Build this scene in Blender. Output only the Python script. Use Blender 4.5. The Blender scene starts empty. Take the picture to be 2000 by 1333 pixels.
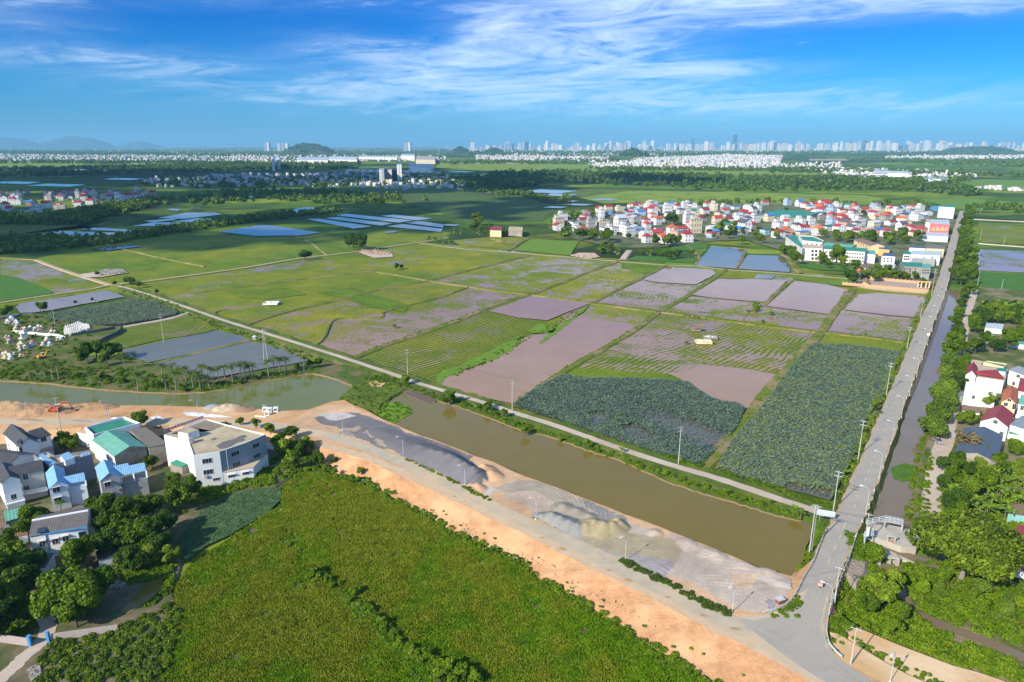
import bpy, math, random
import numpy as np
from mathutils import Vector, Matrix
random.seed(7); RNG=np.random.default_rng(7)
C=bpy.context.scene.collection
SC=bpy.context.scene
# ---------------------------------------------------------------- camera
F=2000*24/36; HZ=283.0; PITCH=math.atan((666.5-HZ)/F); CZ=100.0
cam_d=bpy.data.cameras.new('camera'); cam=bpy.data.objects.new('camera',cam_d); C.objects.link(cam)
cam_d.lens=24; cam_d.sensor_width=36; cam_d.clip_start=1; cam_d.clip_end=120000
cam.location=(0,0,CZ); cam.rotation_euler=(math.radians(90)-PITCH,0,0); SC.camera=cam
def at(u,v,z=0.0):
    """point of the photograph -> point on the plane at height z"""
    dx=(u-1000)/F; dy=(666.5-v)/F
    d=(dx, math.cos(PITCH)+dy*math.sin(PITCH), -math.sin(PITCH)+dy*math.cos(PITCH))
    t=(z-CZ)/d[2]
    return Vector((d[0]*t,d[1]*t,z))
def proj(p):
    x,y,z=p[0],p[1],p[2]-CZ
    f=y*math.cos(PITCH)-z*math.sin(PITCH); up=y*math.sin(PITCH)+z*math.cos(PITCH)
    return 1000+F*x/f, 666.5-F*up/f
# ---------------------------------------------------------------- light
SUN_EL=math.radians(32.5); SUN_AZ=math.radians(225)   # azimuth clockwise from +Y
SUNV=Vector((math.sin(SUN_AZ)*math.cos(SUN_EL), math.cos(SUN_AZ)*math.cos(SUN_EL), math.sin(SUN_EL)))
sd=bpy.data.lights.new('sun','SUN'); sun=bpy.data.objects.new('sun',sd); C.objects.link(sun)
sd.energy=4.7; sd.angle=math.radians(0.5); sd.color=(1.0,0.92,0.79)
sun.rotation_euler=(-SUNV).to_track_quat('-Z','Y').to_euler(); sun.location=(0,0,500)
SC.view_settings.view_transform='Standard'; SC.view_settings.look='None'
SC.view_settings.exposure=0.54; SC.view_settings.gamma=1
try: SC.cycles.volume_bounces=0; SC.cycles.max_bounces=6; SC.cycles.transparent_max_bounces=8; SC.cycles.diffuse_bounces=2; SC.cycles.glossy_bounces=2
except Exception: pass
world=bpy.data.worlds.new("World"); SC.world=world; world.use_nodes=True
def world_nodes():
    nt=world.node_tree; N=nt.nodes; L=nt.links; N.clear()
    out=N.new('ShaderNodeOutputWorld'); bg=N.new('ShaderNodeBackground')
    L.new(bg.outputs[0],out.inputs[0]); bg.inputs[1].default_value=0.15
    sky=N.new('ShaderNodeTexSky'); sky.sky_type='NISHITA'; sky.sun_disc=False
    sky.sun_elevation=SUN_EL; sky.sun_rotation=SUN_AZ; sky.altitude=100
    sky.air_density=1.0; sky.dust_density=0.4; sky.ozone_density=4.0
    tc=N.new('ShaderNodeTexCoord'); sep=N.new('ShaderNodeSeparateXYZ'); L.new(tc.outputs['Generated'],sep.inputs[0])
    def m(op,a,b=None,c=None,clamp=False):
        n=N.new('ShaderNodeMath'); n.operation=op; n.use_clamp=clamp
        for i,x in enumerate((a,b,c)):
            if x is None: continue
            if isinstance(x,(int,float)): n.inputs[i].default_value=x
            else: L.new(x,n.inputs[i])
        return n.outputs[0]
    az=m('ARCTAN2',sep.outputs[0],sep.outputs[1]); el=m('ARCSINE',sep.outputs[2])
    comb=N.new('ShaderNodeCombineXYZ')
    # cirrus streaks: coordinates on the sky, drawn out sideways
    L.new(m('ADD',m('MULTIPLY',az,2.4),m('MULTIPLY',el,2.5)),comb.inputs[0]); L.new(m('ADD',m('MULTIPLY',el,17.0),m('MULTIPLY',az,-1.0)),comb.inputs[1])
    def noise(sc,det,dist,rough=.6,off=0.0):
        v=N.new('ShaderNodeVectorMath'); v.operation='ADD'; L.new(comb.outputs[0],v.inputs[0]); v.inputs[1].default_value=(off,off*1.7,off)
        n=N.new('ShaderNodeTexNoise'); L.new(v.outputs[0],n.inputs['Vector']); n.inputs['Scale'].default_value=sc
        n.inputs['Detail'].default_value=det; n.inputs['Distortion'].default_value=dist; n.inputs['Roughness'].default_value=rough
        return n.outputs['Fac']
    n1=noise(2.2,11,1.8,.66); n2=noise(7.0,10,1.0,.74,3.3); n3=noise(1.1,4,.6,.5,9.1)
    tex=m('ADD',m('ADD',m('MULTIPLY',n1,.95),m('MULTIPLY',n2,.55)),m('MULTIPLY',n3,.40))
    cov=None
    for (u,v,su,sv,a) in [(330,28,260,22,.42),(100,10,150,14,.30),(90,70,90,10,.30),(60,105,110,14,.28),(170,150,190,14,.30),(330,160,160,16,.22),(760,122,130,20,.42),(880,138,110,16,.34),(830,165,90,10,.36),(950,180,160,14,.30),
            (960,80,60,30,.38),(1110,95,120,40,.36),(1180,130,160,30,.34),(1230,40,160,34,.40),(1420,20,260,30,.46),(1700,14,300,26,.46),(1900,45,160,22,.36),(1600,60,200,18,.22),(1500,85,110,8,.30),(1390,155,110,9,.34),(1150,185,260,24,.30),
            (1300,215,420,24,.22),(1800,210,260,22,.07),(650,190,200,18,.20),(1940,75,120,16,.30),(1650,220,300,18,.10),(1050,225,420,16,.14),(450,195,260,16,.12)]:
        a0=math.atan((u-1000)/(F*1.0)*math.cos(0)); e0=math.atan((HZ-v)/F)
        sa=su/F*.85; se=sv/F*.95
        dx=m('DIVIDE',m('SUBTRACT',az,a0),sa); dy=m('DIVIDE',m('SUBTRACT',el,e0),se)
        r2=m('ADD',m('MULTIPLY',dx,dx),m('MULTIPLY',dy,dy))
        g=m('MULTIPLY',m('EXPONENT',m('MULTIPLY',r2,-.5)),a)
        cov=g if cov is None else m('ADD',cov,g)
    streak=m('MULTIPLY',m('MULTIPLY',m('SUBTRACT',m('ADD',tex,m('MULTIPLY',cov,.62)),1.12),2.0,clamp=True),.62)
    veil=m('MULTIPLY',m('MULTIPLY',m('MULTIPLY_ADD',n1,2.6,-.75,clamp=True),m('MULTIPLY',cov,1.5,clamp=True)),.62)
    alpha=m('SUBTRACT',m('ADD',streak,veil),m('MULTIPLY',streak,veil))
    gm=N.new('ShaderNodeMix'); gm.data_type='RGBA'; gm.blend_type='MULTIPLY'; gm.inputs['Factor'].default_value=1
    # a deep, clean blue in view that pales to the horizon (on top of the physical sky)
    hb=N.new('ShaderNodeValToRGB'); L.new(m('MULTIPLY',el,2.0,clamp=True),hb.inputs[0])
    e=hb.color_ramp.elements; e[0].position=0.0; e[0].color=(0.15,0.40,0.70,1); e[1].position=.66; e[1].color=(1.1,1.1,1.12,1)  # last stop lifts the sky overhead above neutral, as added fill light
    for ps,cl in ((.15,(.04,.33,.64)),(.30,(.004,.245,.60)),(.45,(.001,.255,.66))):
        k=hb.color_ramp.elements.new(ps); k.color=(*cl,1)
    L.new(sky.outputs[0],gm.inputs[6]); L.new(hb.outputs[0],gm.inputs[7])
    mix=N.new('ShaderNodeMix'); mix.data_type='RGBA'
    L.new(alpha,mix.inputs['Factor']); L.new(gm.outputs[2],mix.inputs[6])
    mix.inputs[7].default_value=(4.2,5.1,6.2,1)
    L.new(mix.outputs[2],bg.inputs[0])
world_nodes()
# ---------------------------------------------------------------- helpers
def tag(o,label=None,cat=None,group=None,kind=None):
    if label: o['label']=label
    if cat: o['category']=cat
    if group: o['group']=group
    if kind: o['kind']=kind
    return o
def empty(name,loc=(0,0,0),rz=0):
    o=bpy.data.objects.new(name,None); C.objects.link(o); o.location=loc; o.rotation_euler=(0,0,rz); return o
ALLM={}
def _pr(m):
    nt=m.node_tree; return nt,nt.nodes,nt.links,nt.nodes['Principled BSDF']
def M(name,c1,c2=None,scale=.5,rough=.85,detail=6,bump=0,metal=0,c3=None,s3=.05,spec=.25,obj=False,rand=0,bscale=None,contrast=(.35,.65)):
    """plain procedural surface: noise between two (three) real colours, in metres"""
    if name in ALLM: return ALLM[name]
    m=bpy.data.materials.new(name); m.use_nodes=True; nt,N,L,p=_pr(m); ALLM[name]=m
    p.inputs['Roughness'].default_value=rough; p.inputs['Metallic'].default_value=metal
    p.inputs['Specular IOR Level'].default_value=spec
    c2=c2 or tuple(x*.8 for x in c1)
    if obj: src=N.new('ShaderNodeTexCoord').outputs['Object']
    else: src=N.new('ShaderNodeNewGeometry').outputs['Position']
    def nz(sc,det):
        n=N.new('ShaderNodeTexNoise'); L.new(src,n.inputs['Vector']); n.inputs['Scale'].default_value=sc; n.inputs['Detail'].default_value=det; n.inputs['Roughness'].default_value=.6; return n.outputs['Fac']
    def mix(f,a,b,bt='MIX'):
        x=N.new('ShaderNodeMix'); x.data_type='RGBA'; x.blend_type=bt
        for i,v in ((0,f),(6,a),(7,b)):
            if isinstance(v,(int,float)): x.inputs[i].default_value=v
            elif isinstance(v,tuple): x.inputs[i].default_value=(*v,1)
            else: L.new(v,x.inputs[i])
        return x.outputs[2]
    def rng(f,a,b):
        r=N.new('ShaderNodeMapRange'); L.new(f,r.inputs[0]); r.inputs[1].default_value=a; r.inputs[2].default_value=b; return r.outputs[0]
    col=mix(rng(nz(scale,detail),*contrast),c1,c2)
    if c3: col=mix(rng(nz(s3,4),.45,.62),col,c3)
    if rand:
        oi=N.new('ShaderNodeObjectInfo'); r=N.new('ShaderNodeMapRange'); L.new(oi.outputs['Random'],r.inputs[0]); r.inputs[3].default_value=1-rand; r.inputs[4].default_value=1+rand
        g=N.new('ShaderNodeCombineColor'); [L.new(r.outputs[0],g.inputs[i]) for i in range(3)]
        col=mix(1.0,col,g.outputs[0],'MULTIPLY')
    L.new(col,p.inputs['Base Color'])
    if bump:
        b=N.new('ShaderNodeBump'); b.inputs['Strength'].default_value=min(1,bump); b.inputs['Distance'].default_value=.25 if bump<1 else .5
        L.new(nz(bscale or scale*3,5),b.inputs['Height']); L.new(b.outputs[0],p.inputs['Normal'])
    return m
def leafmat(name,dark,light,yellow=None,trans=.22):
    if name in ALLM: return ALLM[name]
    m=bpy.data.materials.new(name); m.use_nodes=True; nt,N,L,p=_pr(m); ALLM[name]=m
    g=N.new('ShaderNodeNewGeometry'); oi=N.new('ShaderNodeObjectInfo')
    n=N.new('ShaderNodeTexNoise'); L.new(g.outputs['Position'],n.inputs['Vector']); n.inputs['Scale'].default_value=.35; n.inputs['Detail'].default_value=3
    a=N.new('ShaderNodeMath'); a.operation='MULTIPLY_ADD'; L.new(g.outputs['Random Per Island'],a.inputs[0]); a.inputs[1].default_value=.6
    b=N.new('ShaderNodeMath'); b.operation='MULTIPLY_ADD'; L.new(n.outputs['Fac'],b.inputs[0]); b.inputs[1].default_value=1.2; b.inputs[2].default_value=-.42
    L.new(b.outputs[0],a.inputs[2])
    c=N.new('ShaderNodeMath'); c.operation='MULTIPLY_ADD'; L.new(oi.outputs['Random'],c.inputs[0]); c.inputs[1].default_value=.35; L.new(a.outputs[0],c.inputs[2])
    r=N.new('ShaderNodeValToRGB'); L.new(c.outputs[0],r.inputs[0]); e=r.color_ramp.elements
    e[0].position=.1; e[0].color=(*dark,1); e[1].position=.85; e[1].color=(*light,1)
    if yellow: k=e.new(1.0); k.color=(*yellow,1)
    L.new(r.outputs[0],p.inputs['Base Color']); p.inputs['Roughness'].default_value=.55; p.inputs['Specular IOR Level'].default_value=.2
    t=N.new('ShaderNodeBsdfTranslucent'); L.new(r.outputs[0],t.inputs[0]); mx=N.new('ShaderNodeMixShader'); mx.inputs[0].default_value=trans
    out=N['Material Output']; L.new(p.outputs[0],mx.inputs[1]); L.new(t.outputs[0],mx.inputs[2]); L.new(mx.outputs[0],out.inputs[0])
    return m
class MB:
    """collects boxes, prisms, tubes ... and links them as ONE mesh object"""
    def __init__(s): s.v=[]; s.f=[]; s.m=[]
    def add(s,vs,fs,mi=0):
        o=len(s.v); s.v+= [tuple(x) for x in vs]; s.f+=[tuple(i+o for i in f) for f in fs]; s.m+=[mi]*len(fs); return s
    def box(s,c,size,rz=0,mi=0,M4=None):
        x,y,z=[a/2 for a in size]; ca,sa=math.cos(rz),math.sin(rz)
        vs=[(c[0]+ca*a-sa*b,c[1]+sa*a+ca*b,c[2]+d) for d in (-z,z) for a,b in ((-x,-y),(x,-y),(x,y),(-x,y))]
        if M4: vs=[M4@Vector(q) for q in vs]
        return s.add(vs,[(3,2,1,0),(4,5,6,7),(0,1,5,4),(1,2,6,5),(2,3,7,6),(3,0,4,7)],mi)
    def prism(s,poly,z0,z1,mi=0,mtop=None,flare=0,closed_bottom=False):
        """poly: list of xy; walls from z0 to z1 and a cap"""
        A=sum(poly[i][0]*poly[(i+1)%len(poly)][1]-poly[(i+1)%len(poly)][0]*poly[i][1] for i in range(len(poly)))
        if A<0: poly=poly[::-1]
        n=len(poly); bot=offset(poly,flare) if flare else poly
        vs=[(p[0],p[1],z0) for p in bot]+[(p[0],p[1],z1) for p in poly]
        s.add(vs,[(i,(i+1)%n,n+(i+1)%n,n+i) for i in range(n)],mi)
        s.add([(p[0],p[1],z1) for p in poly],[tuple(range(n))],mi if mtop is None else mtop)
        return s
    def tube(s,a,b,r0,r1=None,n=6,mi=0):
        a=Vector(a); b=Vector(b); r1=r0 if r1 is None else r1; d=(b-a)
        if d.length<1e-6: return s
        q=d.to_track_quat('Z','Y'); vs=[]
        for p,r in ((a,r0),(b,r1)):
            for i in range(n):
                t=2*math.pi*i/n; vs.append(p+q@Vector((r*math.cos(t),r*math.sin(t),0)))
        s.add(vs,[(i,(i+1)%n,n+(i+1)%n,n+i) for i in range(n)]+[tuple(range(n))[::-1],tuple(range(n,2*n))],mi); return s
    def path(s,pts,r,n=5,mi=0,r1=None):
        for i in range(len(pts)-1):
            ra=r if r1 is None else r+(r1-r)*i/(len(pts)-1); rb=r if r1 is None else r+(r1-r)*(i+1)/(len(pts)-1)
            s.tube(pts[i],pts[i+1],ra,rb,n,mi)
        return s
    def quad(s,*p,mi=0): return s.add(p,[tuple(range(len(p)))],mi)
    def slab(s,p,th,mi=0):
        """thin plate from 4 points (top face) with thickness th downwards"""
        q=[(a[0],a[1],a[2]-th) for a in p]; n=len(p)
        return s.add(list(p)+q,[tuple(range(n)),tuple(range(n,2*n))[::-1]]+[(i,n+i,n+(i+1)%n,(i+1)%n) for i in range(n)],mi)
    def build(s,name,mats,parent=None,smooth=False,origin=None):
        me=bpy.data.meshes.new(name)
        org=Vector(origin) if origin is not None else None
        v=s.v if org is None else [tuple(Vector(x)-org) for x in s.v]
        me.from_pydata(v,[],s.f); me.polygons.foreach_set('material_index',s.m)
        if not isinstance(mats,(list,tuple)): mats=[mats]
        for m in mats: me.materials.append(m)
        if smooth: me.polygons.foreach_set('use_smooth',[True]*len(s.f))
        me.update(); o=bpy.data.objects.new(name,me); C.objects.link(o)
        if org is not None: o.location=org
        if parent: o.parent=parent
        return o
def npmesh(name,V,quads,mat,parent=None,link=True,mi=None,mats=None):
    me=bpy.data.meshes.new(name); nq=len(quads); k=quads.shape[1]
    me.vertices.add(len(V)); me.vertices.foreach_set('co',V.astype(np.float32).ravel())
    me.loops.add(nq*k); me.loops.foreach_set('vertex_index',quads.astype(np.int32).ravel())
    me.polygons.add(nq); me.polygons.foreach_set('loop_start',np.arange(0,nq*k,k,dtype=np.int32))
    if mi is not None: me.polygons.foreach_set('material_index',mi.astype(np.int32))
    for x in (mats or [mat]): me.materials.append(x)
    me.update(calc_edges=True)
    if not link: return me
    o=bpy.data.objects.new(name,me); C.objects.link(o)
    if parent: o.parent=parent
    return o
def offset(poly,d):
    n=len(poly); out=[]
    for i in range(n):
        p0=Vector(poly[i-1][:2]); p=Vector(poly[i][:2]); p1=Vector(poly[(i+1)%n][:2])
        a=(p-p0); b=(p1-p)
        if a.length<1e-6 or b.length<1e-6: out.append(tuple(p)); continue
        a.normalize(); b.normalize(); na=Vector((a.y,-a.x)); nb=Vector((b.y,-b.x)); nn=na+nb
        if nn.length<.2: nn=na
        else: nn=nn/max(.5,nn.length_squared/2)
        out.append((p.x+nn.x*d,p.y+nn.y*d))
    return out
def rough_poly(poly,step,amp,seed=0,closed=True):
    """adds points along the edges and pushes them about: natural borders"""
    r=random.Random(seed+len(poly)); out=[]; n=len(poly)
    for i in range(n if closed else n-1):
        a=Vector(poly[i][:2]); b=Vector(poly[(i+1)%n][:2]); L=(b-a).length; k=max(1,min(40,int(L/step)))
        nrm=Vector((-(b-a).y,(b-a).x)).normalized() if L>1e-6 else Vector((0,0))
        for j in range(k):
            t=j/k; q=a.lerp(b,t)+nrm*(amp*(r.random()-.5)*2 if j else 0); out.append((q.x,q.y))
    return out
def PX(pts,z=0): return [at(u,v,z) for u,v in pts]
def smooth_line(pts,k=6):
    pts=[Vector(p) for p in pts]; P=[pts[0]*2-pts[1]]+pts+[pts[-1]*2-pts[-2]]; out=[]
    for i in range(1,len(P)-2):
        for j in range(k):
            t=j/k; a,b,c,d=P[i-1],P[i],P[i+1],P[i+2]
            out.append(.5*((2*b)+(c-a)*t+(2*a-5*b+4*c-d)*t*t+(3*b-a-3*c+d)*t**3))
    out.append(pts[-1]); return out
def sheet(name,px,z,mat,label=None,z0=None,flare=0,step=6,amp=0,mside=None,kind='structure',cat=None,seed=0,props=None):
    """ground patch traced from the photograph, laid at height z (with sloping sides down to z0)"""
    poly=[tuple(p[:2]) for p in PX(px,z)]
    if amp: poly=rough_poly(poly,step,amp,seed)
    mb=MB()
    if z0 is None: mb.quad(*[(p[0],p[1],z) for p in poly])
    else: mb.prism(poly,z0,z,mi=1 if mside else 0,mtop=0,flare=flare)
    o=mb.build(name,[mat]+([mside] if mside else []))
    for p in o.data.polygons:
        pass
    # faces look up
    me=o.data
    if z0 is None and me.polygons[0].normal.z<0: me.flip_normals()
    tag(o,label,cat,None,kind)
    if props:
        for k,v in props.items(): o[k]=v
    return o
def ribbon(name,px,width,z,mat,label=None,z0=None,flare=1.0,kind='structure',k=6,line=None,jit=0,seed=1,mats=None):
    pts=line or PX(px,z) ; pts=smooth_line(pts,k) if k>1 else [Vector(p) for p in pts]
    r=random.Random(seed); L=[];R=[];n=len(pts)
    for i,p in enumerate(pts):
        d=(pts[min(i+1,n-1)]-pts[max(i-1,0)]); d.z=0; d.normalize(); nn=Vector((-d.y,d.x,0))
        w=(width if not callable(width) else width(i/(n-1)))/2
        L.append(p+nn*(w+r.uniform(-jit,jit))); R.append(p-nn*(w+r.uniform(-jit,jit)))
    mb=MB(); vs=L+R; mb.add(vs,[(n+i,n+i+1,i+1,i) for i in range(n-1)],0)
    if z0 is not None:
        for A,s in ((L,1),(R,-1)):
            B=[]
            for i,p in enumerate(A):
                d=(pts[min(i+1,n-1)]-pts[max(i-1,0)]); d.z=0; d.normalize(); nn=Vector((-d.y,d.x,0))*s
                q=p+nn*flare; q.z=z0; B.append(q)
            fs=[(i,i+1,n+i+1,n+i) if s>0 else (i+1,i,n+i,n+i+1) for i in range(n-1)]
            mb.add(A+B,fs,1)
    o=mb.build(name,mats or [mat,mat]); tag(o,label,None,None,kind); return o
def inside(poly,x,y):
    c=np.zeros(len(x),bool); n=len(poly)
    for i in range(n):
        x0,y0=poly[i][0],poly[i][1]; x1,y1=poly[i-1][0],poly[i-1][1]
        k=((y0>y)!=(y1>y)); t=(x1-x0)*(y-y0)/((y1-y0) if y1!=y0 else 1e-9)+x0
        c^=k&(x<t)
    return c
def sample(px,z,n,rng=None):
    """n points spread evenly over a traced patch"""
    rng=rng or RNG; poly=PX(px,z); xs=[p.x for p in poly]; ys=[p.y for p in poly]; out=np.zeros((0,2)); it=0
    while len(out)<n and it<200:
        P=np.c_[rng.uniform(min(xs),max(xs),n*2),rng.uniform(min(ys),max(ys),n*2)]
        out=np.r_[out,P[inside(poly,P[:,0],P[:,1])]]; it+=1
    return out[:n]
def leaves(P,size,rng,up=.3,outward=None,aspect=1.0):
    """one small quad per point, turned at random"""
    n=len(P); N_=rng.normal(size=(n,3)); N_[:,2]+=up
    if outward is not None: N_+=outward*1.1
    N_/=np.linalg.norm(N_,axis=1)[:,None]+1e-9
    A=np.cross(N_,rng.normal(size=(n,3))); A/=np.linalg.norm(A,axis=1)[:,None]+1e-9; B=np.cross(N_,A)
    s=(size*rng.uniform(.6,1.3,n))[:,None]; A=A*s; B=B*s*aspect
    V=np.stack([P-A-B*.5,P+A*.3-B,P+A+B*.5,P-A*.3+B],1).reshape(-1,3)
    return V
def Q(nv): return np.arange(nv).reshape(-1,4)
ORD=['first','second','third','fourth','fifth','sixth','seventh','eighth','ninth','tenth','eleventh','twelfth']
def ordn(i):
    if i<12: return ORD[i]
    n=i+1; return f"{n}{'th' if 10<=n%100<=20 else {1:'st',2:'nd',3:'rd'}.get(n%10,'th')}"
def label_row(objs,what,where,cat,group,along='u'):
    """things alike: each gets its own label by its place in the row"""
    objs=sorted(objs,key=lambda o:proj(o.location)[0 if along=='u' else 1],reverse=(along!='u'))
    for i,o in enumerate(objs):
        if len(objs)==1: l=f"{what} {where}"
        elif along=='u': l=f"{what} {where}, {ordn(i)} from the left"
        else: l=f"{what} {where}, {ordn(i)} nearest"
        tag(o,l,cat,group)
def copy_thing(root,loc,rz=0,sc=1):
    r=root.copy(); C.objects.link(r); r.location=loc; r.rotation_euler=(0,0,rz)
    r.scale=(sc,sc,sc) if isinstance(sc,(int,float)) else sc
    for ch in root.children:
        c=ch.copy(); C.objects.link(c); c.parent=r
        for g in ch.children:
            d=g.copy(); C.objects.link(d); d.parent=c
    return r
# ================================================================ materials of the land
def paddy_material():
    m=bpy.data.materials.new('paddy'); m.use_nodes=True; nt,N,L,p=_pr(m)
    g=N.new('ShaderNodeNewGeometry'); pos=g.outputs['Position']
    def at_(n):
        a=N.new('ShaderNodeAttribute'); a.attribute_type='OBJECT'; a.attribute_name=n; return a.outputs['Fac']
    def mm(op,a,b=None,c=None,clamp=False):
        n=N.new('ShaderNodeMath'); n.operation=op; n.use_clamp=clamp
        for i,x in enumerate((a,b,c)):
            if x is None: continue
            if isinstance(x,(int,float)): n.inputs[i].default_value=x
            else: L.new(x,n.inputs[i])
        return n.outputs[0]
    def nz(sc,det,dist=0,off=0,rough=.6,vec=None):
        v=N.new('ShaderNodeVectorMath'); v.operation='ADD'; L.new(vec or pos,v.inputs[0]); v.inputs[1].default_value=(off,off*2,off)
        n=N.new('ShaderNodeTexNoise'); L.new(v.outputs[0],n.inputs['Vector']); n.inputs['Scale'].default_value=sc
        n.inputs['Detail'].default_value=det; n.inputs['Distortion'].default_value=dist; n.inputs['Roughness'].default_value=rough; return n.outputs['Fac']
    def mix(f,a,b):
        x=N.new('ShaderNodeMix'); x.data_type='RGBA'
        for i,v in ((0,f),(6,a),(7,b)):
            if isinstance(v,(int,float)): x.inputs[i].default_value=v
            elif isinstance(v,tuple): x.inputs[i].default_value=(*v,1)
            else: L.new(v,x.inputs[i])
        return x.outputs[2]
    sp=N.new('ShaderNodeSeparateXYZ'); L.new(pos,sp.inputs[0])
    bend=mm('MULTIPLY',nz(.02,2),14.0)
    cr=mm('ADD',mm('MULTIPLY',sp.outputs[0],at_('rx')),mm('MULTIPLY',sp.outputs[1],at_('ry')))
    cr=mm('ADD',cr,bend)
    wave=mm('SINE',mm('MULTIPLY',cr,2*math.pi/2.6))                 # planted rows
    big=nz(.022,4,1.2); mid=nz(.085,6,1.6,5.0,.68); fine=nz(.55,5,.3,9.0,.75)
    # drawn-out swirls, as left by a tractor in the wet field
    f=mm('ADD',mm('MULTIPLY',big,.50),mm('MULTIPLY',mid,.42)); f=mm('ADD',f,mm('MULTIPLY',fine,.30)); f=mm('SUBTRACT',f,.045)
    f=mm('ADD',f,mm('MULTIPLY',mm('MULTIPLY',wave,.05),at_('rows')))
    thr=mm('MULTIPLY_ADD',at_('wet'),.34,.388)
    veg=mm('MULTIPLY_ADD',mm('SUBTRACT',f,thr),14.0,.5,clamp=True)
    gcol=mix(mm('MULTIPLY_ADD',nz(.05,4,.3,20),3.2,-1.1,clamp=True),(.070,.138,.004),(.145,.222,.006))
    ycol=mix(mm('MULTIPLY_ADD',nz(.07,4,.3,31),3.2,-1.1,clamp=True),(.20,.215,.008),(.33,.29,.012))
    t=mm('ADD',at_('tint'),mm('MULTIPLY_ADD',nz(.015,3,0,40),2.4,-1.2),clamp=True)
    vcol=mix(t,gcol,ycol)
    vcol=mix(mm('MULTIPLY',mm('MULTIPLY_ADD',wave,.5,.5),mm('MULTIPLY',at_('rows'),.55)),vcol,(.05,.08,.012))
    vcol=mix(mm('MULTIPLY_ADD',fine,4.0,-1.9,clamp=True),vcol,(.045,.085,.01))
    L.new(vcol,p.inputs['Base Color']); p.inputs['Roughness'].default_value=.75; p.inputs['Specular IOR Level'].default_value=.15
    b=N.new('ShaderNodeBump'); b.inputs['Strength'].default_value=.5; b.inputs['Distance'].default_value=.3; L.new(mm('ADD',fine,mm('MULTIPLY',wave,.15)),b.inputs['Height']); L.new(b.outputs[0],p.inputs['Normal'])
    w=N.new('ShaderNodeBsdfPrincipled'); w.inputs['Roughness'].default_value=.08; w.inputs['IOR'].default_value=1.33
    L.new(mix(nz(.03,3,0,50),(.30,.17,.085),(.34,.20,.11)),w.inputs['Base Color'])
    b2=N.new('ShaderNodeBump'); b2.inputs['Strength'].default_value=.06; b2.inputs['Distance'].default_value=.05; L.new(nz(1.5,3),b2.inputs['Height']); L.new(b2.outputs[0],w.inputs['Normal'])
    mx=N.new('ShaderNodeMixShader'); L.new(veg,mx.inputs[0]); L.new(w.outputs[0],mx.inputs[1]); L.new(p.outputs[0],mx.inputs[2]); L.new(mx.outputs[0],N['Material Output'].inputs[0])
    return m
PADDY=paddy_material()
def watermat(name,c1,c2,rough=.06,bump=.08,scale=.05,bs=1.2):
    m=M(name,c1,c2,scale=scale,rough=rough,detail=3,spec=.5,contrast=(.3,.7)); nt,N,L,p=_pr(m)
    p.inputs['IOR'].default_value=1.33
    g=N.new('ShaderNodeNewGeometry'); n=N.new('ShaderNodeTexNoise'); L.new(g.outputs['Position'],n.inputs['Vector']); n.inputs['Scale'].default_value=bs; n.inputs['Detail'].default_value=4
    b=N.new('ShaderNodeBump'); b.inputs['Strength'].default_value=bump; b.inputs['Distance'].default_value=.06; L.new(n.outputs['Fac'],b.inputs['Height']); L.new(b.outputs[0],p.inputs['Normal'])
    return m
W_RIVER=watermat('river_water',(.155,.115,.018),(.172,.13,.026),rough=.10)
W_PURPLE=watermat('flood_water',(.30,.17,.085),(.34,.20,.11))
W_CANAL=watermat('canal_water',(.17,.125,.075),(.19,.145,.09),rough=.08,bump=.12)
W_BLUE=watermat('pond_water',(.13,.13,.085),(.15,.15,.10),rough=.05,bump=.03)
W_FAR=watermat('far_water',(.16,.15,.13),(.2,.18,.16),rough=.03,bump=.0)
EARTH=M('orange_earth',(.54,.31,.15),(.44,.235,.10),scale=.25,bump=.6,c3=(.60,.38,.20),s3=.03,bscale=1.2)
SLOPE=M('slope_earth',(.56,.305,.15),(.45,.23,.105),scale=.7,bump=.9,c3=(.62,.37,.19),s3=.08,bscale=2.2)
SOIL=M('brown_soil',(.24,.15,.08),(.36,.23,.12),scale=.5,bump=1,bscale=1.2)
ASPH=M('worn_asphalt',(.30,.28,.24),(.35,.32,.27),scale=.3,rough=.9,c3=(.36,.32,.26),s3=.06)
CONC=M('dusty_concrete',(.46,.39,.275),(.39,.33,.235),scale=.3,rough=.9,c3=(.52,.40,.26),s3=.07)
PATHM=M('pale_track',(.47,.38,.30),(.40,.32,.24),scale=.5,rough=.95,c3=(.5,.42,.34))
DIRT=M('dirt_track',(.42,.32,.20),(.33,.26,.15),scale=.4,rough=.95)
GRASS=M('verge_grass',(.055,.10,.010),(.10,.155,.014),scale=.5,bump=1,c3=(.14,.17,.02),s3=.07,bscale=2)
GRASSB=M('bright_grass',(.095,.19,.012),(.14,.245,.015),scale=.3,bump=.6,c3=(.12,.20,.016),s3=.05)
GREENF=M('deep_green_field',(.045,.13,.012),(.065,.165,.016),scale=.2,bump=.4)
YELF=M('yellow_green_field',(.17,.25,.015),(.24,.29,.02),scale=.08,c3=(.12,.2,.015),s3=.02)
BANK=M('scrub_ground',(.05,.095,.008),(.09,.14,.012),scale=.6,bump=1,c3=(.17,.14,.06),s3=.09)
BUNDM=M('bund_grass',(.09,.135,.012),(.15,.17,.02),scale=.5,bump=.5,c3=(.26,.19,.09),s3=.05)
VILL=M('village_ground',(.20,.17,.12),(.09,.12,.03),scale=.15,c3=(.045,.09,.012),s3=.04)
STONE=M('stone_revetment',(.36,.30,.23),(.24,.20,.15),scale=1.2,bump=1,rough=.9,bscale=1.4)
MUD=M('bank_mud',(.26,.17,.09),(.17,.13,.06),scale=.5,bump=.6)
LOTUSG=M('lotus_water',(.13,.105,.065),(.09,.085,.05),scale=.3,rough=.2,spec=.5)
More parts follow.
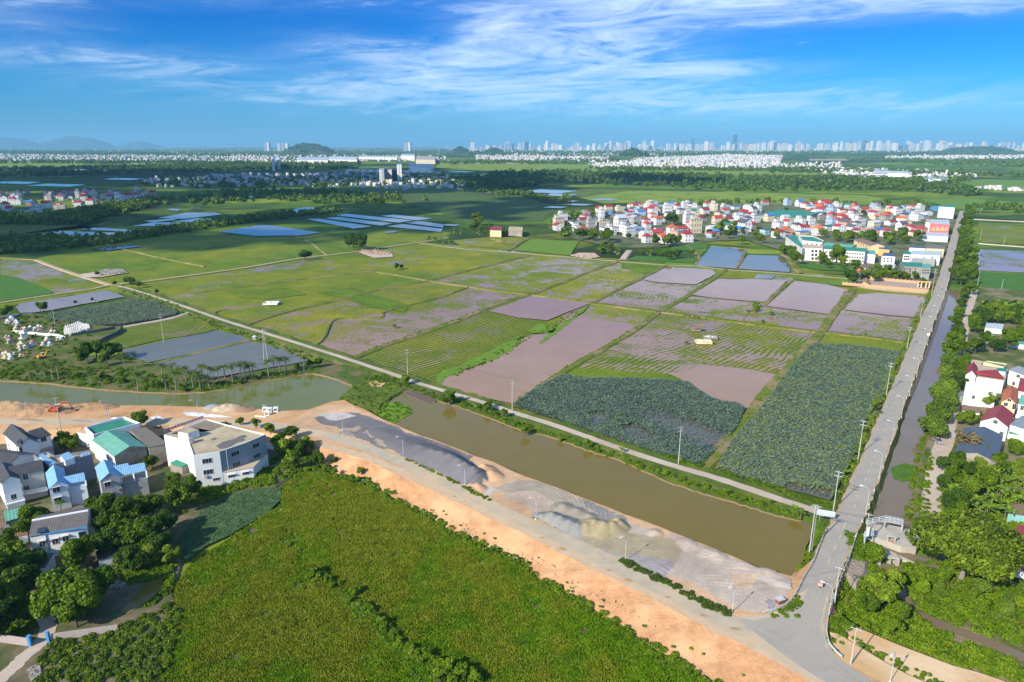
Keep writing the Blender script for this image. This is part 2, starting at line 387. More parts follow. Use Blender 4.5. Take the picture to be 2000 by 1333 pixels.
# ---------------------------------------------------------------- base land: one sheet to the horizon
def base_land():
    m=bpy.data.materials.new('farmland'); m.use_nodes=True; nt,N,L,p=_pr(m)
    g=N.new('ShaderNodeNewGeometry'); pos=g.outputs['Position']
    mp=N.new('ShaderNodeMapping'); L.new(pos,mp.inputs[0]); mp.inputs['Rotation'].default_value=(0,0,.6); mp.inputs['Scale'].default_value=(1/160,1/70,1)
    vo=N.new('ShaderNodeTexVoronoi'); vo.inputs['Scale'].default_value=1; vo.inputs['Randomness'].default_value=.7; L.new(mp.outputs[0],vo.inputs['Vector'])
    r=N.new('ShaderNodeValToRGB'); r.color_ramp.interpolation='CONSTANT'; e=r.color_ramp.elements
    sc=N.new('ShaderNodeSeparateColor'); L.new(vo.outputs['Color'],sc.inputs[0]); L.new(sc.outputs[0],r.inputs[0])
    cols=[(.055,.115,.010),(.09,.16,.012),(.14,.21,.014),(.07,.13,.018),(.19,.24,.02),(.05,.10,.02),(.10,.18,.012)]
    e[0].color=(*cols[0],1); e[1].position=.15; e[1].color=(*cols[1],1)
    for i,c in enumerate(cols[2:]): k=e.new(.3+.13*i); k.color=(*c,1)
    n=N.new('ShaderNodeTexNoise'); L.new(pos,n.inputs['Vector']); n.inputs['Scale'].default_value=.0011; n.inputs['Detail'].default_value=9; n.inputs['Roughness'].default_value=.68
    n2=N.new('ShaderNodeTexNoise'); L.new(pos,n2.inputs['Vector']); n2.inputs['Scale'].default_value=.03; n2.inputs['Detail'].default_value=6
    a=N.new('ShaderNodeMapRange'); L.new(n.outputs['Fac'],a.inputs[0]); a.inputs[1].default_value=.50; a.inputs[2].default_value=.56
    x=N.new('ShaderNodeMix'); x.data_type='RGBA'; L.new(a.outputs[0],x.inputs[0]); L.new(r.outputs[0],x.inputs[6]); x.inputs[7].default_value=(.028,.05,.014,1)
    y=N.new('ShaderNodeMix'); y.data_type='RGBA'; y.blend_type='MULTIPLY'; y.inputs[0].default_value=.8
    b=N.new('ShaderNodeMapRange'); L.new(n2.outputs['Fac'],b.inputs[0]); b.inputs[1].default_value=.3; b.inputs[2].default_value=.7; b.inputs[3].default_value=.6; b.inputs[4].default_value=1.25
    cc=N.new('ShaderNodeCombineColor'); [L.new(b.outputs[0],cc.inputs[i]) for i in range(3)]
    L.new(x.outputs[2],y.inputs[6]); L.new(cc.outputs[0],y.inputs[7]); L.new(y.outputs[2],p.inputs['Base Color']); p.inputs['Roughness'].default_value=.9; p.inputs['Specular IOR Level'].default_value=.1
    mb=MB(); mb.quad((-33000,-900,0),(33000,-900,0),(33000,33000,0),(-33000,33000,0))
    tag(mb.build('ground',m),kind='structure')
base_land()
# ---------------------------------------------------------------- fields
def rowdir(a,b):
    A=at(*a); B=at(*b); d=(B-A).normalized(); return (-d.y,d.x)
FZ=[0.03]
def field(px,wet,tint,rows=0,row=((900,700),(960,680)),name='paddy_field',z=None):
    FZ[0]+=0.012; rx,ry=rowdir(*row)
    o=sheet(name,px,z or FZ[0],PADDY,step=5,amp=.5,props=dict(wet=float(wet),tint=float(tint),rows=float(rows),rx=float(rx),ry=float(ry)),seed=len(px)); return o
R1=((900,700),(980,672)); R2=((1420,650),(1520,610)); R3=((1130,560),(1200,520))
field([(250,563),(385,605),(480,645),(690,700),(860,752),(1003,795),(1369,913),(1650,930),(1790,665),(1815,572),(1660,540),(1419,522),(1209,506),(1020,492),(820,473),(640,497),(385,535)],.35,.4,.3,R1)
field([(0,502),(70,507),(154,537),(217,557),(105,575),(0,591)],.40,.3,.4,((60,560),(150,545)))
field([(70,505),(200,480),(350,455),(500,440),(640,450),(840,446),(880,455),(872,463),(820,472),(700,490),(585,505),(490,521),(385,535),(280,550),(217,553),(154,535)],.0,.15,.1,((300,520),(400,500)))
field([(200,490),(330,470),(420,480),(350,500),(240,515)],.02,.55,.1,((300,520),(400,500)))
field([(330,500),(460,478),(560,470),(620,480),(500,505),(400,520),(300,530)],.02,.35,.1,((300,520),(400,500)))
field([(250,563),(385,600),(420,575),(500,560),(640,540),(740,528),(700,510),(600,520),(470,540),(380,548),(290,556)],.22,.5,.3,((300,570),(500,540)))
field([(385,598),(412,612),(480,634),(555,608),(667,583),(755,561),(840,546),(735,529),(640,545),(500,560),(420,575)],.20,.42,.3,((400,600),(600,560)))
field([(515,652),(612,678),(640,650),(655,622),(742,618),(755,607),(855,580),(915,560),(840,548),(755,563),(667,585),(555,611),(490,636)],.30,.75,.7,((560,650),(640,622)))
field([(612,680),(680,699),(755,671),(880,628),(977,590),(1030,574),(915,561),(855,582),(744,612),(655,624),(640,652)],.56,.55,.8,((700,670),(800,640)))
field([(700,492),(740,528),(840,546),(960,516),(1035,498),(1020,494),(900,486),(820,477)],.25,.5,.3,((840,520),(900,505)))
field([(842,547),(915,559),(1034,573),(1098,550),(1200,509),(1037,500),(962,518)],.42,.62,.4,((1000,550),(1080,520)))
field([(700,698),(760,725),(800,745),(860,752),(885,726),(950,706),(1000,680),(1020,655),(1069,630),(1013,621),(957,608),(926,612),(880,631),(755,674)],.16,.50,1.5,((860,700),(960,668)))
field([(1105,585),(1156,592),(1284,608),(1245,638),(1240,642),(1150,624),(1105,617)],.47,.6,.3,R1)
field([(1036,575),(1105,584),(1154,591),(1200,567),(1250,543),(1300,517),(1209,511),(1102,552)],.42,.66,.3,R3)
field([(1160,590),(1284,607),(1340,577),(1386,549),(1359,557),(1280,551),(1250,546),(1200,569)],.60,.5,.5,R3)
field([(1209,510),(1302,517),(1262,538),(1215,524)],.05,.1,.2,R3)
field([(1290,612),(1449,631),(1585,648),(1602,648),(1551,706),(1518,732),(1465,722),(1366,712),(1333,727),(1300,737),(1156,738),(1098,732),(1120,713),(1184,677),(1247,639)],.45,.45,1.0,R2)
field([(1094,732),(1110,716),(1180,722),(1300,730),(1345,744),(1310,752),(1160,741)],.12,.25,.1,R2)
field([(1292,606),(1342,580),(1385,581),(1460,589),(1500,590),(1466,605),(1450,628)],.52,.42,.3,R2)
field([(1467,605),(1494,598),(1550,606),(1617,615),(1602,645),(1587,645),(1452,628)],.48,.3,.3,R2)
field([(1632,609),(1650,606),(1737,617),(1801,622),(1790,660),(1775,667),(1686,655),(1606,645)],.50,.35,.3,R2)
field([(1604,649),(1686,658),(1772,671),(1763,689),(1673,677),(1589,673)],.05,.55,.3,R2)
field([(1421,528),(1512,533),(1500,546),(1440,545),(1404,543)],.0,.8,.5,R2)
field([(1548,541),(1590,540),(1659,546),(1668,560),(1640,559),(1600,553),(1552,546)],.0,.3,.4,R2)
field([(1340,478),(1378,474),(1384,482),(1352,518),(1242,511),(1222,509),(1242,500),(1305,502),(1358,505)],.0,.0,.1,R2)
field([(882,470),(960,463),(1036,464),(995,488),(900,480)],.30,.5,.6,((900,480),(960,470)))
field([(1910,434),(2060,440),(2060,480),(1916,474)],.22,.35,.6,((1920,450),(2000,455)))
field([(1910,488),(2060,492),(2060,536),(1905,528)],.62,.35,.5,((1920,500),(2000,504)))
field([(236,640),(314,627),(376,613),(400,617),(427,642),(400,650),(320,663),(236,681),(200,676),(190,670)],.22,.35,1.3,((240,670),(330,640)))
field([(0,592),(105,577),(205,563),(240,578),(140,577),(40,594),(0,606)],.1,.3,.2,R1)
sheet('green_field',[(0,536),(35,542),(100,568),(105,573),(0,589)],.62,GREENF)
sheet('green_field',[(1038,467),(1131,472),(1113,499),(1003,489)],.62,GRASSB)
sheet('green_field',[(1300,512),(1400,520),(1355,520),(1300,517)],.62,GRASSB)
sheet('green_field',[(1244,500),(1358,505),(1354,514),(1225,508)],.63,GREENF)
sheet('green_field',[(1312,480),(1360,474),(1382,478),(1378,484),(1350,490),(1310,488)],.62,GREENF)
sheet('green_field',[(1610,549),(1655,547),(1662,560),(1625,557)],.62,GRASSB)
sheet('green_field',[(1906,531),(2060,540),(2060,572),(1903,562)],.62,GREENF)
sheet('green_field',[(1905,575),(1935,570),(1960,588),(2060,596),(2060,625),(1960,630),(1908,612)],.62,GREENF)
sheet('green_field',[(1555,512),(1680,520),(1690,530),(1600,528),(1560,520)],.62,GREENF)
sheet('green_field',[(1455,486),(1520,490),(1530,498),(1460,496)],.62,YELF)
field([(620,571),(690,562),(760,585),(800,596),(790,610),(720,600),(680,585)],.0,.05,.3,R1)
field([(440,570),(560,562),(600,575),(520,585),(470,582)],.0,.05,.3,R1)
# flooded plots
def pond(px,z,mat,amp=.8,lab=None): return sheet('pond_water',px,z,mat,amp=amp,step=6)
pond([(850,752),(880,728),(915,722),(950,710),(945,700),(1000,680),(1030,655),(1080,650),(1100,625),(1115,615),(1150,622),(1230,632),(1240,640),(1182,676),(1118,710),(1054,751),(1000,788),(965,781),(900,764)],.66,W_PURPLE)
pond([(957,608),(1034,579),(1153,593),(1105,611),(1069,626),(1013,621)],.66,W_PURPLE,.4)
pond([(1300,728),(1333,727),(1366,712),(1465,722),(1518,732),(1491,772),(1458,798),(1442,788),(1409,784),(1382,775),(1343,748)],.66,W_PURPLE)
pond([(1351,576),(1400,546),(1475,545),(1537,548),(1494,590),(1460,588),(1385,581)],.66,W_PURPLE,.4)
pond([(1497,598),(1552,549),(1610,555),(1660,567),(1627,609),(1617,614),(1550,605)],.66,W_PURPLE,.4)
pond([(1650,605),(1674,575),(1719,573),(1812,579),(1801,621),(1737,616)],.66,W_PURPLE,.4)
pond([(1256,546),(1304,521),(1392,527),(1398,536),(1358,556),(1280,551)],.66,W_PURPLE,.4)
pond([(1357,519),(1389,482),(1456,487),(1436,525)],.66,W_BLUE,.3)
pond([(1442,525),(1461,498),(1528,500),(1546,521),(1542,532)],.66,W_BLUE,.3)
pond([(1478,536),(1515,537),(1508,545),(1472,544)],.66,W_BLUE,.2)
pond([(1762,405),(1780,401),(1845,404),(1850,412),(1770,414)],.8,W_BLUE,0)
pond([(1931,573),(2060,580),(2060,595),(1955,589),(1937,581)],.70,W_BLUE,.5)
pond([(30,600),(40,593),(140,578),(208,567),(244,580),(220,584),(180,591),(100,606),(40,614)],.66,watermat('grey_pond',(.22,.18,.13),(.25,.2,.15)),.5)
pond([(236,685),(320,666),(400,651),(427,645),(480,660),(487,663),(380,690),(290,708),(250,698)],.66,W_BLUE,.5)
pond([(300,712),(380,693),(492,667),(520,672),(580,690),(603,705),(560,713),(500,723),(430,736),(380,736),(340,725)],.67,W_BLUE,.5)
def zz(ox,oy,s,pts): return [(ox+a/s,oy+b/s) for a,b in pts]
k4=lambda p: zz(600,400,3.333,p); k3=lambda p: zz(0,400,2.857,p)
for p in [k4([(165,68),(260,60),(690,103),(600,118)]),k4([(115,88),(200,80),(555,124),(480,137)]),k4([(0,95),(80,92),(420,142),(300,157)]),k4([(475,74),(560,65),(815,90),(720,103)]),
          k4([(640,118),(740,108),(890,130),(885,150)]),k4([(515,142),(620,126),(885,158),(870,178)]),k4([(500,178),(570,170),(590,178),(520,186)]),
          k3([(1220,152),(1440,115),(1500,115),(1790,155),(1680,172),(1430,175)]),k3([(230,165),(310,145),(800,163),(740,178),(400,178)]),k3([(440,140),(520,128),(950,150),(900,158)]),
          k3([(880,75),(1040,45),(1200,45),(1240,55),(1020,80)]),k3([(960,95),(1100,75),(1260,85),(1180,102)]),k3([(740,120),(860,98),(1000,100),(960,120)]),k3([(1180,100),(1400,62),(1540,65),(1420,85),(1250,105)]),
          k3([(1540,40),(1700,15),(1920,20),(1860,35),(1700,48)]),k3([(490,245),(640,225),(800,232),(600,255)]),k3([(800,92),(960,78),(990,85),(850,98)])]:
    pond(p,1.0,W_FAR,0)
for u,v,a,b in [(965,378,35,3),(1070,374,60,4),(1090,381,40,3),(1130,400,30,2),(1085,405,25,2),(30,357,50,3),(110,362,60,3),(240,350,40,2),(1010,340,80,1.6),(900,336,30,1.2),(620,300,1,1),(1180,390,30,2),(340,410,16,2),(380,407,12,1.5),(880,440,20,2),(1110,393,20,1.6),(740,336,50,1.2),(500,385,25,1.5),(1850,374,60,2),(1950,408,40,2.5)]:
    pond([(u-a,v+b*.3),(u-a*.3,v-b),(u+a,v-b*.3),(u+a*.4,v+b)],1.1,W_FAR,0)
# far fields and strips of colour
for p,mt in [([(1130,386),(1230,373),(1400,375),(1690,382),(1730,389),(1700,400),(1400,398),(1260,396),(1180,398)],YELF),([(1790,389),(1890,388),(2100,402),(2100,420),(1900,412),(1870,408)],GRASSB),
          ([(860,319),(1100,321),(1400,331),(1530,334),(1700,341),(1500,343),(1250,338),(950,334),(850,328)],YELF),([(1500,349),(1720,352),(1700,359),(1540,353)],YELF),([(1810,353),(1930,350),(2100,356),(2100,373),(1880,370),(1820,362)],GRASSB),
          ([(0,316),(160,315),(160,330),(0,330)],YELF),([(240,318),(345,317),(345,326),(240,326)],YELF),([(600,326),(700,328),(850,333),(850,340),(600,330)],GRASSB),([(1580,311),(1660,311),(1655,314),(1580,314)],DIRT),
          ([(860,318),(1030,318),(1030,322),(870,322)],DIRT),([(1105,351),(1230,345),(1340,355),(1320,362),(1200,359)],M('brown_waste',(.17,.12,.08),(.1,.09,.05),scale=.02)),
          ([(330,296),(500,300),(500,304),(330,301)],YELF),([(1500,323),(1600,322),(1600,326),(1500,327)],GRASSB),([(1700,318),(1900,316),(2000,322),(1900,325),(1720,322)],GRASSB),
          ([(600,365),(840,360),(1000,378),(1090,405),(1060,432),(900,435),(880,425),(860,415),(780,395),(640,383)],M('dark_meadow',(.05,.095,.012),(.075,.12,.015),scale=.01)),
          ([(0,440),(200,442),(230,430),(70,460),(0,462)],GRASS),([(1060,368),(1300,372),(1240,372),(1130,385)],GRASS)]:
    sheet('far_field',p,.4+random.random()*.3,mt)
# lotus ponds
LOT_A=[(1003,792),(1050,757),(1096,735),(1156,740),(1245,741),(1320,746),(1343,748),(1382,776),(1409,786),(1442,790),(1456,800),(1438,838),(1405,875),(1366,911),(1300,891),(1207,862),(1138,838),(1072,815)]
LOT_B=[(1587,673),(1673,677),(1759,690),(1729,771),(1689,824),(1676,874),(1650,926),(1633,956),(1623,978),(1564,962),(1498,947),(1399,918),(1425,867),(1465,821),(1511,765),(1548,712)]
LOT_C=[(100,612),(165,602),(240,590),(270,583),(300,590),(345,608),(345,615),(310,623),(240,635),(180,636),(140,633),(85,624)]
for p in (LOT_A,LOT_B,LOT_C): sheet('lotus_pond',p,.64 if p is not LOT_A else .645,LOTUSG,amp=.8)
def lotus(px,n,z,seed,hole=()):
    rng=np.random.default_rng(seed); P=sample(px,z,n,rng)
    # gaps of open water
    ph=rng.uniform(0,6.28,6); g=sum(np.sin(P[:,0]*rng.uniform(.02,.09)+P[:,1]*rng.uniform(.02,.09)+ph[i]) for i in range(6)); P=P[g+rng.normal(0,.9,len(P))>-3.7]
    for hp in hole:
        hpoly=PX(hp,z); k=inside(hpoly,P[:,0],P[:,1])&(rng.random(len(P))<.9); P=P[~k]
    n=len(P); h=rng.uniform(.2,1.1,n); s=rng.uniform(.16,.42,n); V=np.zeros((n,4,3)); a=rng.uniform(0,6.28,n)
    tilt=rng.normal(0,.16,(n,2))
    for j in range(4):
        t=a+j*math.pi/2; V[:,j,0]=P[:,0]+np.cos(t)*s; V[:,j,1]=P[:,1]+np.sin(t)*s; V[:,j,2]=z+h+(np.cos(t)*tilt[:,0]+np.sin(t)*tilt[:,1])*s*1.3
    return V.reshape(-1,3)
LOTL=leafmat('lotus_leaf',(.045,.085,.055),(.145,.205,.135),(.20,.25,.06),trans=.08)
for i,(px,n,h,lab) in enumerate([(LOT_A,74000,[[(1210,835),(1240,828),(1280,850),(1275,868),(1225,858)],[(1145,808),(1180,805),(1190,828),(1160,832)]],'blue green lotus leaves over the pond beside the pale track'),
     (LOT_B,108000,[[(1540,945),(1630,960),(1615,985),(1520,960)]],'blue green lotus leaves between the grassy bund and the asphalt road'),(LOT_C,30000,[],'blue green lotus leaves beside the cemetery')]):
    V=lotus(px,n,.66,20+i,h); o=npmesh('lotus_leaves',V,Q(len(V)),LOTL); tag(o,lab,'lotus leaves',None,'stuff')
# ---------------------------------------------------------------- river, canal and stream
W_GREEN=watermat('green_river',(.125,.135,.022),(.145,.15,.03),rough=.1)
sheet('river_water',[(-120,738),(0,744),(120,752),(200,760),(340,768),(442,760),(505,746),(580,732),(610,727),(640,730),(700,752),(680,775),(640,800),(560,812),(480,812),(0,806),(-120,806)],.70,W_GREEN,amp=.6)
sheet('river_water',[(735,775),(770,768),(800,758),(860,776),(901,790),(934,805),(983,825),(1018,841),(1080,853),(1131,871),(1169,884),(1207,894),(1260,922),(1324,948),(1378,968),(1450,986),(1510,1004),(1564,1015),(1585,1025),(1586,1045),(1560,1120),(1549,1145),(1420,1100),(1294,1050),(1150,996),(1025,950),(925,910),(825,872),(775,850),(700,815),(690,795),(735,790)],.70,W_RIVER,amp=.5)
sheet('canal_water',[(1700,1035),(1708,982),(1727,938),(1747,870),(1762,819),(1778,783),(1793,750),(1813,691),(1829,648),(1850,588),(1856,566),(1874,566),(1868,603),(1862,640),(1850,700),(1840,760),(1825,820),(1808,864),(1797,908),(1789,950),(1780,1035)],.70,W_CANAL)
# ---------------------------------------------------------------- raised land (orange plateau with the yard, roads and banks)
PL=3.0
foot=[(600,890),(615,905),(662,927),(712,937),(755,964),(790,984),(840,1008),(862,1027),(900,1044),(950,1067),(1000,1084),(1030,1104),(1060,1134),(1100,1150),(1144,1182),(1210,1218),(1270,1262),(1300,1278),(1360,1311),(1420,1347),(1520,1400),(1700,1490),(1900,1590)]
edge=[(612,868),(625,873),(668,885),(712,897),(775,927),(825,950),(860,965),(895,980),(950,1010),(1012,1037),(1050,1056),(1090,1076),(1150,1109),(1210,1136),(1270,1166),(1345,1208),(1420,1244),(1510,1289),(1585,1328),(1660,1370),(1820,1450),(2020,1540)]
def noise2(x,y,s,seed,octs=4):
    r=np.random.default_rng(seed); o=np.zeros_like(x); amp=1; tot=0
    for k in range(octs):
        f=s*2**k; v=np.zeros_like(x)
        for _ in range(5):
            a=r.uniform(0,6.28); v+=np.sin((x*math.cos(a)+y*math.sin(a))*f*r.uniform(.6,1.4)+r.uniform(0,6.28))
        o+=amp*v/2.2; tot+=amp; amp*=.55
    return o/tot
def slope_mesh():
    E_=smooth_line(PX(edge,PL),8); F_=smooth_line(PX(foot,0.0),8)
    def resamp(l,n):
        d=[0]
        for i in range(1,len(l)): d.append(d[-1]+(l[i]-l[i-1]).length)
        o=[]
        for k in range(n):
            t=d[-1]*k/(n-1); j=min(len(l)-2,max(0,np.searchsorted(d,t)-1)); f=(t-d[j])/max(1e-6,d[j+1]-d[j]); o.append(l[j].lerp(l[j+1],f))
        return np.array(o)
    n,m=520,12; A=resamp(E_,n); B=resamp(F_,n); V=np.zeros((m,n,3)); rng=np.random.default_rng(3)
    for j in range(m):
        t=j/(m-1); V[j]=A*(1-t)+B*t
        if 0<j<m-1: 
            V[j,:,2]+=.55*np.sin(math.pi*t)*noise2(V[j,:,0]+40*0,V[j,:,1],.45,77,4)+rng.normal(0,.03,n); V[j,:,:2]+=rng.normal(0,.08,(n,2))
    idx=np.arange(m*n).reshape(m,n); q=np.stack([idx[:-1,:-1],idx[1:,:-1],idx[1:,1:],idx[:-1,1:]],-1).reshape(-1,4)
    o=npmesh('embankment_slope',V.reshape(-1,3),q,SLOPE); o.data.polygons.foreach_set('use_smooth',[True]*len(q)); tag(o,kind='structure')
slope_mesh()
waterside=[(1553,1128),(1480,1109),(1420,1082),(1345,1052),(1294,1031),(1222,1005),(1150,977),(1090,953),(1025,930),(962,902),(925,890),(875,870),(825,852),(775,830),(740,815),(712,800),(692,792),(672,782),(650,784),(630,791),(600,801),(555,803),(500,799),(480,797),(400,795),(330,793),(240,792),(150,790),(60,788),(-160,784)]
plateau=edge+[(2300,1640),(2080,1500),(1830,1392),(1640,1289),(1615,1235),(1622,1180),(1590,1090)]+waterside+[(-160,850),(0,850),(60,845),(150,836),(300,836),(330,830),(440,840),(520,845),(560,852),(600,862)]
sheet('embankment',plateau,PL,EARTH,z0=-.5,flare=3.0,mside=EARTH,step=4,amp=.25)
# yard with heaps of gravel and sand: one height field, its colours only follow the materials lying there
def colmesh(name,X,Y,Z,COL,mat,label=None,kind='structure',cat=None,mask=None):
    n,m=X.shape; V=np.stack([X,Y,Z],-1).reshape(-1,3); idx=np.arange(n*m).reshape(n,m)
    q=np.stack([idx[:-1,:-1],idx[:-1,1:],idx[1:,1:],idx[1:,:-1]],-1).reshape(-1,4)
    if mask is not None:
        mk=mask.reshape(-1); q=q[mk[q].all(1)]
    o=npmesh(name,V,q,mat); me=o.data
    if me.polygons[0].normal.z<0: me.flip_normals()
    ca=me.color_attributes.new('Col','FLOAT_COLOR','POINT'); c=np.ones((n*m,4),np.float32); c[:,:3]=COL.reshape(-1,3); ca.data.foreach_set('color',c.ravel())
    me.polygons.foreach_set('use_smooth',[True]*len(me.polygons)); tag(o,label,cat,None,kind); return o
def vcolmat(name,rough=.9,bump=.6,bs=3.0):
    m=bpy.data.materials.new(name); m.use_nodes=True; nt,N,L,p=_pr(m); a=N.new('ShaderNodeAttribute'); a.attribute_name='Col'
    g=N.new('ShaderNodeNewGeometry'); n=N.new('ShaderNodeTexNoise'); L.new(g.outputs['Position'],n.inputs['Vector']); n.inputs['Scale'].default_value=bs; n.inputs['Detail'].default_value=5
    r=N.new('ShaderNodeMapRange'); L.new(n.outputs['Fac'],r.inputs[0]); r.inputs[1].default_value=.3; r.inputs[2].default_value=.7; r.inputs[3].default_value=.82; r.inputs[4].default_value=1.16
    x=N.new('ShaderNodeVectorMath'); x.operation='SCALE'; L.new(a.outputs['Color'],x.inputs[0]); L.new(r.outputs[0],x.inputs['Scale']); L.new(x.outputs[0],p.inputs['Base Color'])
    p.inputs['Roughness'].default_value=rough; p.inputs['Specular IOR Level'].default_value=.15
    b=N.new('ShaderNodeBump'); b.inputs['Strength'].default_value=bump; b.inputs['Distance'].default_value=.15; L.new(n.outputs['Fac'],b.inputs['Height']); L.new(b.outputs[0],p.inputs['Normal']); return m
LOOSE=vcolmat('loose_material')
yard_px=[(565,826),(600,803),(650,790),(692,795),(740,815),(775,832),(825,853),(875,871),(925,891),(962,903),(1025,931),(1090,954),(1150,978),(1222,1006),(1294,1032),(1345,1053),(1420,1083),(1480,1110),(1547,1128),(1548,1150),(1538,1178),(1515,1190),(1480,1200),(1429,1199),(1330,1155),(1214,1094),(1100,1042),(1000,998),(925,960),(850,924),(775,890),(700,861),(640,843),(600,838),(565,838)]
def yard():
    poly=PX(yard_px,PL); xs=[p.x for p in poly]; ys=[p.y for p in poly]; st=.4
    X,Y=np.meshgrid(np.arange(min(xs),max(xs),st),np.arange(min(ys),max(ys),st)); ins=inside(poly,X.ravel(),Y.ravel()).reshape(X.shape)
    nA=noise2(X,Y,.12,1,5); nB=noise2(X,Y,.35,2,4); nC=noise2(X,Y,.06,4,4); nF0=noise2(X,Y,1.3,8,4)
    wx=X+nA*2.2+nB*.8; wy=Y+nB*1.2+nA*1.5
    def reg(px): return inside(PX(px,PL),wx.ravel(),wy.ravel()).reshape(X.shape)
    COL=np.zeros(X.shape+(3,)); COL[:]=(.52,.33,.19)
    def put(mask,c,v=.12):
        COL[mask]=np.array(c)*(1+v*nA[mask][:,None]+v*nB[mask][:,None]+.09*nF0[mask][:,None])
    put(ins,(.52,.34,.2))
    put(reg([(610,818),(650,803),(700,803),(760,830),(850,862),(925,893),(945,915),(940,945),(905,942),(790,893),(740,872),(700,850),(660,835),(620,830)]),(.165,.155,.155))
    put(reg([(620,812),(650,803),(690,803),(700,812),(660,822)]),(.43,.39,.36))
    put(reg([(625,836),(680,838),(700,852),(650,846)])&(nB>-.2),(.26,.24,.22))
    put(reg([(660,838),(720,845),(745,870),(790,888),(800,880),(740,850),(700,833)])&(nA>0),(.36,.28,.2))
    put(reg([(925,960),(960,945),(975,955),(955,968)]),(.44,.38,.33))
    put(reg([(970,950),(1010,938),(1060,945),(1130,975),(1200,1003),(1220,1020),(1180,1030),(1100,1010),(1000,985)]),(.34,.29,.22))
    put(reg([(975,965),(1040,960),(1080,985),(1050,1010),(990,990)]),(.46,.36,.27))
    put(reg([(1050,1020),(1110,1030),(1190,1068),(1230,1090),(1210,1098),(1120,1052)]),(.33,.31,.27))
    put(reg([(1130,975),(1220,1006),(1240,1030),(1200,1025)]),(.22,.21,.19))
    put(reg([(1200,1015),(1260,1028),(1290,1040),(1280,1060),(1240,1070),(1215,1050)]),(.42,.35,.275))
    put(reg([(1130,1040),(1210,1040),(1300,1050),(1345,1075),(1340,1110),(1270,1100),(1160,1068)]),(.35,.29,.185))
    put(reg([(1230,1075),(1310,1100),(1300,1125),(1240,1105)])&(nB>-.3),(.30,.27,.26))
    put(reg([(1300,1040),(1345,1055),(1420,1085),(1480,1112),(1549,1132),(1540,1170),(1490,1195),(1440,1180),(1380,1150),(1300,1120),(1330,1080)]),(.43,.355,.285))
    put(reg([(1430,1115),(1480,1125),(1470,1150),(1430,1145)])&(nA>-.2),(.56,.40,.27))
    put(reg([(1460,1120),(1540,1140),(1520,1185),(1480,1175)])&(nB>.15),(.27,.255,.27))
    nF=noise2(X,Y,1.6,6,4); Z=np.full(X.shape,PL+.05)+nB*.05+nA*.05+nF*.05
    def mound(u,v,h,rx,ry=None,ang=0,col=None,p=1.0,rough=.12,zb=PL):
        nonlocal Z
        c=at(u,v,PL); ry=ry or rx; ca,sa=math.cos(ang),math.sin(ang); dx=(X-c.x)*ca+(Y-c.y)*sa; dy=-(X-c.x)*sa+(Y-c.y)*ca
        r=np.sqrt((dx/rx)**2+(dy/ry)**2)*(1+rough*nA+rough*.5*nB); hh=h*np.clip(1-r,0,1)**p*(1+.1*nB)
        Zn=PL+.05+hh; k=Zn>Z; 
        if col is not None: COL[k&(hh>.12)]=np.array(col)*(1+.10*nB[k&(hh>.12)][:,None])
        Z=np.where(k,Zn,Z)
    for cu,cv,px in ((930,1010,[(960,955),(1010,938),(1080,945),(1200,1003),(1180,1030),(1040,1020),(970,985)]),(640,900,[(640,835),(700,805),(760,835),(800,885),(740,872)]),(1230,1150,[(1200,1040),(1300,1050),(1345,1075),(1300,1120),(1200,1090)]),(1450,1230,[(1345,1060),(1540,1135),(1520,1185),(1340,1120)])):
        c=at(cu,cv,PL); rr=np.hypot(X-c.x,Y-c.y)+nA*1.5; k=reg(px); rp=np.sin(rr*5.2)*np.clip(nB+.6,0,1); COL[k]*=(1+.16*rp[k])[:,None]; Z=np.where(k,Z+.05*rp,Z)
    AX=(at(960,935,PL)-at(780,872,PL)); an=math.atan2(AX.y,AX.x)
    G=(.16,.152,.155)
    for u,v,h,rx,ry in [(908,926,3.9,7.5,6.5),(893,917,3.9,8,6.5),(878,908,3.8,8,6.5),(862,901,3.3,9,7),(845,895,2.9,9,7),(820,882,2.2,9,6),(790,868,1.3,9,6),(925,932,3.6,6,6),(755,850,.8,9,5)]: mound(u,v,h,rx,ry,an,G,.85)
    for u,v,h,r in [(945,920,2.6,5),(960,930,2.0,4.5),(938,938,1.8,3.5),(932,955,1.6,4)]: mound(u,v,h,r,r*.9,an,(.56,.34,.19),.9,.3)
    for u,v,h,r in [(1060,1015,1.6,3.6),(1078,1016,2.4,4.2),(1095,1022,2.3,4.2),(1112,1028,2.0,4.2),(1128,1034,2.0,3.4)]: mound(u,v,h,r,None,0,(.27,.262,.235),1)
    for u,v,h,r in [(1100,995,1.5,4),(1125,1002,1.3,3.5),(1150,1012,1.2,3)]: mound(u,v,h,r,None,0,(.30,.26,.2),1)
    for u,v,h,r in [(1160,1030,2.2,4.8),(1178,1034,2.3,4.8),(1196,1034,2.1,4.4),(1145,1034,2.0,3.5),(1212,1030,1.8,2.8),(1205,1022,1.6,2.5)]: mound(u,v,h,r,None,0,(.33,.27,.155),.85,.25)
    for u,v,h,r in []+[(1380,1078,.7,3),(1400,1086,.9,3),(1345,1063,.8,3),(1500,1120,1.0,3),(1520,1130,.5,3.5),(1280,1042,.8,2.5),(1450,1104,.6,3)]: mound(u,v,h,r,None,0,None,1,.4)
    mound(1520,1138,.6,6,2,an,(.45,.39,.34),1,.4)
    colmesh('yard_ground',X,Y,Z,COL,LOOSE,mask=ins)
yard()
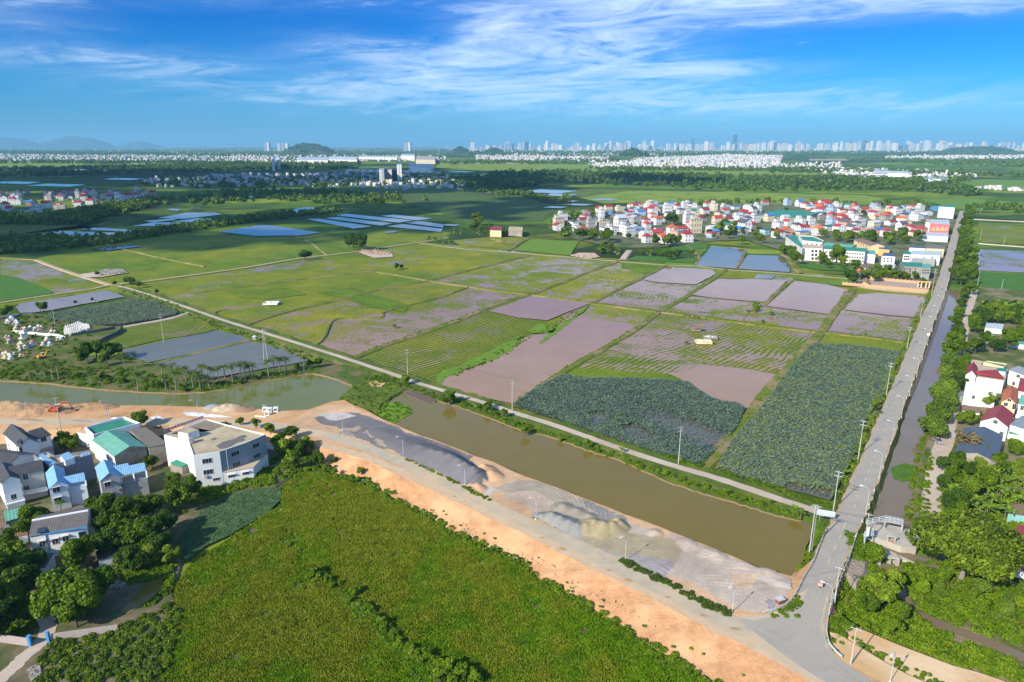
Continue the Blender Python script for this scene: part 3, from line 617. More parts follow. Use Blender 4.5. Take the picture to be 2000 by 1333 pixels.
def heap(name,u,v,rx,ry,h,ang,col,label,cat,base=PL,seed=0,st=.3,col2=None,rough=.5):
    c=at(u,v,base); R=max(rx,ry)*1.15; X,Y=np.meshgrid(np.arange(-R,R+st,st),np.arange(-R,R+st,st)); ca,sa=math.cos(ang),math.sin(ang); WX=X+c.x; WY=Y+c.y
    nA=noise2(WX,WY,.35,seed+10,5); nB=noise2(WX,WY,1.1,seed+20,4)
    dx=X*ca+Y*sa; dy=-X*sa+Y*ca; r=np.sqrt((dx/rx)**2+(dy/ry)**2)*(1+.12*nA); k=r<1.06
    Z=h*np.clip(1-r,0,1)**.7*(1+rough*nA*.5+rough*.4*nB); Z=np.maximum(Z,0)-.05*(r>1)
    COL=np.zeros(X.shape+(3,)); COL[:]=col; 
    if col2 is not None: COL[nB>.2]=col2
    o=colmesh(name,X,Y,Z,COL,LOOSE,mask=k); o.location=(c.x,c.y,base+.03); tag(o,label,cat,None,'thing'); return o
heap('soil_heap',22,800,19,6,2.7,.05,(.40,.26,.14),'long heap of broken orange brown soil on the river bank','soil heap',seed=1,col2=(.30,.20,.12))
heap('soil_heap',85,805,11,5,2.2,.05,(.42,.25,.13),'brown soil heap right behind the red excavator','soil heap',seed=2,col2=(.26,.17,.1))
heap('soil_heap',180,795,11,4,1.8,.0,(.34,.21,.11),'low dark soil heap right of the red excavator','soil heap',seed=3,col2=(.25,.16,.09))
heap('gravel_heap',418,797,4.5,3,1.4,0,(.30,.30,.30),'small grey gravel heap on the bank by the white sheeting','gravel heap',seed=4)
heap('sand_heap',443,798,6,4,1.8,0,(.52,.40,.26),'pale sand heap next to the small grey gravel heap','sand heap',seed=5)
heap('soil_heap',480,800,4,3,1.2,0,(.3,.19,.11),'small dark soil heap beside the concrete culvert boxes','soil heap',seed=6)
# roads
def road(name,px,w,z,mat,label=None,z0=-.4,flare=2.0,side=None,jit=.15,k=6): return ribbon(name,px,w,z,mat,z0=z0,flare=flare,mats=[mat,side or GRASS],jit=jit,k=k)
mainroad=[(1578,1210),(1590,1165),(1606,1125),(1624,1085),(1640,1051),(1652,1022),(1664,1000),(1677,968),(1696,922),(1712,880),(1731,831),(1747,788),(1763,750),(1778,712),(1797,662),(1812,625),(1826,593),(1836,567),(1843,545),(1850,520),(1858,490),(1866,460),(1874,430),(1880,412)]
MR=PL+.03
ML=smooth_line(PX(mainroad,MR),6)
road('asphalt_road',None or mainroad,lambda t:5.6,MR,ASPH,side=BANK,flare=1.0,jit=.12)
ribbon('road_shoulder',mainroad,7.0,MR-.02,DIRT,z0=-.3,flare=1.6,mats=[DIRT,BANK],jit=.35)
# junction mouth
sheet('asphalt_road',[(1575,1120),(1632,1120),(1624,1160),(1613,1200),(1611,1232),(1617,1262),(1632,1283),(1665,1306),(1720,1340),(1810,1392),(2000,1480),(1980,1500),(1800,1420),(1700,1378),(1600,1326),(1540,1285),(1480,1240),(1440,1210),(1480,1204),(1520,1195),(1545,1182),(1558,1160)],MR+.006,ASPH,amp=.15,step=3)
diag=[(-60,822),(0,823),(100,823),(200,824),(300,824),(440,827),(520,831),(560,836),(600,843),(640,851),(700,868),(775,897),(850,932),(925,966),(1000,1005),(1100,1052),(1200,1103),(1300,1152),(1400,1203),(1480,1243),(1540,1280),(1620,1325),(1700,1370),(1830,1432),(2000,1508)]
ribbon('concrete_road',diag,5.6,PL+.012,CONC,jit=.12)
def wheel_tracks():
    dt=M('dusty_track',(.56,.42,.27),(.50,.36,.22),scale=.5)
    ribbon('dirt_strip',[(625,868),(668,880),(712,891),(775,918),(860,957),(950,1000),(1050,1047),(1150,1098),(1270,1156),(1345,1196),(1420,1234),(1510,1279),(1585,1320),(1660,1362),(1820,1438),(2000,1520)],3.4,PL+.008,dt,jit=.4)
    dm=M('damp_patch',(.36,.22,.10),(.42,.27,.13),scale=1)
    for u,v,a,b in [(888,970,4,1.6),(1100,1072,9,3.5),(1190,1114,5,2.5),(1228,1133,9,3.5),(1305,1166,7,2),(1375,1202,9,3),(1437,1228,14,3.2),(1060,1050,5,2),(160,822,22,2),(60,820,30,3),(230,812,30,3)]:
        sheet('damp_patch',[(u-a,v-b*.3),(u-a*.3,v-b*1.1),(u+a*.6,v-b*.1),(u+a,v+b*.9),(u+a*.2,v+b),(u-a*.7,v+b*.4)],PL+.022,dm,amp=.25,step=.8)
wheel_tracks()
def tyre_arcs():
    t=M('pale_tyre_dust',(.39,.36,.30),(.34,.315,.26),scale=.8)
    tz=[0]
    for px in ([(1600,1130),(1585,1165),(1550,1200),(1500,1225),(1440,1225)],[(1608,1135),(1596,1170),(1565,1212),(1520,1245)],[(1618,1140),(1606,1180),(1598,1225),(1620,1275),(1680,1330)],[(1612,1120),(1598,1175),(1592,1235),(1605,1275),(1650,1320)],[(1470,1225),(1530,1255),(1600,1300),(1680,1345)],[(1626,1085),(1612,1125),(1600,1160)],[(1654,1022),(1641,1052),(1628,1090)]):
        for o in (0,9): tz[0]+=.004; ribbon('tyre_marks',[(u+o,v+o*.3) for u,v in px],.22,MR+.014+tz[0],t,jit=.05)
    for px in ([(1580,1150),(1560,1182),(1520,1203),(1470,1212),(1440,1206),(1500,1200),(1545,1184),(1560,1160)],[(1622,1150),(1612,1195),(1610,1235),(1618,1268),(1612,1265),(1603,1230),(1606,1190)]): sheet('sand_drift',px,MR+.0095,M('sand_drift',(.50,.42,.30),(.44,.36,.25),scale=.6),amp=.3,step=1.5)
tyre_arcs()
def centre_line():
    mb=MB(); d=0; step=0; W=M('faded_yellow_paint',(.62,.52,.25),(.5,.42,.22),scale=3)
    L_=ML; acc=0; i=0; pos=[]
    for j in range(1,len(L_)):
        a,b=L_[j-1],L_[j]; l=(b-a).length; t=0
        while acc+(l-t)>=6.4:
            t+=6.4-acc; acc=0; pos.append((a.lerp(b,t/l),(b-a).normalized()))
        acc+=l-t
    for p,dv in pos[3:90]:
        n=Vector((-dv.y,dv.x,0))*.11; e=dv*1.1; z=Vector((0,0,.02)); q=[p-e-n+z,p+e-n+z,p+e+n+z,p-e+n+z]; mb.quad(*q)
    o=mb.build('road_marking',W); 
    if o.data.polygons[0].normal.z<0: o.data.flip_normals()
    tag(o,kind='structure')
centre_line()
path_px=[(245,562),(300,579),(380,606),(440,627),(515,650),(592,674),(680,702),(770,732),(805,745),(872,765),(919,779),(965,793),(1003,806),(1072,827),(1138,850),(1207,875),(1300,905),(1399,934),(1498,967),(1597,1000),(1625,1008)]
ribbon('path_bank',path_px,9.5,.95,GRASS,z0=-.2,flare=3.0,mats=[GRASS,BANK],jit=1.2)
ribbon('pale_path',path_px,lambda t:2.6+.7*t,1.0,PATHM,jit=.15)
road('farm_road',[(217,556),(280,550),(385,536),(490,521),(584,505),(686,493),(760,482),(828,472),(876,464)],4,.9,DIRT,flare=1.6)
road('farm_road',[(-40,598),(0,591),(105,575),(175,565),(217,557),(245,562)],3.5,.9,DIRT,flare=1.6)
ribbon('dirt_track',[(70,507),(110,522),(154,537),(190,548),(217,556)],2.8,.75,DIRT,z0=0)
ribbon('dirt_track',[(819,475),(900,486),(960,491),(1020,495),(1100,502),(1209,511),(1302,518),(1362,520),(1419,527),(1512,533),(1587,539),(1655,545)],2.6,.78,PATHM,z0=0,mats=[PATHM,GRASS])
ribbon('dirt_track',[(1216,508),(1222,498),(1229,489)],4.5,.8,PATHM,z0=0)
ribbon('dirt_track',[(380,606),(345,618),(314,625),(280,631),(240,638)],2.2,.8,PATHM,z0=0)
for px,w in [([(690,699),(755,673),(805,656),(880,631),(926,612),(977,591),(1034,575),(1074,560),(1100,551),(1150,530),(1209,510)],3.2),
             ([(1003,794),(1054,756),(1118,714),(1182,678),(1245,640),(1286,609),(1340,579),(1385,549),(1419,526)],3.4),
             ([(1369,915),(1405,877),(1438,842),(1465,810),(1491,773),(1520,740),(1551,709),(1604,647),(1630,609),(1666,564)],4.6),
             ([(1286,609),(1156,592),(1105,584),(1034,575),(926,561),(840,548),(735,530)],1.6),([(1287,609),(1360,617),(1449,630),(1587,647),(1686,657),(1775,669)],2.0),
             ([(480,634),(555,610),(667,584),(755,562),(840,547),(960,517),(1035,499)],1.6),([(612,677),(635,655),(655,623),(742,619),(755,607),(855,581),(915,560)],1.4),
             ([(385,598),(412,612),(430,606),(505,596)],1.4),([(380,572),(500,556),(620,541),(740,527)],1.5),([(1546,547),(1520,568),(1494,594),(1462,607)],2.2),([(1302,518),(1250,545),(1200,569),(1158,591)],1.8),
             ([(1120,640),(1100,650),(1080,655),(1045,672)],.1),([(1437,525),(1450,505),(1457,487)],1.6),([(1389,480),(1456,486),(1531,498),(1548,520),(1565,533)],2.5),([(1341,478),(1365,500),(1357,519)],1.8),
             ([(487,664),(380,691),(300,709)],2.2),([(0,503),(70,507)],1.5),([(210,478),(300,500),(400,520)],1.4),([(540,445),(600,470),(640,498)],1.2),([(1100,455),(1035,465),(995,489)],1.8),
             ([(1902,428),(1960,431),(2080,436)],5),([(1912,475),(1960,479),(2080,487)],3),([(1903,563),(1950,568),(2080,580)],4.5)]:
    if w<.5: continue
    pale=px[0][0]>1900
    ribbon('field_bund',px,w,.86,PATHM if pale else BUNDM,z0=0,flare=.9,jit=.25,k=5)
sheet('green_bank',[(1052,673),(1070,650),(1100,632),(1140,600),(1153,595),(1128,618),(1100,640),(1082,655)],.75,GRASSB,amp=.8,step=3)
sheet('green_bank',[(1030,648),(1055,632),(1085,640),(1080,650),(1040,651)],.75,GRASSB,amp=.8,step=3)
sheet('green_bank',[(850,745),(862,722),(900,715),(945,690),(990,668),(1018,655),(1012,672),(975,700),(935,712),(900,728),(875,735),(860,752)],.75,GRASSB,amp=1.5,step=3)
# land between the two rivers, islet, banks
sheet('river_bank',[(0,668),(60,660),(150,690),(230,700),(300,712),(350,722),(430,738),(505,724),(560,714),(607,706),(640,706),(680,715),(740,735),(790,752),(820,760),(780,766),(748,783),(738,800),(700,800),(680,780),(687,752),(660,741),(630,733),(610,729),(580,733),(505,746),(442,760),(400,766),(330,768),(200,760),(120,752),(60,746),(0,744)],1.2,BANK,z0=-.3,flare=1.2,mside=MUD,amp=.7,step=3)
sheet('river_bank',[(660,782),(690,752),(720,742),(760,748),(790,760),(748,785),(740,800),(700,802)],1.6,GRASS,z0=-.3,flare=1.5,amp=.6,step=3)
sheet('islet',[(692,796),(712,790),(745,788),(775,786),(800,795),(805,808),(787,817),(762,828),(735,818),(712,808)],.95,GRASSB,z0=0,flare=.8,amp=.8,step=2)
sheet('mud_patch',[(784,764),(820,759),(872,772),(850,786),(835,787),(800,774)],1.0,M('debris_mud',(.22,.16,.12),(.13,.10,.08),scale=2,bump=1),z0=0,flare=.6,amp=.4,step=2)
sheet('mud_patch',[(720,748),(735,745),(753,748),(745,756),(728,756)],1.65,EARTH,amp=.3,step=2)
ribbon('river_bank',[(850,778),(901,792),(940,806),(983,822),(1025,837),(1080,850),(1131,868),(1169,881),(1210,893),(1262,916),(1324,942),(1378,960),(1450,980),(1510,998),(1566,1012)],lambda t:3.4,.98,GRASS,z0=-.2,flare=1.2,mats=[GRASS,MUD],jit=.5)
sheet('village_ground',[(-200,850),(0,846),(150,836),(330,832),(520,846),(600,872),(610,900),(560,935),(500,985),(380,1010),(350,1090),(330,1200),(300,1345),(-200,1400)],.45,M('yard_soil',(.10,.095,.05),(.20,.15,.09),scale=.3,c3=(.05,.08,.015),s3=.08,bump=.5),z0=-.2,flare=1,amp=.8,step=4)
sheet('cemetery_ground',[(-60,640),(0,612),(50,612),(110,616),(145,632),(236,638),(240,650),(190,672),(150,690),(60,720),(-60,725)],.9,BANK,z0=0,flare=1,amp=.6,step=4)
sheet('gravel_lot',[(154,536),(205,529),(240,526),(250,533),(200,541),(165,542)],.8,PATHM)
sheet('bare_patch',[(1113,500),(1130,494),(1160,494),(1172,502),(1150,506)],.8,M('pinkish_soil',(.5,.33,.25),(.42,.3,.2),scale=.3))
sheet('bare_patch',[(700,493),(720,488),(765,494),(768,502),(730,504)],.8,M('builders_sand',(.45,.36,.27),(.5,.42,.32),scale=.3))
# east side
sheet('canal_bank',[(1785,1035),(1793,950),(1800,908),(1812,862),(1830,815),(1845,760),(1853,700),(1865,640),(1871,603),(1877,560),(1905,560),(2300,590),(2300,1130),(1900,1060),(1800,1050)],2.0,M('garden_ground',(.05,.085,.012),(.09,.12,.02),scale=.4,bump=.6,c3=(.22,.18,.1),s3=.09),z0=-.3,flare=1.5,mside=MUD,amp=.4,step=5)
ribbon('pale_path',[(1819,1040),(1818,1000),(1819,970),(1826,925),(1832,895),(1843,860),(1852,835),(1860,800),(1863,770),(1865,740),(1870,710),(1876,686),(1884,645),(1891,610),(1899,585),(1904,565)],lambda t:5.0-1.2*t,2.06,PATHM,jit=.2)
sheet('pale_path',[(1826,880),(1850,850),(1868,845),(1862,872),(1850,895),(1832,902)],2.08,PATHM,amp=.2,step=2)
ribbon('stone_revetment',[(1697,1022),(1707,975),(1724,935),(1744,868),(1759,817),(1775,780),(1790,747),(1810,690),(1826,648),(1845,590),(1852,566)],3.2,1.9,STONE,jit=.15)
for o in []: pass
def revetment():
    A=smooth_line(PX([(1690,1014),(1702,975),(1718,935),(1738,868),(1754,817),(1770,780),(1786,747),(1806,690),(1822,648),(1841,590),(1849,566)],2.9),6)
    B=smooth_line(PX([(1704,1022),(1711,982),(1729,938),(1749,870),(1764,819),(1780,783),(1795,750),(1815,691),(1830,648),(1850,590),(1856,566)],.3),6)
    mb=MB(); n=len(A); mb.add(A+B,[(i,i+1,n+i+1,n+i) for i in range(n-1)],0); o=mb.build('canal_revetment',STONE)
    if o.data.polygons[0].normal.z<0: o.data.flip_normals()
    tag(o,kind='structure')
revetment()
bpy.data.objects.remove(bpy.data.objects['stone_revetment'])
# weir slab, stream valley
SLABC=M('pale_concrete',(.46,.42,.35),(.38,.35,.29),scale=.5)
sheet('weir_slab',[(1697,1018),(1790,1036),(1800,1050),(1790,1070),(1760,1068),(1722,1054),(1690,1046)],2.6,SLABC,z0=0,mside=SLABC)
sheet('canal_water',[(1705,1058),(1790,1085),(1840,1100),(1835,1112),(1780,1100),(1700,1072)],.9,W_CANAL)
sheet('weir_slab',[(1712,1064),(1785,1098),(1760,1092),(1708,1070)],1.4,SLABC,z0=0,mside=SLABC)
east=[(1625,1100),(1650,1085),(1690,1060),(1790,1085),(1900,1085),(2250,1150),(2400,1560),(1900,1440),(1760,1290),(1648,1212),(1622,1190)]
sheet('stream_valley',east,.55,M('valley_ground',(.075,.105,.014),(.13,.13,.028),scale=.4,bump=1,c3=(.26,.21,.11),s3=.06),amp=.5)
ribbon('stream_water',[(1733,1108),(1745,1135),(1756,1160),(1772,1185),(1790,1203),(1830,1218),(1870,1232),(1920,1250),(2000,1285),(2080,1320)],lambda t:4.6-2.2*t,.62,W_CANAL,jit=.25)
ribbon('stream_water',[(1930,1190),(1970,1205),(2050,1235)],1.2,.62,W_CANAL)
DS=M('dirt_terrace',(.56,.37,.18),(.48,.31,.14),scale=.2,c3=(.66,.48,.29),s3=.05,bump=.5)
sheet('dirt_terrace',[(1622,1235),(1640,1240),(1740,1300),(1900,1380),(2150,1500),(2080,1500),(1830,1392),(1640,1300),(1625,1272)],PL-.03,DS,z0=0,flare=2,mside=DS,amp=.3,step=3)
sheet('dirt_terrace',[(1648,1213),(1680,1228),(1760,1262),(1860,1300),(1960,1330),(2100,1395),(2350,1500),(2250,1540),(1960,1420),(1760,1330),(1650,1240)],2.2,DS,z0=0,flare=1.5,mside=DS,amp=.3,step=3)
sheet('concrete_apron',[(1668,1065),(1690,1090),(1688,1118),(1672,1140),(1655,1120),(1660,1090)],2.2,STONE,z0=0,flare=2,mside=STONE)
# village ground of the middle distance
VC=[(1070,446),(1090,432),(1150,420),(1180,409),(1260,398),(1400,399),(1500,398),(1650,400),(1750,405),(1800,410),(1866,413),(1862,470),(1840,545),(1815,560),(1700,545),(1690,520),(1560,512),(1530,490),(1460,470),(1400,470),(1330,480),(1290,484),(1200,484),(1120,466)]
sheet('village_ground',VC,.72,VILL)
sheet('orange_court',[(1650,556),(1690,545),(1790,552),(1815,560),(1812,572),(1730,566)],1.0,M('court_paving',(.42,.32,.26),(.36,.28,.22),scale=.5),z0=0)
# ================================================================ vegetation
LM_TREE=leafmat('tree_leaves',(.025,.065,.004),(.12,.21,.007),(.19,.28,.010),trans=.32)
LM_YG=leafmat('yellow_green_leaves',(.04,.08,.006),(.17,.25,.012),(.24,.31,.02))
LM_DARK=leafmat('dark_leaves',(.018,.048,.006),(.07,.14,.012),trans=.3)
LM_PALM=leafmat('palm_leaves',(.03,.06,.01),(.11,.16,.02))
LM_BAN=leafmat('banana_leaves',(.07,.14,.01),(.19,.30,.02),(.26,.33,.04))
LM_BUSH=leafmat('bush_leaves',(.05,.11,.004),(.15,.25,.006),(.23,.31,.012),trans=.3)
LM_RICE=leafmat('rice_leaves',(.055,.15,.003),(.15,.30,.004),(.24,.35,.010),trans=.35)
LM_STRAW=leafmat('ripening_rice',(.13,.20,.005),(.235,.275,.013),(.32,.335,.03),trans=.3)
LM_HYA=leafmat('water_plants',(.06,.13,.05),(.15,.26,.10),(.2,.3,.08),trans=.15)
LM_FEATH=leafmat('feathery_leaves',(.04,.09,.01),(.14,.23,.02),(.2,.29,.03))
LM_RUST=leafmat('rusty_leaves',(.10,.07,.03),(.28,.20,.08))
BARK=M('bark',(.14,.11,.08),(.08,.06,.045),scale=2,bump=.5)
PBARK=M('palm_bark',(.30,.26,.21),(.2,.17,.13),scale=2)
def crown_pts(rng,R,H,zc,n,nl,flat=.0,low=.35):
    """points on many overlapping lobes of different size: uneven outline with gaps"""
    c=rng.normal(size=(nl,3)); c/=np.linalg.norm(c,axis=1)[:,None]; c*=rng.uniform(.35,.78,nl)[:,None]; c[:,2]=np.maximum(c[:,2],-low)
    lr=rng.uniform(.24,.44,nl); w=lr**2; k=rng.choice(nl,n,p=w/w.sum())
    d=rng.normal(size=(n,3)); d/=np.linalg.norm(d,axis=1)[:,None]; rr=rng.uniform(.72,1.06,n)
    P=c[k]+d*(lr[k]*rr)[:,None]; out=d*.8+c[k]*.6
    P=P*np.array([R,R,H/2])+np.array([0,0,zc]); return P,out,c*np.array([R,R,H/2])+np.array([0,0,zc])
def make_tree(name,R,H,th,n,size,mat,seed,nl=14,trunk=.25,bark=None,low=.35,up=.35):
    """trunk with limbs + crown of leaf sprays"""
    rng=np.random.default_rng(seed); root=empty(name)
    P,out,lobes=crown_pts(rng,R,H,th+H*.42,n,nl,low=low); V=leaves(P,size,rng,up,out)
    npmesh('crown',V,Q(len(V)),mat,root)
    mb=MB(); top=Vector((rng.normal(0,.2),rng.normal(0,.2),th+H*.12)); mb.path([(0,0,-.3),(top.x*.4,top.y*.4,th*.55),top+Vector((0,0,.1))],trunk,8,r1=trunk*.62)
    for j in range(min(7,nl)):
        e=Vector(lobes[j]); m_=top.lerp(e,.5)+Vector((0,0,-.08*H)); mb.path([top,m_,e],trunk*.5,5,r1=trunk*.16)
    mb.build('trunk',bark or BARK,root); root.location=(0,-500,-50); return root
def make_palm(seed,h=7.0,n=15):
    rng=np.random.default_rng(seed); root=empty('palm_tree'); mb=MB(); lean=rng.normal(0,.5,2)
    pts=[(lean[0]*t*t,lean[1]*t*t,h*t-.3) for t in (0,.3,.6,.85,1)]; mb.path(pts,.24,7,r1=.15); top=Vector(pts[-1])
    mb.build('trunk',PBARK,root); vs=[]
    for i in range(n):
        a=2*math.pi*i/n+rng.uniform(-.25,.25); el=rng.uniform(-.1,1.1); L=rng.uniform(2.6,3.5); prev=None
        for s in range(1,17):
            t=s/16; r=L*t*math.cos(el*(1-.3*t)); z=L*(t*math.sin(el)-.62*t*t)
            p=top+Vector((math.cos(a)*r,math.sin(a)*r,z+.15)); w=.75*math.sin(math.pi*min(1,t*.85+.12))+.05; side=Vector((-math.sin(a),math.cos(a),0))
            fw=Vector((math.cos(a),math.sin(a),-.4)).normalized()
            for sg in (-1,1):
                q=p+side*sg*w+fw*.25+Vector((0,0,-.28*w)); b=fw*.085
                vs+= [tuple(p-b),tuple(p+b),tuple(q+b*.4),tuple(q-b*.4)]
    V=np.array(vs); npmesh('crown',V,Q(len(V)),LM_PALM,root); root.location=(0,-500,-50); return root
def make_banana(seed):
    rng=np.random.default_rng(seed); root=empty('banana_plant'); mb=MB(); vs=[]; mb.tube((0,0,-.3),(0,0,.22),1.0,.8,8)
    for s in range(3):
        o=Vector((rng.uniform(-.6,.6),rng.uniform(-.6,.6),0)); h=rng.uniform(1.6,2.6); mb.tube(o+Vector((0,0,-.3)),o+Vector((0,0,h)),.14,.09,6)
        for i in range(7):
            a=rng.uniform(0,6.28); el=rng.uniform(.3,1.2); L=rng.uniform(1.5,2.3); side=Vector((-math.sin(a),math.cos(a),0)); pr=None
            for k in range(5):
                t=k/4; r=L*t*math.cos(el*(1-.5*t)); z=L*(t*math.sin(el)-.5*t*t); p=o+Vector((math.cos(a)*r,math.sin(a)*r,h+z)); w=.34*math.sin(math.pi*(t*.8+.15))
                if pr: vs+=[tuple(pr[0]-side*pr[1]),tuple(pr[0]+side*pr[1]),tuple(p+side*w),tuple(p-side*w)]
                pr=(p,w)
    mb.build('trunk',M('banana_stem',(.14,.17,.05),(.2,.2,.08)),root); V=np.array(vs); npmesh('crown',V,Q(len(V)),LM_BAN,root); root.location=(0,-500,-50); return root
PROTO={}
for i in range(4): PROTO['broad',i]=make_tree('broadleaf_tree',3.2,5.4,1.7,5200,.20,LM_TREE,100+i,nl=15,trunk=.22)
for i in range(3): PROTO['bright',i]=make_tree('broadleaf_tree',3.0,5.0,1.5,4800,.19,LM_YG,120+i,nl=14,trunk=.2)
for i in range(3): PROTO['dark',i]=make_tree('broadleaf_tree',3.2,6.0,1.6,4800,.21,LM_DARK,140+i,nl=14,trunk=.22)
for i in range(3): PROTO['feather',i]=make_tree('feathery_tree',3.4,6.2,1.0,6000,.17,LM_FEATH,160+i,nl=22,trunk=.2,low=.7,up=.1)
for i in range(3): PROTO['shrub',i]=make_tree('leafy_shrub',1.4,2.0,.3,1400,.13,LM_BUSH,180+i,nl=8,trunk=.07,low=.6)
for i in range(2): PROTO['round',i]=make_tree('round_tree',2.4,5.2,1.2,5200,.16,LM_BUSH,190+i,nl=26,trunk=.18,low=.8)
PROTO['rust',0]=make_tree('thin_rusty_tree',3.2,5.2,2.6,700,.24,LM_RUST,200,nl=14,trunk=.14)
for i in range(3): PROTO['palm',i]=make_palm(210+i,6.5+i*.8)
for i in range(2): PROTO['banana',i]=make_banana(220+i)
USED=set(); TREEGROUPS={}
BASE_R=dict(broad=3.2,bright=3.0,dark=3.2,feather=3.4,shrub=1.4,round=2.4,rust=3.2,palm=3.0,banana=2.0)
TN=dict(broad='broad green tree',bright='yellow-green leafy tree',dark='dark dense tree',feather='feathery light green tree',shrub='low green shrub',round='rounded green tree',rust='thin tree with rusty leaves',palm='coconut palm with drooping fronds',banana='banana plant with torn leaves')
TC=dict(broad='tree',bright='tree',dark='tree',feather='tree',shrub='shrub',round='tree',rust='tree',palm='palm tree',banana='banana plant')
def plant(kind,u,v,r=None,z=0,place='',hs=1.0,v3=None):
    ks=[k for k in PROTO if k[0]==kind]; k=random.choice(ks); s=(r or BASE_R[kind])/BASE_R[kind]*random.uniform(.93,1.07)
    loc=Vector(v3) if v3 is not None else at(u,v,z); rz=random.uniform(0,6.28); root=PROTO[k]
    if k in USED: o=copy_thing(root,loc,rz,(s,s,s*hs))
    else: USED.add(k); o=root; o.location=loc; o.rotation_euler=(0,0,rz); o.scale=(s,s,s*hs)
    TREEGROUPS.setdefault((kind,place),[]).append(o); return o
def plants(kind,pts,z,place,r=None,hs=1.0):
    for p in pts: plant(kind,p[0],p[1],p[2] if len(p)>2 else r,z,place,hs)
def fill(kinds,px,z,n,r,place,mind=None,seed=0,hs=1.0):
    rng=np.random.default_rng(seed+500); P=sample(px,z,n*6,rng); got=[]
    for x,y in P:
        rr=rng.uniform(*r); 
        if all((x-a)**2+(y-b)**2>((rr+c)*(mind or .75))**2 for a,b,c in got): got.append((x,y,rr))
        if len(got)>=n: break
    for x,y,rr in got: plant(random.choice(kinds),0,0,rr,z,place,hs,v3=(x,y,z))
def scrub(name,px,n,size,h,z,mat,label,cat,seed,clump=0,kind='stuff'):
    n=int(n*1.9); size*=.74; clump=int(clump*1.35)
    """ground cover nobody could count: small leaves in tufts over a traced patch"""
    rng=np.random.default_rng(seed); 
    if clump:
        Cc=sample(px,z,max(2,n//clump),rng); k=rng.integers(0,len(Cc),n); rad=rng.uniform(.5,1.4,len(Cc))
        d=rng.normal(size=(n,3)); d/=np.linalg.norm(d,axis=1)[:,None]; d[:,2]=abs(d[:,2])
        hh=rng.uniform(.3,1,len(Cc))
        P=np.c_[Cc[k],np.full(n,z)]+d*np.c_[rad[k]*h*.9,rad[k]*h*.9,hh[k]*h]*rng.uniform(.7,1.05,n)[:,None]; V=leaves(P,size,rng,.4,d)
    else:
        P=sample(px,z,n,rng); P=np.c_[P,z+rng.uniform(0,h,len(P))]; V=leaves(P,size,rng,.5)
    o=npmesh(name,V,Q(len(V)),mat); tag(o,label,cat,None,kind); return o
# ---- foreground rice
RICE=[(555,950),(590,925),(625,925),(700,945),(750,970),(790,992),(840,1020),(900,1055),(950,1080),(1000,1098),(1030,1118),(1060,1150),(1144,1195),(1210,1232),(1300,1290),(1390,1340),(1480,1400),(300,1400),(325,1250),(345,1150),(370,1105),(440,1060),(500,1020),(545,990)]
sheet('rice_ground',RICE[:-7]+[(1520,1402),(1700,1492),(1900,1592),(1900,1700),(200,1700)]+RICE[-6:],.03,M('rice_soil',(.055,.085,.010),(.11,.115,.022),scale=.25,bump=.8,c3=(.13,.095,.045),s3=.07),amp=.5)
def rice():
    rng=np.random.default_rng(5); P=sample(RICE,0,210000,rng); x,y=P[:,0],P[:,1]
    n1=noise2(x,y,.10,31,5); n2=noise2(x,y,.55,32,4); n3=noise2(x,y,.03,33,3)
    # thin tracks where nothing grows
    tr=[[(620,960),(640,1000),(660,1035),(665,1060)],[(640,950),(665,990),(700,1030)],[(740,990),(738,1040),(728,1090),(715,1130)],[(690,985),(692,1030),(685,1060)],[(560,1040),(600,1070),(585,1080)],[(545,1100),(600,1107)],[(440,1290),(520,1250),(600,1215)]]
    keep=np.ones(len(P),bool)
    for t in tr:
        L_=smooth_line(PX(t,0),4)
        for a in L_: keep&=((x-a.x)**2+(y-a.y)**2)>rng.uniform(.3,.8,len(P))**2
    for u,v,r in [(555,1058,1.6),(572,1068,1.2),(665,1040,1.3),(1142,1232,1.3),(1290,1295,1.6),(598,1152,1.0)]:
        a=at(u,v,0); keep&=((x-a.x)**2+(y-a.y)**2)>(r*rng.uniform(.5,1.2,len(P)))**2
    keep&=(n2>-.95)&(rng.random(len(P))<.97)
    P=P[keep]; n1=n1[keep]; n2=n2[keep]; n3=n3[keep]; n=len(P)
    straw=(n1*.75+n2*.55+n3*.6+rng.normal(0,.28,n))>.13
    mi=[]; Vs=[]
    for k in range(3):
        h=rng.uniform(.35,.75,n)*(1+.35*n2); a=rng.uniform(0,6.28,n); w=rng.uniform(.07,.14,n); lx=rng.normal(0,.16,n); ly=rng.normal(0,.16,n); ox=rng.normal(0,.14,(n,2))
        V=np.zeros((n,4,3)); bx=P[:,0]+ox[:,0]; by=P[:,1]+ox[:,1]
        V[:,0]=np.c_[bx-np.cos(a)*w,by-np.sin(a)*w,np.full(n,.03)]; V[:,1]=np.c_[bx+np.cos(a)*w,by+np.sin(a)*w,np.full(n,.03)]
        V[:,2]=np.c_[bx+np.cos(a)*w*.7+lx,by+np.sin(a)*w*.7+ly,h]; V[:,3]=np.c_[bx-np.cos(a)*w*.7+lx,by-np.sin(a)*w*.7+ly,h*.92]
        Vs.append(V.reshape(-1,3)); mi.append(straw)
    V=np.concatenate(Vs); o=npmesh('rice_crop',V,Q(len(V)),None,mi=np.concatenate(mi).astype(int),mats=[LM_RICE,LM_STRAW])
    tag(o,'green and straw coloured rice filling the foreground field below the orange slope','rice',None,'stuff')
rice()
HYA=[(548,952),(550,975),(520,1003),(450,1045),(400,1068),(365,1098),(350,1085),(352,1050),(380,1015),(400,990),(450,968),(500,955)]
sheet('pond_water',HYA,.5,M('murky_water',(.05,.07,.04),(.07,.08,.05),rough=.2),amp=.4)
scrub('water_plants',HYA,30000,.14,.16,.5,LM_HYA,'blue green water plants covering the pond below the grey building','water plants',41)
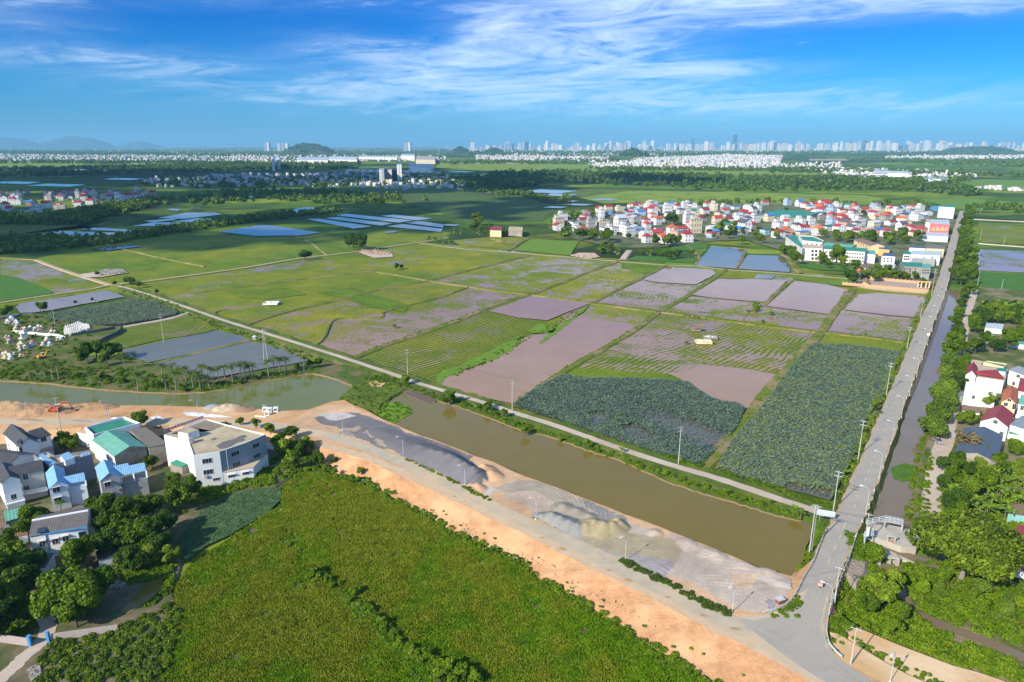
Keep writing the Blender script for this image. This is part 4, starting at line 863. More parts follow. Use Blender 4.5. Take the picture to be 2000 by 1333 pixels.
sheet('pond_water',[(262,1165),(300,1130),(322,1128),(318,1150),(290,1175),(250,1200),(235,1195)],.5,W_RIVER,amp=.3)
# ---- ground cover along banks and edges
def band(px,w,z):
    L_=smooth_line(PX(px,z),3); A=[];B=[]
    for i,p in enumerate(L_):
        d=(L_[min(i+1,len(L_)-1)]-L_[max(i-1,0)]); d.z=0; d.normalize(); n=Vector((-d.y,d.x,0))*w/2; A.append(proj(p+n)); B.append(proj(p-n))
    return A+B[::-1]
scrub('undergrowth',band([(560,935),(600,900),(632,915),(668,935),(715,942),(757,968),(792,990),(842,1014),(864,1032),(902,1050),(952,1074),(1000,1093),(1030,1112),(1062,1142),(1100,1160),(1146,1190),(1212,1224),(1272,1268),(1340,1305),(1420,1352)],3.6,.3),26000,.2,1.0,.2,LM_BUSH,'bright green weeds along the foot of the orange slope','undergrowth',42,110)
scrub('undergrowth',[(400,985),(380,960),(440,935),(500,905),(540,895),(560,860),(620,880),(640,900),(600,925),(555,945),(500,952),(440,965)],16000,.26,1.2,.5,LM_BUSH,'green scrub between the grey building and the rice field','undergrowth',43,120)
NB=[(745,735),(800,757),(850,775),(905,790),(945,803),(990,822),(1040,838),(1090,852),(1140,870),(1190,886),(1240,906),(1290,925),(1340,942),(1390,958),(1450,976),(1510,994),(1560,1008)]
scrub('undergrowth',band(NB,3.4,.9),22000,.22,1.0,.9,LM_BUSH,'green bushes hiding the bank between the pond and the pale path','undergrowth',44,120)
scrub('undergrowth',band([(250,568),(310,588),(380,616),(440,640),(500,658),(560,682),(620,705),(690,722),(740,738)],6,.8),12000,.28,.8,.8,LM_BUSH,'bright green weeds beside the pale path above the ponds','undergrowth',45,90)
scrub('undergrowth',band([(1300,890),(1399,919),(1498,950),(1570,975),(1628,993)],3,.9),9000,.2,.9,.8,LM_BUSH,'yellow green weeds between the lotus pond and the pale path','undergrowth',46,90)
scrub('undergrowth',band([(1640,978),(1660,940),(1685,880),(1705,825),(1720,790),(1740,740),(1758,705),(1775,668),(1790,630),(1805,598),(1815,572)],4.2,1.6),16000,.22,1.0,1.6,leafmat('roadside_weeds',(.06,.11,.008),(.17,.26,.015),(.24,.31,.03)),'bright weeds on the lotus side of the asphalt road','undergrowth',47,80)
scrub('undergrowth',[(692,797),(712,790),(745,788),(775,787),(799,796),(804,808),(786,816),(762,827),(738,818),(712,808)],7000,.22,.8,.9,leafmat('islet_leaves',(.07,.15,.008),(.17,.31,.012)),'vivid green plants covering the small islet','undergrowth',48,120)
scrub('undergrowth',[(640,800),(665,780),(690,765),(690,752),(720,742),(700,735),(740,735),(790,752),(770,765),(748,783),(735,795),(700,795)],8000,.24,.8,1.4,LM_BUSH,'green weeds between the two river arms','undergrowth',49,90)
scrub('undergrowth',[(0,715),(60,712),(150,715),(240,720),(320,735),(400,748),(500,738),(610,720),(610,727),(500,744),(400,764),(330,766),(200,757),(100,748),(0,742)],22000,.3,1.1,1.2,LM_BUSH,'green undergrowth below the coconut palms','undergrowth',50,100)
scrub('undergrowth',[(1590,1060),(1612,1030),(1618,1040),(1600,1075),(1575,1110),(1558,1150),(1545,1175),(1535,1180),(1548,1140),(1562,1110)],7000,.18,.8,1.6,LM_BUSH,'scrubby green bank under the curved guardrail by the pond','undergrowth',51,90)
scrub('undergrowth',band([(1214,1094),(1260,1118),(1320,1148),(1380,1180),(1432,1200)],2.0,PL),9000,.16,.75,PL,leafmat('verge_hedge',(.03,.06,.006),(.08,.13,.012)),'dark green verge between the concrete road and the pale yard','undergrowth',52,110)
scrub('undergrowth',band([(790,895),(850,922),(905,950),(925,962),(960,978)],1.3,PL),4500,.14,.6,PL,LM_BUSH,'green verge between the concrete road and the dark gravel','undergrowth',53,80)
scrub('undergrowth',[(1560,1205),(1520,1195),(1545,1178),(1558,1165),(1566,1180),(1556,1192),(1500,1203),(1485,1205)],2500,.16,.6,PL,LM_BUSH,'green clump at the curved guardrail end','undergrowth',54,80)
EAST=[(1640,1100),(1665,1075),(1700,1058),(1720,1085),(1790,1095),(1830,1100),(2040,1130),(2040,1340),(1960,1325),(1860,1295),(1760,1258),(1680,1225),(1650,1210),(1632,1180),(1625,1140)]
def stream_clear(px,n,seed,mat,label,h,size,clump):
    o=scrub('undergrowth',px,n,size,h,.6,mat,label,'undergrowth',seed,clump); return o
for i,(px,n,h,mt) in enumerate([([(1630,1180),(1650,1140),(1672,1100),(1700,1095),(1735,1135),(1750,1160),(1770,1190),(1800,1215),(1840,1235),(1900,1262),(2040,1315),(2040,1350),(1960,1325),(1860,1295),(1760,1258),(1680,1225),(1650,1212)],34000,1.3,LM_BUSH),
        ([(1745,1110),(1790,1098),(1830,1100),(2040,1130),(2040,1290),(1960,1252),(1880,1225),(1830,1208),(1795,1190),(1770,1160),(1760,1130)],34000,1.2,LM_BUSH),
        ([(1650,1040),(1690,1055),(1720,1085),(1700,1098),(1668,1090),(1655,1070)],7000,1.2,LM_BUSH),([(1612,1238),(1625,1200),(1640,1205),(1665,1225),(1650,1245),(1640,1290),(1625,1275)],5000,1.0,LM_BUSH)]):
    scrub('undergrowth',px,n,.24,h,.6 if i<2 else 2.4,mt,['green scrub on the near side of the muddy stream','green scrub on the far side of the muddy stream','bright bushes behind the right guardrail near the weir','green bushes inside the guardrail bend'][i],'undergrowth',60+i,110)
scrub('undergrowth',[(1786,1030),(1793,955),(1800,910),(1812,880),(1822,890),(1815,960),(1812,1030),(1800,1040)],8000,.2,.8,1.9,LM_BUSH,'green verge between the canal and the pale lane','undergrowth',65,100)
scrub('undergrowth',[(1838,1010),(1835,940),(1850,900),(1900,905),(2040,900),(2040,1060),(1960,1060),(1900,1030)],26000,.28,1.1,2.0,LM_BUSH,'green garden plants east of the pale lane','undergrowth',66,100)
scrub('water_plants',[(1740,915),(1765,905),(1795,912),(1785,935),(1765,942),(1745,935)],5000,.14,.1,.75,leafmat('duckweed',(.05,.13,.02),(.09,.2,.03)),'green water plants floating on the canal','water plants',67)
scrub('undergrowth',[(-40,1060),(20,1050),(55,1090),(60,1140),(80,1180),(60,1240),(-40,1250)],16000,.26,1.0,.5,LM_BUSH,'garden greenery at the left edge below the long house','undergrowth',68,100)
scrub('undergrowth',[(80,1280),(110,1250),(230,1225),(330,1180),(350,1200),(320,1330),(300,1400),(60,1400)],36000,.24,.9,.5,leafmat('scrub_leaves',(.05,.10,.008),(.17,.25,.015),(.27,.31,.04),trans=.3),'green scrub in the lower left corner','undergrowth',69,120)
scrub('undergrowth',[(200,1110),(260,1085),(340,1070),(350,1095),(330,1130),(300,1128),(240,1140)],12000,.24,.9,.5,leafmat('scrub_leaves',(.05,.10,.008),(.17,.25,.015)),'green scrub beside the long white house','undergrowth',70,120)
scrub('undergrowth',[(232,1205),(300,1180),(335,1150),(340,1120),(325,1105),(250,1120),(235,1140),(262,1140),(325,1125),(322,1150),(290,1180),(245,1200)],9000,.24,.9,.5,LM_BUSH,'green scrub around the small garden pond','undergrowth',75,110)
scrub('undergrowth',[(330,985),(400,985),(440,965),(430,950),(380,955),(350,1000),(380,1010)],4000,.24,.8,.5,LM_BUSH,'green scrub below the front of the grey building','undergrowth',76,100)
scrub('undergrowth',[(-40,630),(60,612),(120,618),(200,660),(180,690),(100,720),(-40,730)],14000,.34,1.2,1.0,LM_TREE,'dark green growth among the tombs of the cemetery','undergrowth',71,90)
scrub('slope_weeds',[(700,935),(760,950),(900,1010),(1050,1085),(1200,1160),(1400,1262),(1500,1310),(1470,1340),(1300,1262),(1150,1180),(1000,1095),(850,1020),(740,955)],1800,.18,.35,1.2,LM_BUSH,'small weeds dotted over the orange slope','weeds',72,60)
scrub('undergrowth',[(1660,1240),(1700,1262),(1800,1310),(1900,1350),(1890,1362),(1790,1325),(1690,1278)],2600,.16,.4,2.5,LM_BUSH,'thin line of weeds across the dirt terrace','weeds',73,50)
for i,(px,l) in enumerate([([(1372,912),(1438,840),(1491,771),(1551,708),(1604,647),(1630,609),(1662,568)],'tufts of grass along the wide bund beside the lotus pond'),([(1003,790),(1054,754),(1118,713),(1182,677),(1245,639),(1286,608),(1340,579),(1385,549)],'tufts of grass along the bund beside the brown flooded plot'),([(690,698),(755,672),(805,655),(880,630),(926,611),(977,591),(1034,575),(1100,551)],'tufts of grass along the bund left of the brown flooded plot'),([(870,744),(905,722),(950,705),(1000,676),(1030,655),(1075,640),(1130,607)],'vivid weeds at the edge of the brown flooded plot'),([(1290,609),(1449,630),(1587,647),(1686,657),(1770,669)],'tufts of grass along the cross bund')]):
    scrub('grass_tufts',band(px,3.2 if i!=3 else 7,.8),5200,.26,.55,.8,leafmat('bund_weeds',(.06,.12,.006),(.16,.24,.012),(.24,.28,.03)),l,'grass',80+i,70)
scrub('undergrowth',band([(1781,1020),(1787,980),(1793,945),(1800,908),(1810,868),(1826,822),(1840,785),(1848,740)],3.6,.9),14000,.22,1.1,.9,LM_BUSH,'green weeds overhanging the right edge of the canal','undergrowth',86,100)
# ---- individual trees
big=make_tree('spreading_tree',11.5,12.5,4.2,34000,.32,leafmat('big_tree_leaves',(.04,.075,.006),(.19,.26,.012),(.30,.36,.03)),300,nl=46,trunk=.7,bark=PBARK,low=.25)
big.location=at(1878,1128,1.5); tag(big,'huge spreading yellow-green tree above the muddy stream by the weir','tree')
P_='along the canal bank'
plants('feather',[(1830,830,5.2),(1818,850,4.8),(1845,808,5.0),(1835,790,4.6),(1852,775,4.5),(1848,745,4.2),(1826,858,4.2),(1855,725,4.4)],1.5,P_,hs=1.05)
plants('broad',[(1857,700,4.4),(1862,680,4.6),(1868,662,4.0),(1866,640,4.0),(1872,622,3.8),(1877,603,3.6),(1880,585,4.0),(1893,578,4.6)],1.5,P_)
P_='in the roadside row before the eastern fields'
plants('broad',[(1866,548,5.5),(1876,556,5.0),(1886,545,5.5),(1868,528,5.5),(1880,522,5.5),(1873,508,5.5),(1886,504,5),(1877,492,5.5),(1890,488,5),(1880,477,5.5),(1887,466,5.5),(1878,462,5),(1890,452,5.5),(1882,447,5.5),(1890,438,5.5),(1886,430,5.5),(1896,424,5.5),(1889,417,5.5),(1897,556,4.6),(1902,540,4),(1899,520,4),(1903,500,4)],1,P_,hs=1.15)
P_='around the right hand houses'
fill(['broad','broad','dark','bright'],[(1875,690),(1890,640),(1905,625),(2030,640),(2030,700),(1960,695),(1920,692),(1888,712)],2,20,(2.6,4.0),P_,seed=1)
fill(['broad','bright'],[(1905,612),(1960,618),(2030,608),(2030,632),(1920,634)],2,9,(3,4.5),'beyond the right hand houses',seed=2)
fill(['broad','dark'],[(1868,790),(1880,740),(1884,715),(1872,735),(1866,780)],2,6,(2.4,3.4),P_,seed=3)
plants('bright',[(1927,795,3.2),(1888,832,3.0),(1918,828,2),(1876,830,2.5)],2,P_)
plants('round',[(1980,890,2.6),(1900,640,3.4)],2,P_)
fill(['broad','dark','broad','bright'],[(1835,922),(1850,910),(1900,918),(1950,915),(1930,960),(1890,975),(1840,960)],2,11,(2.4,3.4),'below the dark grey roof',seed=4)
plants('rust',[(1888,895,4.6)],2,'below the dark grey roof'); plants('feather',[(1925,905,3.0)],2,'below the dark grey roof')
fill(['banana'],[(1850,960),(1960,930),(2030,950),(2030,1030),(1965,1020),(1880,1010)],2,34,(1.9,2.8),'in the garden east of the canal',seed=5)
fill(['broad','dark'],[(1840,1000),(1870,970),(1900,1020),(1880,1040)],2,6,(2.5,3.8),'in the garden east of the canal',seed=6)
fill(['shrub','feather'],[(1760,1125),(1900,1110),(2030,1140),(2030,1240),(1900,1210),(1800,1190)],.6,20,(1.2,2.4),'on the far bank of the muddy stream',seed=7)
plants('bright',[(1715,1190,3.8),(1735,1160,3.2),(1705,1165,3)],.8,'beside the muddy stream'); plants('broad',[(1760,1215,2.2),(1690,1200,2.6),(1745,1240,2)],.8,'beside the muddy stream')
plants('round',[(1705,1098,3.0)],1.2,'beside the muddy stream',hs=.8)
P_='in the grove by the long white house'
plants('broad',[(150,1120,4.2),(165,1095,3),(200,1030,4.5),(225,1050,4),(255,1030,4.2),(245,1075,4.5),(285,1085,4.6),(300,1062,3.6),(265,1010,3.2),(300,1010,3.4),(130,1190,5.4),(165,1205,5.0),(190,1180,4.6),(110,1215,4.2),(150,1225,4.0),(350,1000,4.4),(372,975,3.4),(340,960,3),(30,1120,4.5),(10,1160,5),(50,1165,4),(-10,1220,5),(20,1200,4)],.5,P_)
plants('dark',[(220,1085,3.6),(260,1120,3.4),(310,1090,3.4),(60,1130,3.4),(35,1175,4),(5,1245,4),(325,1040,3)],.5,P_)
plants('bright',[(45,1215,2.0),(290,1055,2.4),(290,1110,3),(335,1105,2.6)],.5,P_)
plants('palm',[(243,1000,2.2),(262,995,2.0),(120,1003,1.8),(205,955,1.8)],.5,'next to the blue roofed house',hs=.8)
plants('broad',[(62,1040,3.6),(85,1035,3),(45,1050,2.4),(22,1075,3),(100,1030,2)],.5,'beside the balcony house')
plants('bright',[(120,868,2.2),(133,872,2.4),(148,870,2.0),(127,880,2.4),(142,884,2.2)],.5,'behind the grey block house')
plants('broad',[(288,905,2.2),(298,915,2.2),(280,922,2)],.5,'by the blue roofed house')
plants('round',[(437,842,2.0)],1,'behind the grey three-storey building',hs=.8)
plants('bright',[(470,832,1.6),(500,838,1.9),(528,848,2.0)],2.8,'behind the grey three-storey building')
plants('broad',[(571,857,2.5)],2.8,'on the bend of the concrete road'); plants('broad',[(276,834,3.2)],2.8,'behind the green warehouse')
plants('bright',[(560,900,4.2),(575,918,3.0),(600,885,2.6)],.6,'at the head of the orange slope'); plants('broad',[(545,880,3.2),(585,895,3.6),(620,912,2.4)],.6,'at the head of the orange slope')
plants('shrub',[(640,915,1.3),(655,925,1.4),(690,940,1.5),(705,925,1.8),(655,905,1.4),(1378,1162,1.3),(1385,1166,1.6)],1.0,'along the orange slope')
plants('shrub',[(640,1140,1.6),(650,1150,1.2),(685,1178,1.4),(715,1190,1.5),(735,1215,1.6),(752,1235,1.6),(770,1250,1.4),(800,1275,1.7),(815,1285,1.5),(848,1305,1.9),(865,1318,2.0),(612,1128,2.5),(622,1135,1.8),(690,1165,1.5),(745,1225,1.7),(700,1158,1.4),(665,1145,1.2),(725,1200,1.4),(780,1262,1.5),(830,1290,1.7),(905,1330,2.2),(880,1318,2.5),(860,1335,2.2),(930,1335,2.1),(890,1340,2.1)],0,'in the foreground rice field',hs=1.0)
plants('feather',[(630,1130,1.5),(700,1185,1.2),(770,1240,1.2),(800,1275,1.2)],0,'in the foreground rice field',hs=.6)
scrub('undergrowth',[(660,1150),(700,1170),(760,1225),(800,1265),(880,1330),(930,1390),(860,1390),(790,1300),(720,1230),(670,1180)],15000,.2,.9,.05,leafmat('ditch_leaves',(.03,.09,.006),(.14,.29,.01),(.22,.36,.02)),'green ditch of taller weeds crossing the rice field','undergrowth',74,90)
P_='between the river and the ponds'
plants('palm',[(58,739),(74,741),(90,742),(103,742),(116,743),(179,752),(270,763),(318,748),(325,762),(340,745),(344,762),(355,748),(365,752),(378,760),(392,762),(398,745),(408,756),(418,748),(440,748),(455,750),(470,745),(490,740),(497,740),(535,732),(547,728),(560,728),(594,724),(265,720),(245,722),(210,716),(480,742),(430,752),(525,738)],1.2,P_,r=3.0)
plants('broad',[(170,705,4.4),(190,700,4.8),(215,704,4.4),(232,700,3.8),(160,712,3),(205,715,3),(607,720,2),(622,718,2.2),(580,725,1.6)],1.2,P_)
plants('shrub',[(300,752,1.6),(310,758,1.5),(515,735,1.6),(470,750,1.6),(500,742,1.5),(360,765,1.8),(570,730,1.4),(200,740,2),(150,738,2),(240,748,2)],1.2,P_)
P_='along the pale path'
plants('broad',[(879,788,3.2),(873,792,2.2),(953,805,1.8),(957,798,1.6)],1,P_); plants('bright',[(792,752,2.2),(985,815,1.6),(1025,850,1.8),(1148,875,1.7)],1,P_)
plants('shrub',[(935,797,1.4),(965,812,1.2),(1008,832,1.4),(1095,862,1.3),(1170,884,1.2),(1505,985,1.1),(1452,980,1.2),(1300,928,1.2),(1420,968,1.3)],1,P_)
plants('banana',[(1553,1008,1.9),(1560,1012,1.6),(1215,885,1.4)],1,P_)
plants('bright',[(1709,800,1.9)],2,'beside the asphalt road')
plants('shrub',[(1507,615,2.2),(1478,608,3),(1475,600,2.6),(1490,630,1.4),(1690,655,1.2),(1640,600,1),(1340,672,1.4),(1180,835,1.0),(1210,815,1.2),(1205,825,1.2),(770,640,1.5)],.7,'in the flooded fields',hs=.9)
plants('palm',[(1716,812,1.5)],2.2,'beside the asphalt road',hs=.6)
P_='on the open fields'
plants('dark',[(690,488,7.5),(705,490,7.5),(682,484,6)],.5,'beside the farm road',hs=1.0); plants('dark',[(596,508,6)],.5,'beside the farm road',hs=.7)
plants('broad',[(258,558,3.4),(250,556,3),(271,562,2.4),(190,540,2),(306,575,1.8),(225,559,2)],.5,'near the farm road junction')
plants('broad',[(935,445,8),(925,450,6),(955,455,6),(972,462,5),(985,460,5)],.5,P_,hs=.8); plants('bright',[(933,440,9)],.5,P_,hs=.8)
plants('dark',[(775,527,2.5),(785,526,2.0),(560,300,1),(1305,508,4),(1322,506,4)],.5,P_)
fill(['banana','shrub'],[(830,466),(875,470),(890,478),(850,476)],.5,10,(2,3),'beside the far bend of the farm road',seed=9)
fill(['banana','shrub'],[(880,455),(950,460),(1000,452),(960,446),(890,448)],.5,16,(2.4,3.4),P_,seed=10)
plants('broad',[(86,612,3.2),(80,610,2.6),(148,595,1.2),(180,590,1.2),(20,615,3),(10,622,3)],1,'around the cemetery',hs=1.2)
for k,(px,n,r,s) in enumerate([([(1130,470),(1180,478),(1200,470),(1150,462)],6,(5,7),21),([(1270,480),(1300,474),(1330,478),(1310,486)],5,(5,6.5),22),([(1165,495),(1215,500),(1225,488),(1185,484)],14,(2.5,4),23),
      ([(1400,440),(1500,445),(1530,460),(1500,490),(1440,478),(1400,480)],18,(3.5,6),24),([(1525,490),(1550,500),(1560,520),(1540,515)],5,(3.5,5.5),25),([(1600,465),(1660,460),(1700,470),(1760,466),(1800,472),(1770,478),(1700,480),(1640,474)],20,(4,7),26),
      ([(1565,508),(1690,518),(1700,530),(1600,525)],12,(2.5,4.5),27),([(1670,545),(1700,528),(1760,535),(1800,545),(1760,553),(1690,552)],17,(2.8,4.5),28),([(1240,500),(1340,505),(1360,500),(1260,494)],12,(2,3),29)]):
    fill(['broad','bright','banana' if k in (2,6,8) else 'broad'],px,.7,n,r,'at the edge of the red roofed village',seed=s)
plants('round',[(1633,513,6.0)],.7,'in front of the white school',hs=1.1); plants('dark',[(1557,502,5)],.7,'in front of the white school'); plants('dark',[(1662,558,5.5)],.7,'at the corner of the orange wall'); plants('round',[(1800,562,3)],.7,'at the corner of the orange wall')
plants('broad',[(1310,442,9),(1318,438,7)],.7,'in the middle of the red roofed village',hs=.9)
# ================================================================ buildings
WHITE=M('white_render',(.84,.84,.82),(.76,.76,.73),scale=.25,rough=.9,c3=(.74,.73,.68),s3=.12)
GREYW=M('grey_cement_wall',(.36,.36,.35),(.29,.29,.275),scale=.5,rough=.95,c3=(.40,.39,.36),s3=.12)
PALEBLUE=M('pale_blue_render',(.70,.75,.80),(.62,.67,.72),scale=.4,rough=.9)
RAW=M('raw_cement',(.30,.27,.215),(.20,.18,.14),scale=.6,rough=.95,c3=(.34,.31,.26),s3=.2)
CREAM=M('cream_render',(.72,.58,.34),(.64,.50,.28),scale=.4); ORANGEW=M('orange_render',(.66,.42,.19),(.58,.36,.16),scale=.6)
FLATR=M('weathered_flat_roof',(.50,.42,.27),(.40,.335,.22),scale=.5,rough=.95,c3=(.34,.28,.19),s3=.12,detail=9)
GLASS=M('dark_window_glass',(.02,.026,.035),(.03,.035,.045),rough=.15,spec=.6)
FRAME=M('window_frame_white',(.6,.6,.58)); BLUETRIM=M('blue_paint',(.06,.26,.50),(.08,.3,.55))
IRON=M('painted_iron',(.55,.57,.58),rough=.5); DARKM=M('dark_metal',(.05,.05,.055),rough=.5)
def roofmat(name,c1,c2,pitch=.9,rough=.55,c3=None):
    """ribbed sheet or tile: ribs run down the slope, direction from the roof object itself"""
    m=M(name,c1,c2,scale=.6,rough=rough,spec=.3,c3=c3,s3=.15); nt,N,L,p=_pr(m)
    g=N.new('ShaderNodeNewGeometry'); sp=N.new('ShaderNodeSeparateXYZ'); L.new(g.outputs['Position'],sp.inputs[0])
    def a_(n): a=N.new('ShaderNodeAttribute'); a.attribute_type='OBJECT'; a.attribute_name=n; return a.outputs['Fac']
    def mm(op,a,b=None):
        n=N.new('ShaderNodeMath'); n.operation=op
        for i,x in enumerate((a,b)):
            if x is None: continue
            if isinstance(x,(int,float)): n.inputs[i].default_value=x
            else: L.new(x,n.inputs[i])
        return n.outputs[0]
    d=mm('ADD',mm('MULTIPLY',sp.outputs[0],a_('rdx')),mm('MULTIPLY',sp.outputs[1],a_('rdy'))); w=mm('SINE',mm('MULTIPLY',d,6.283/pitch))
    b=N.new('ShaderNodeBump'); b.inputs['Strength'].default_value=.35; b.inputs['Distance'].default_value=.08; L.new(w,b.inputs['Height']); L.new(b.outputs[0],p.inputs['Normal']); return m
R_DARK=roofmat('charcoal_tiles',(.075,.075,.08),(.055,.055,.06),.4); R_BLUE=roofmat('blue_sheet',(.22,.42,.60),(.18,.36,.53),.5); R_GREEN=roofmat('green_sheet',(.03,.20,.13),(.035,.24,.16),.5)
R_GREEN2=roofmat('faded_green_sheet',(.10,.30,.22),(.16,.38,.30),.8); R_RED=roofmat('maroon_sheet',(.30,.045,.05),(.25,.035,.04),.5); R_ORANGE=roofmat('orange_tiles',(.52,.14,.05),(.42,.11,.045),.4)
R_GREY=roofmat('grey_sheet',(.20,.24,.28),(.17,.20,.24),.5); R_BROWN=roofmat('brown_sheet',(.19,.165,.13),(.16,.14,.11),.5); R_RIB=roofmat('ribbed_grey_roof',(.15,.135,.125),(.12,.11,.10),.55)
R_RUST=roofmat('rusty_sheet',(.25,.15,.09),(.18,.12,.08),.5); R_PALE=roofmat('pale_sheet',(.50,.56,.58),(.42,.48,.50),.6); R_SLATE=roofmat('slate_blue_sheet',(.085,.115,.15),(.07,.095,.125),.5)
def P3(u,v,z): return at(u,v,z)
def roofobj(mb,mat,parent,d=None,name='roof'):
    o=mb.build(name,mat,parent); d=Vector(d or (1,0,0)); d.z=0
    if d.length>1e-6: d.normalize()
    o['rdx']=float(d.x); o['rdy']=float(d.y); return o
def gable(root,ridge,zr,eave,ze,zb,wall,roof,over=.35,hip=0,skip_wall=False):
    """gabled (or hipped) volume from its ridge and its near eave as seen; the far side by symmetry"""
    r0,r1=[P3(u,v,zr) for u,v in ridge]; e0,e1=[P3(u,v,ze) for u,v in eave]
    ax=(r1-r0); ax.z=0; L=ax.length; ax.normalize(); pr=Vector((-ax.y,ax.x,0))
    c0=((e0+e1)/2-(r0+r1)/2).dot(pr); half=abs(c0); s=1 if c0>0 else -1
    t0=min((r0-r0).dot(ax),(e0-r0).dot(ax)); t1=max(L,(e1-r0).dot(ax)); O=Vector((r0.x,r0.y,0))
    def pt(t,w,z): q=O+ax*t+pr*w*s; return Vector((q.x,q.y,z))
    hp=hip; A=pt(t0,half,ze);B=pt(t1,half,ze);Cc=pt(t1,-half,ze);D=pt(t0,-half,ze); R0=pt(t0+hp,0,zr); R1=pt(t1-hp,0,zr)
    th=.14; mb=MB()
    mb.slab([A,B,R1,R0],th); mb.slab([D,R0,R1,Cc],th)
    if hip: mb.slab([B,Cc,R1],th); mb.slab([D,A,R0],th)
    roofobj(mb,roof,root,ax)
    if not skip_wall:
        w=MB(); i=over; a=pt(t0+i,half-i,0);b=pt(t1-i,half-i,0);c=pt(t1-i,-half+i,0);d=pt(t0+i,-half+i,0); zt=ze-.02+ (zr-ze)*i/max(half,.1)-.12
        for p,q in ((a,b),(b,c),(c,d),(d,a)): w.quad((p.x,p.y,zb),(q.x,q.y,zb),(q.x,q.y,zt),(p.x,p.y,zt))
        if not hip:
            for p,q,t in ((b,c,t1-i),(d,a,t0+i)):
                k=pt(t,0,zr-.16); w.add([(p.x,p.y,zt),(q.x,q.y,zt),k],[(0,1,2)])
        w.build('wall',wall,root)
        return [(a,b),(b,c),(c,d),(d,a)]
def block(root,px,zt,zb,wall,roofm=None,parapet=0,pname='wall',inset=.25):
    """straight walls under a flat roof outline"""
    poly=[tuple(P3(u,v,zt)[:2]) for u,v in px]
    if len(poly)==3: a,b,c=[Vector(p) for p in poly]; poly=[tuple(a),tuple(b),tuple(c),tuple(a+c-b)]
    A=sum(poly[i][0]*poly[(i+1)%len(poly)][1]-poly[(i+1)%len(poly)][0]*poly[i][1] for i in range(len(poly)))
    if A<0: poly=poly[::-1]
    w=MB(); n=len(poly)
    for i in range(n):
        p,q=poly[i],poly[(i+1)%n]; w.quad((p[0],p[1],zb),(q[0],q[1],zb),(q[0],q[1],zt),(p[0],p[1],zt))
    if parapet:
        inn=offset(poly,-inset)
        for i in range(n):
            p,q,r,s=poly[i],poly[(i+1)%n],inn[(i+1)%n],inn[i]
            w.quad((p[0],p[1],zt),(q[0],q[1],zt),(r[0],r[1],zt),(s[0],s[1],zt)); w.quad((s[0],s[1],zt),(r[0],r[1],zt),(r[0],r[1],zt-parapet),(s[0],s[1],zt-parapet))
        w.build(pname,wall,root); r=MB(); r.quad(*[(p[0],p[1],zt-parapet) for p in inn]); roofobj(r,roofm or FLATR,root)
    else:
        w.build(pname,wall,root); r=MB(); oo=offset(poly,.12); r.slab([(p[0],p[1],zt+.12) for p in oo],.11); roofobj(r,roofm or FLATR,root,Vector((poly[1][0]-poly[0][0],poly[1][1]-poly[0][1],0)))
    return [(Vector((*poly[i],0)),Vector((*poly[(i+1)%n],0))) for i in range(n)]
def ray_wall(u,v,seg):
    """where the view through (u,v) meets a wall"""
    p,q=seg; d=(q-p); d.z=0; d.normalize(); n=Vector((-d.y,d.x,0)); g=at(u,v,0); o=Vector((0,0,CZ)); r=g-o
    t=n.dot(Vector((p.x,p.y,0))-Vector((0,0,0)))/n.dot(r) if abs(n.dot(r))>1e-9 else 1
    return o+r*t, d, n
def facing(segs,u,v):
    """the wall that faces the camera under pixel (u,v)"""
    best=None
    for s in segs:
        h,d,n=ray_wall(u,v,s); L=(s[1]-s[0]).length; t=(h-s[0]).dot(d)
        if -.6<t<L+.6 and h.z>-2:
            k=(h-Vector((0,0,CZ))).length
            if best is None or k<best[0]: best=(k,s)
    return best[1] if best else segs[0]
def window(root,segs,u,v,w=1.2,h=1.3,bars=1,name='window',awn=True,glass=None,frame=None):
    s=facing(segs,u,v); p,d,n=ray_wall(u,v,s)
    if n.dot(Vector((0,0,CZ))-p)<0: n=-n
    ang=math.atan2(d.y,d.x); mb=MB(); c=p+n*.04
    for dx,dz,sx,sz in ((0,h/2,w+.16,.1),(0,-h/2,w+.16,.1),(-w/2,0,.1,h),(w/2,0,.1,h)): q=c+d*dx; mb.box((q.x,q.y,q.z+dz),(sx,.12,sz),ang)
    for i in range(bars): q=c+d*(-w/2+w*(i+1)/(bars+1)); mb.box((q.x,q.y,q.z),(.07,.11,h),ang)
    if awn: q=p+n*.3; mb.box((q.x,q.y,q.z+h/2+.2),(w+.5,.6,.08),ang)
    o=mb.build(name,frame or FRAME,root); g=MB(); q=p+n*.05; g.box((q.x,q.y,q.z),(w-.06,.06,h-.06),ang); g.build('glass' if name=='window' else 'leaf',glass or GLASS,o); return o
def house(name,label,cat='house',u=None,v=None,z=.45):
    r=empty(name); tag(r,label,cat)
    return r
def recentre(root):
    """put the Empty at the middle of its thing's base"""
    mn=Vector((1e9,)*3); mx=-mn
    for c in root.children:
        for p in c.bound_box: mn=Vector(map(min,mn,p)); mx=Vector(map(max,mx,p))
    loc=Vector(((mn.x+mx.x)/2,(mn.y+mx.y)/2,mn.z)); root.location=loc
    for c in root.children: c.location=-loc
def shift_children(root): recentre(root)
def z10(ox,oy,pts,s=10.0): return [(ox+a/s,oy+b/s) for a,b in pts]
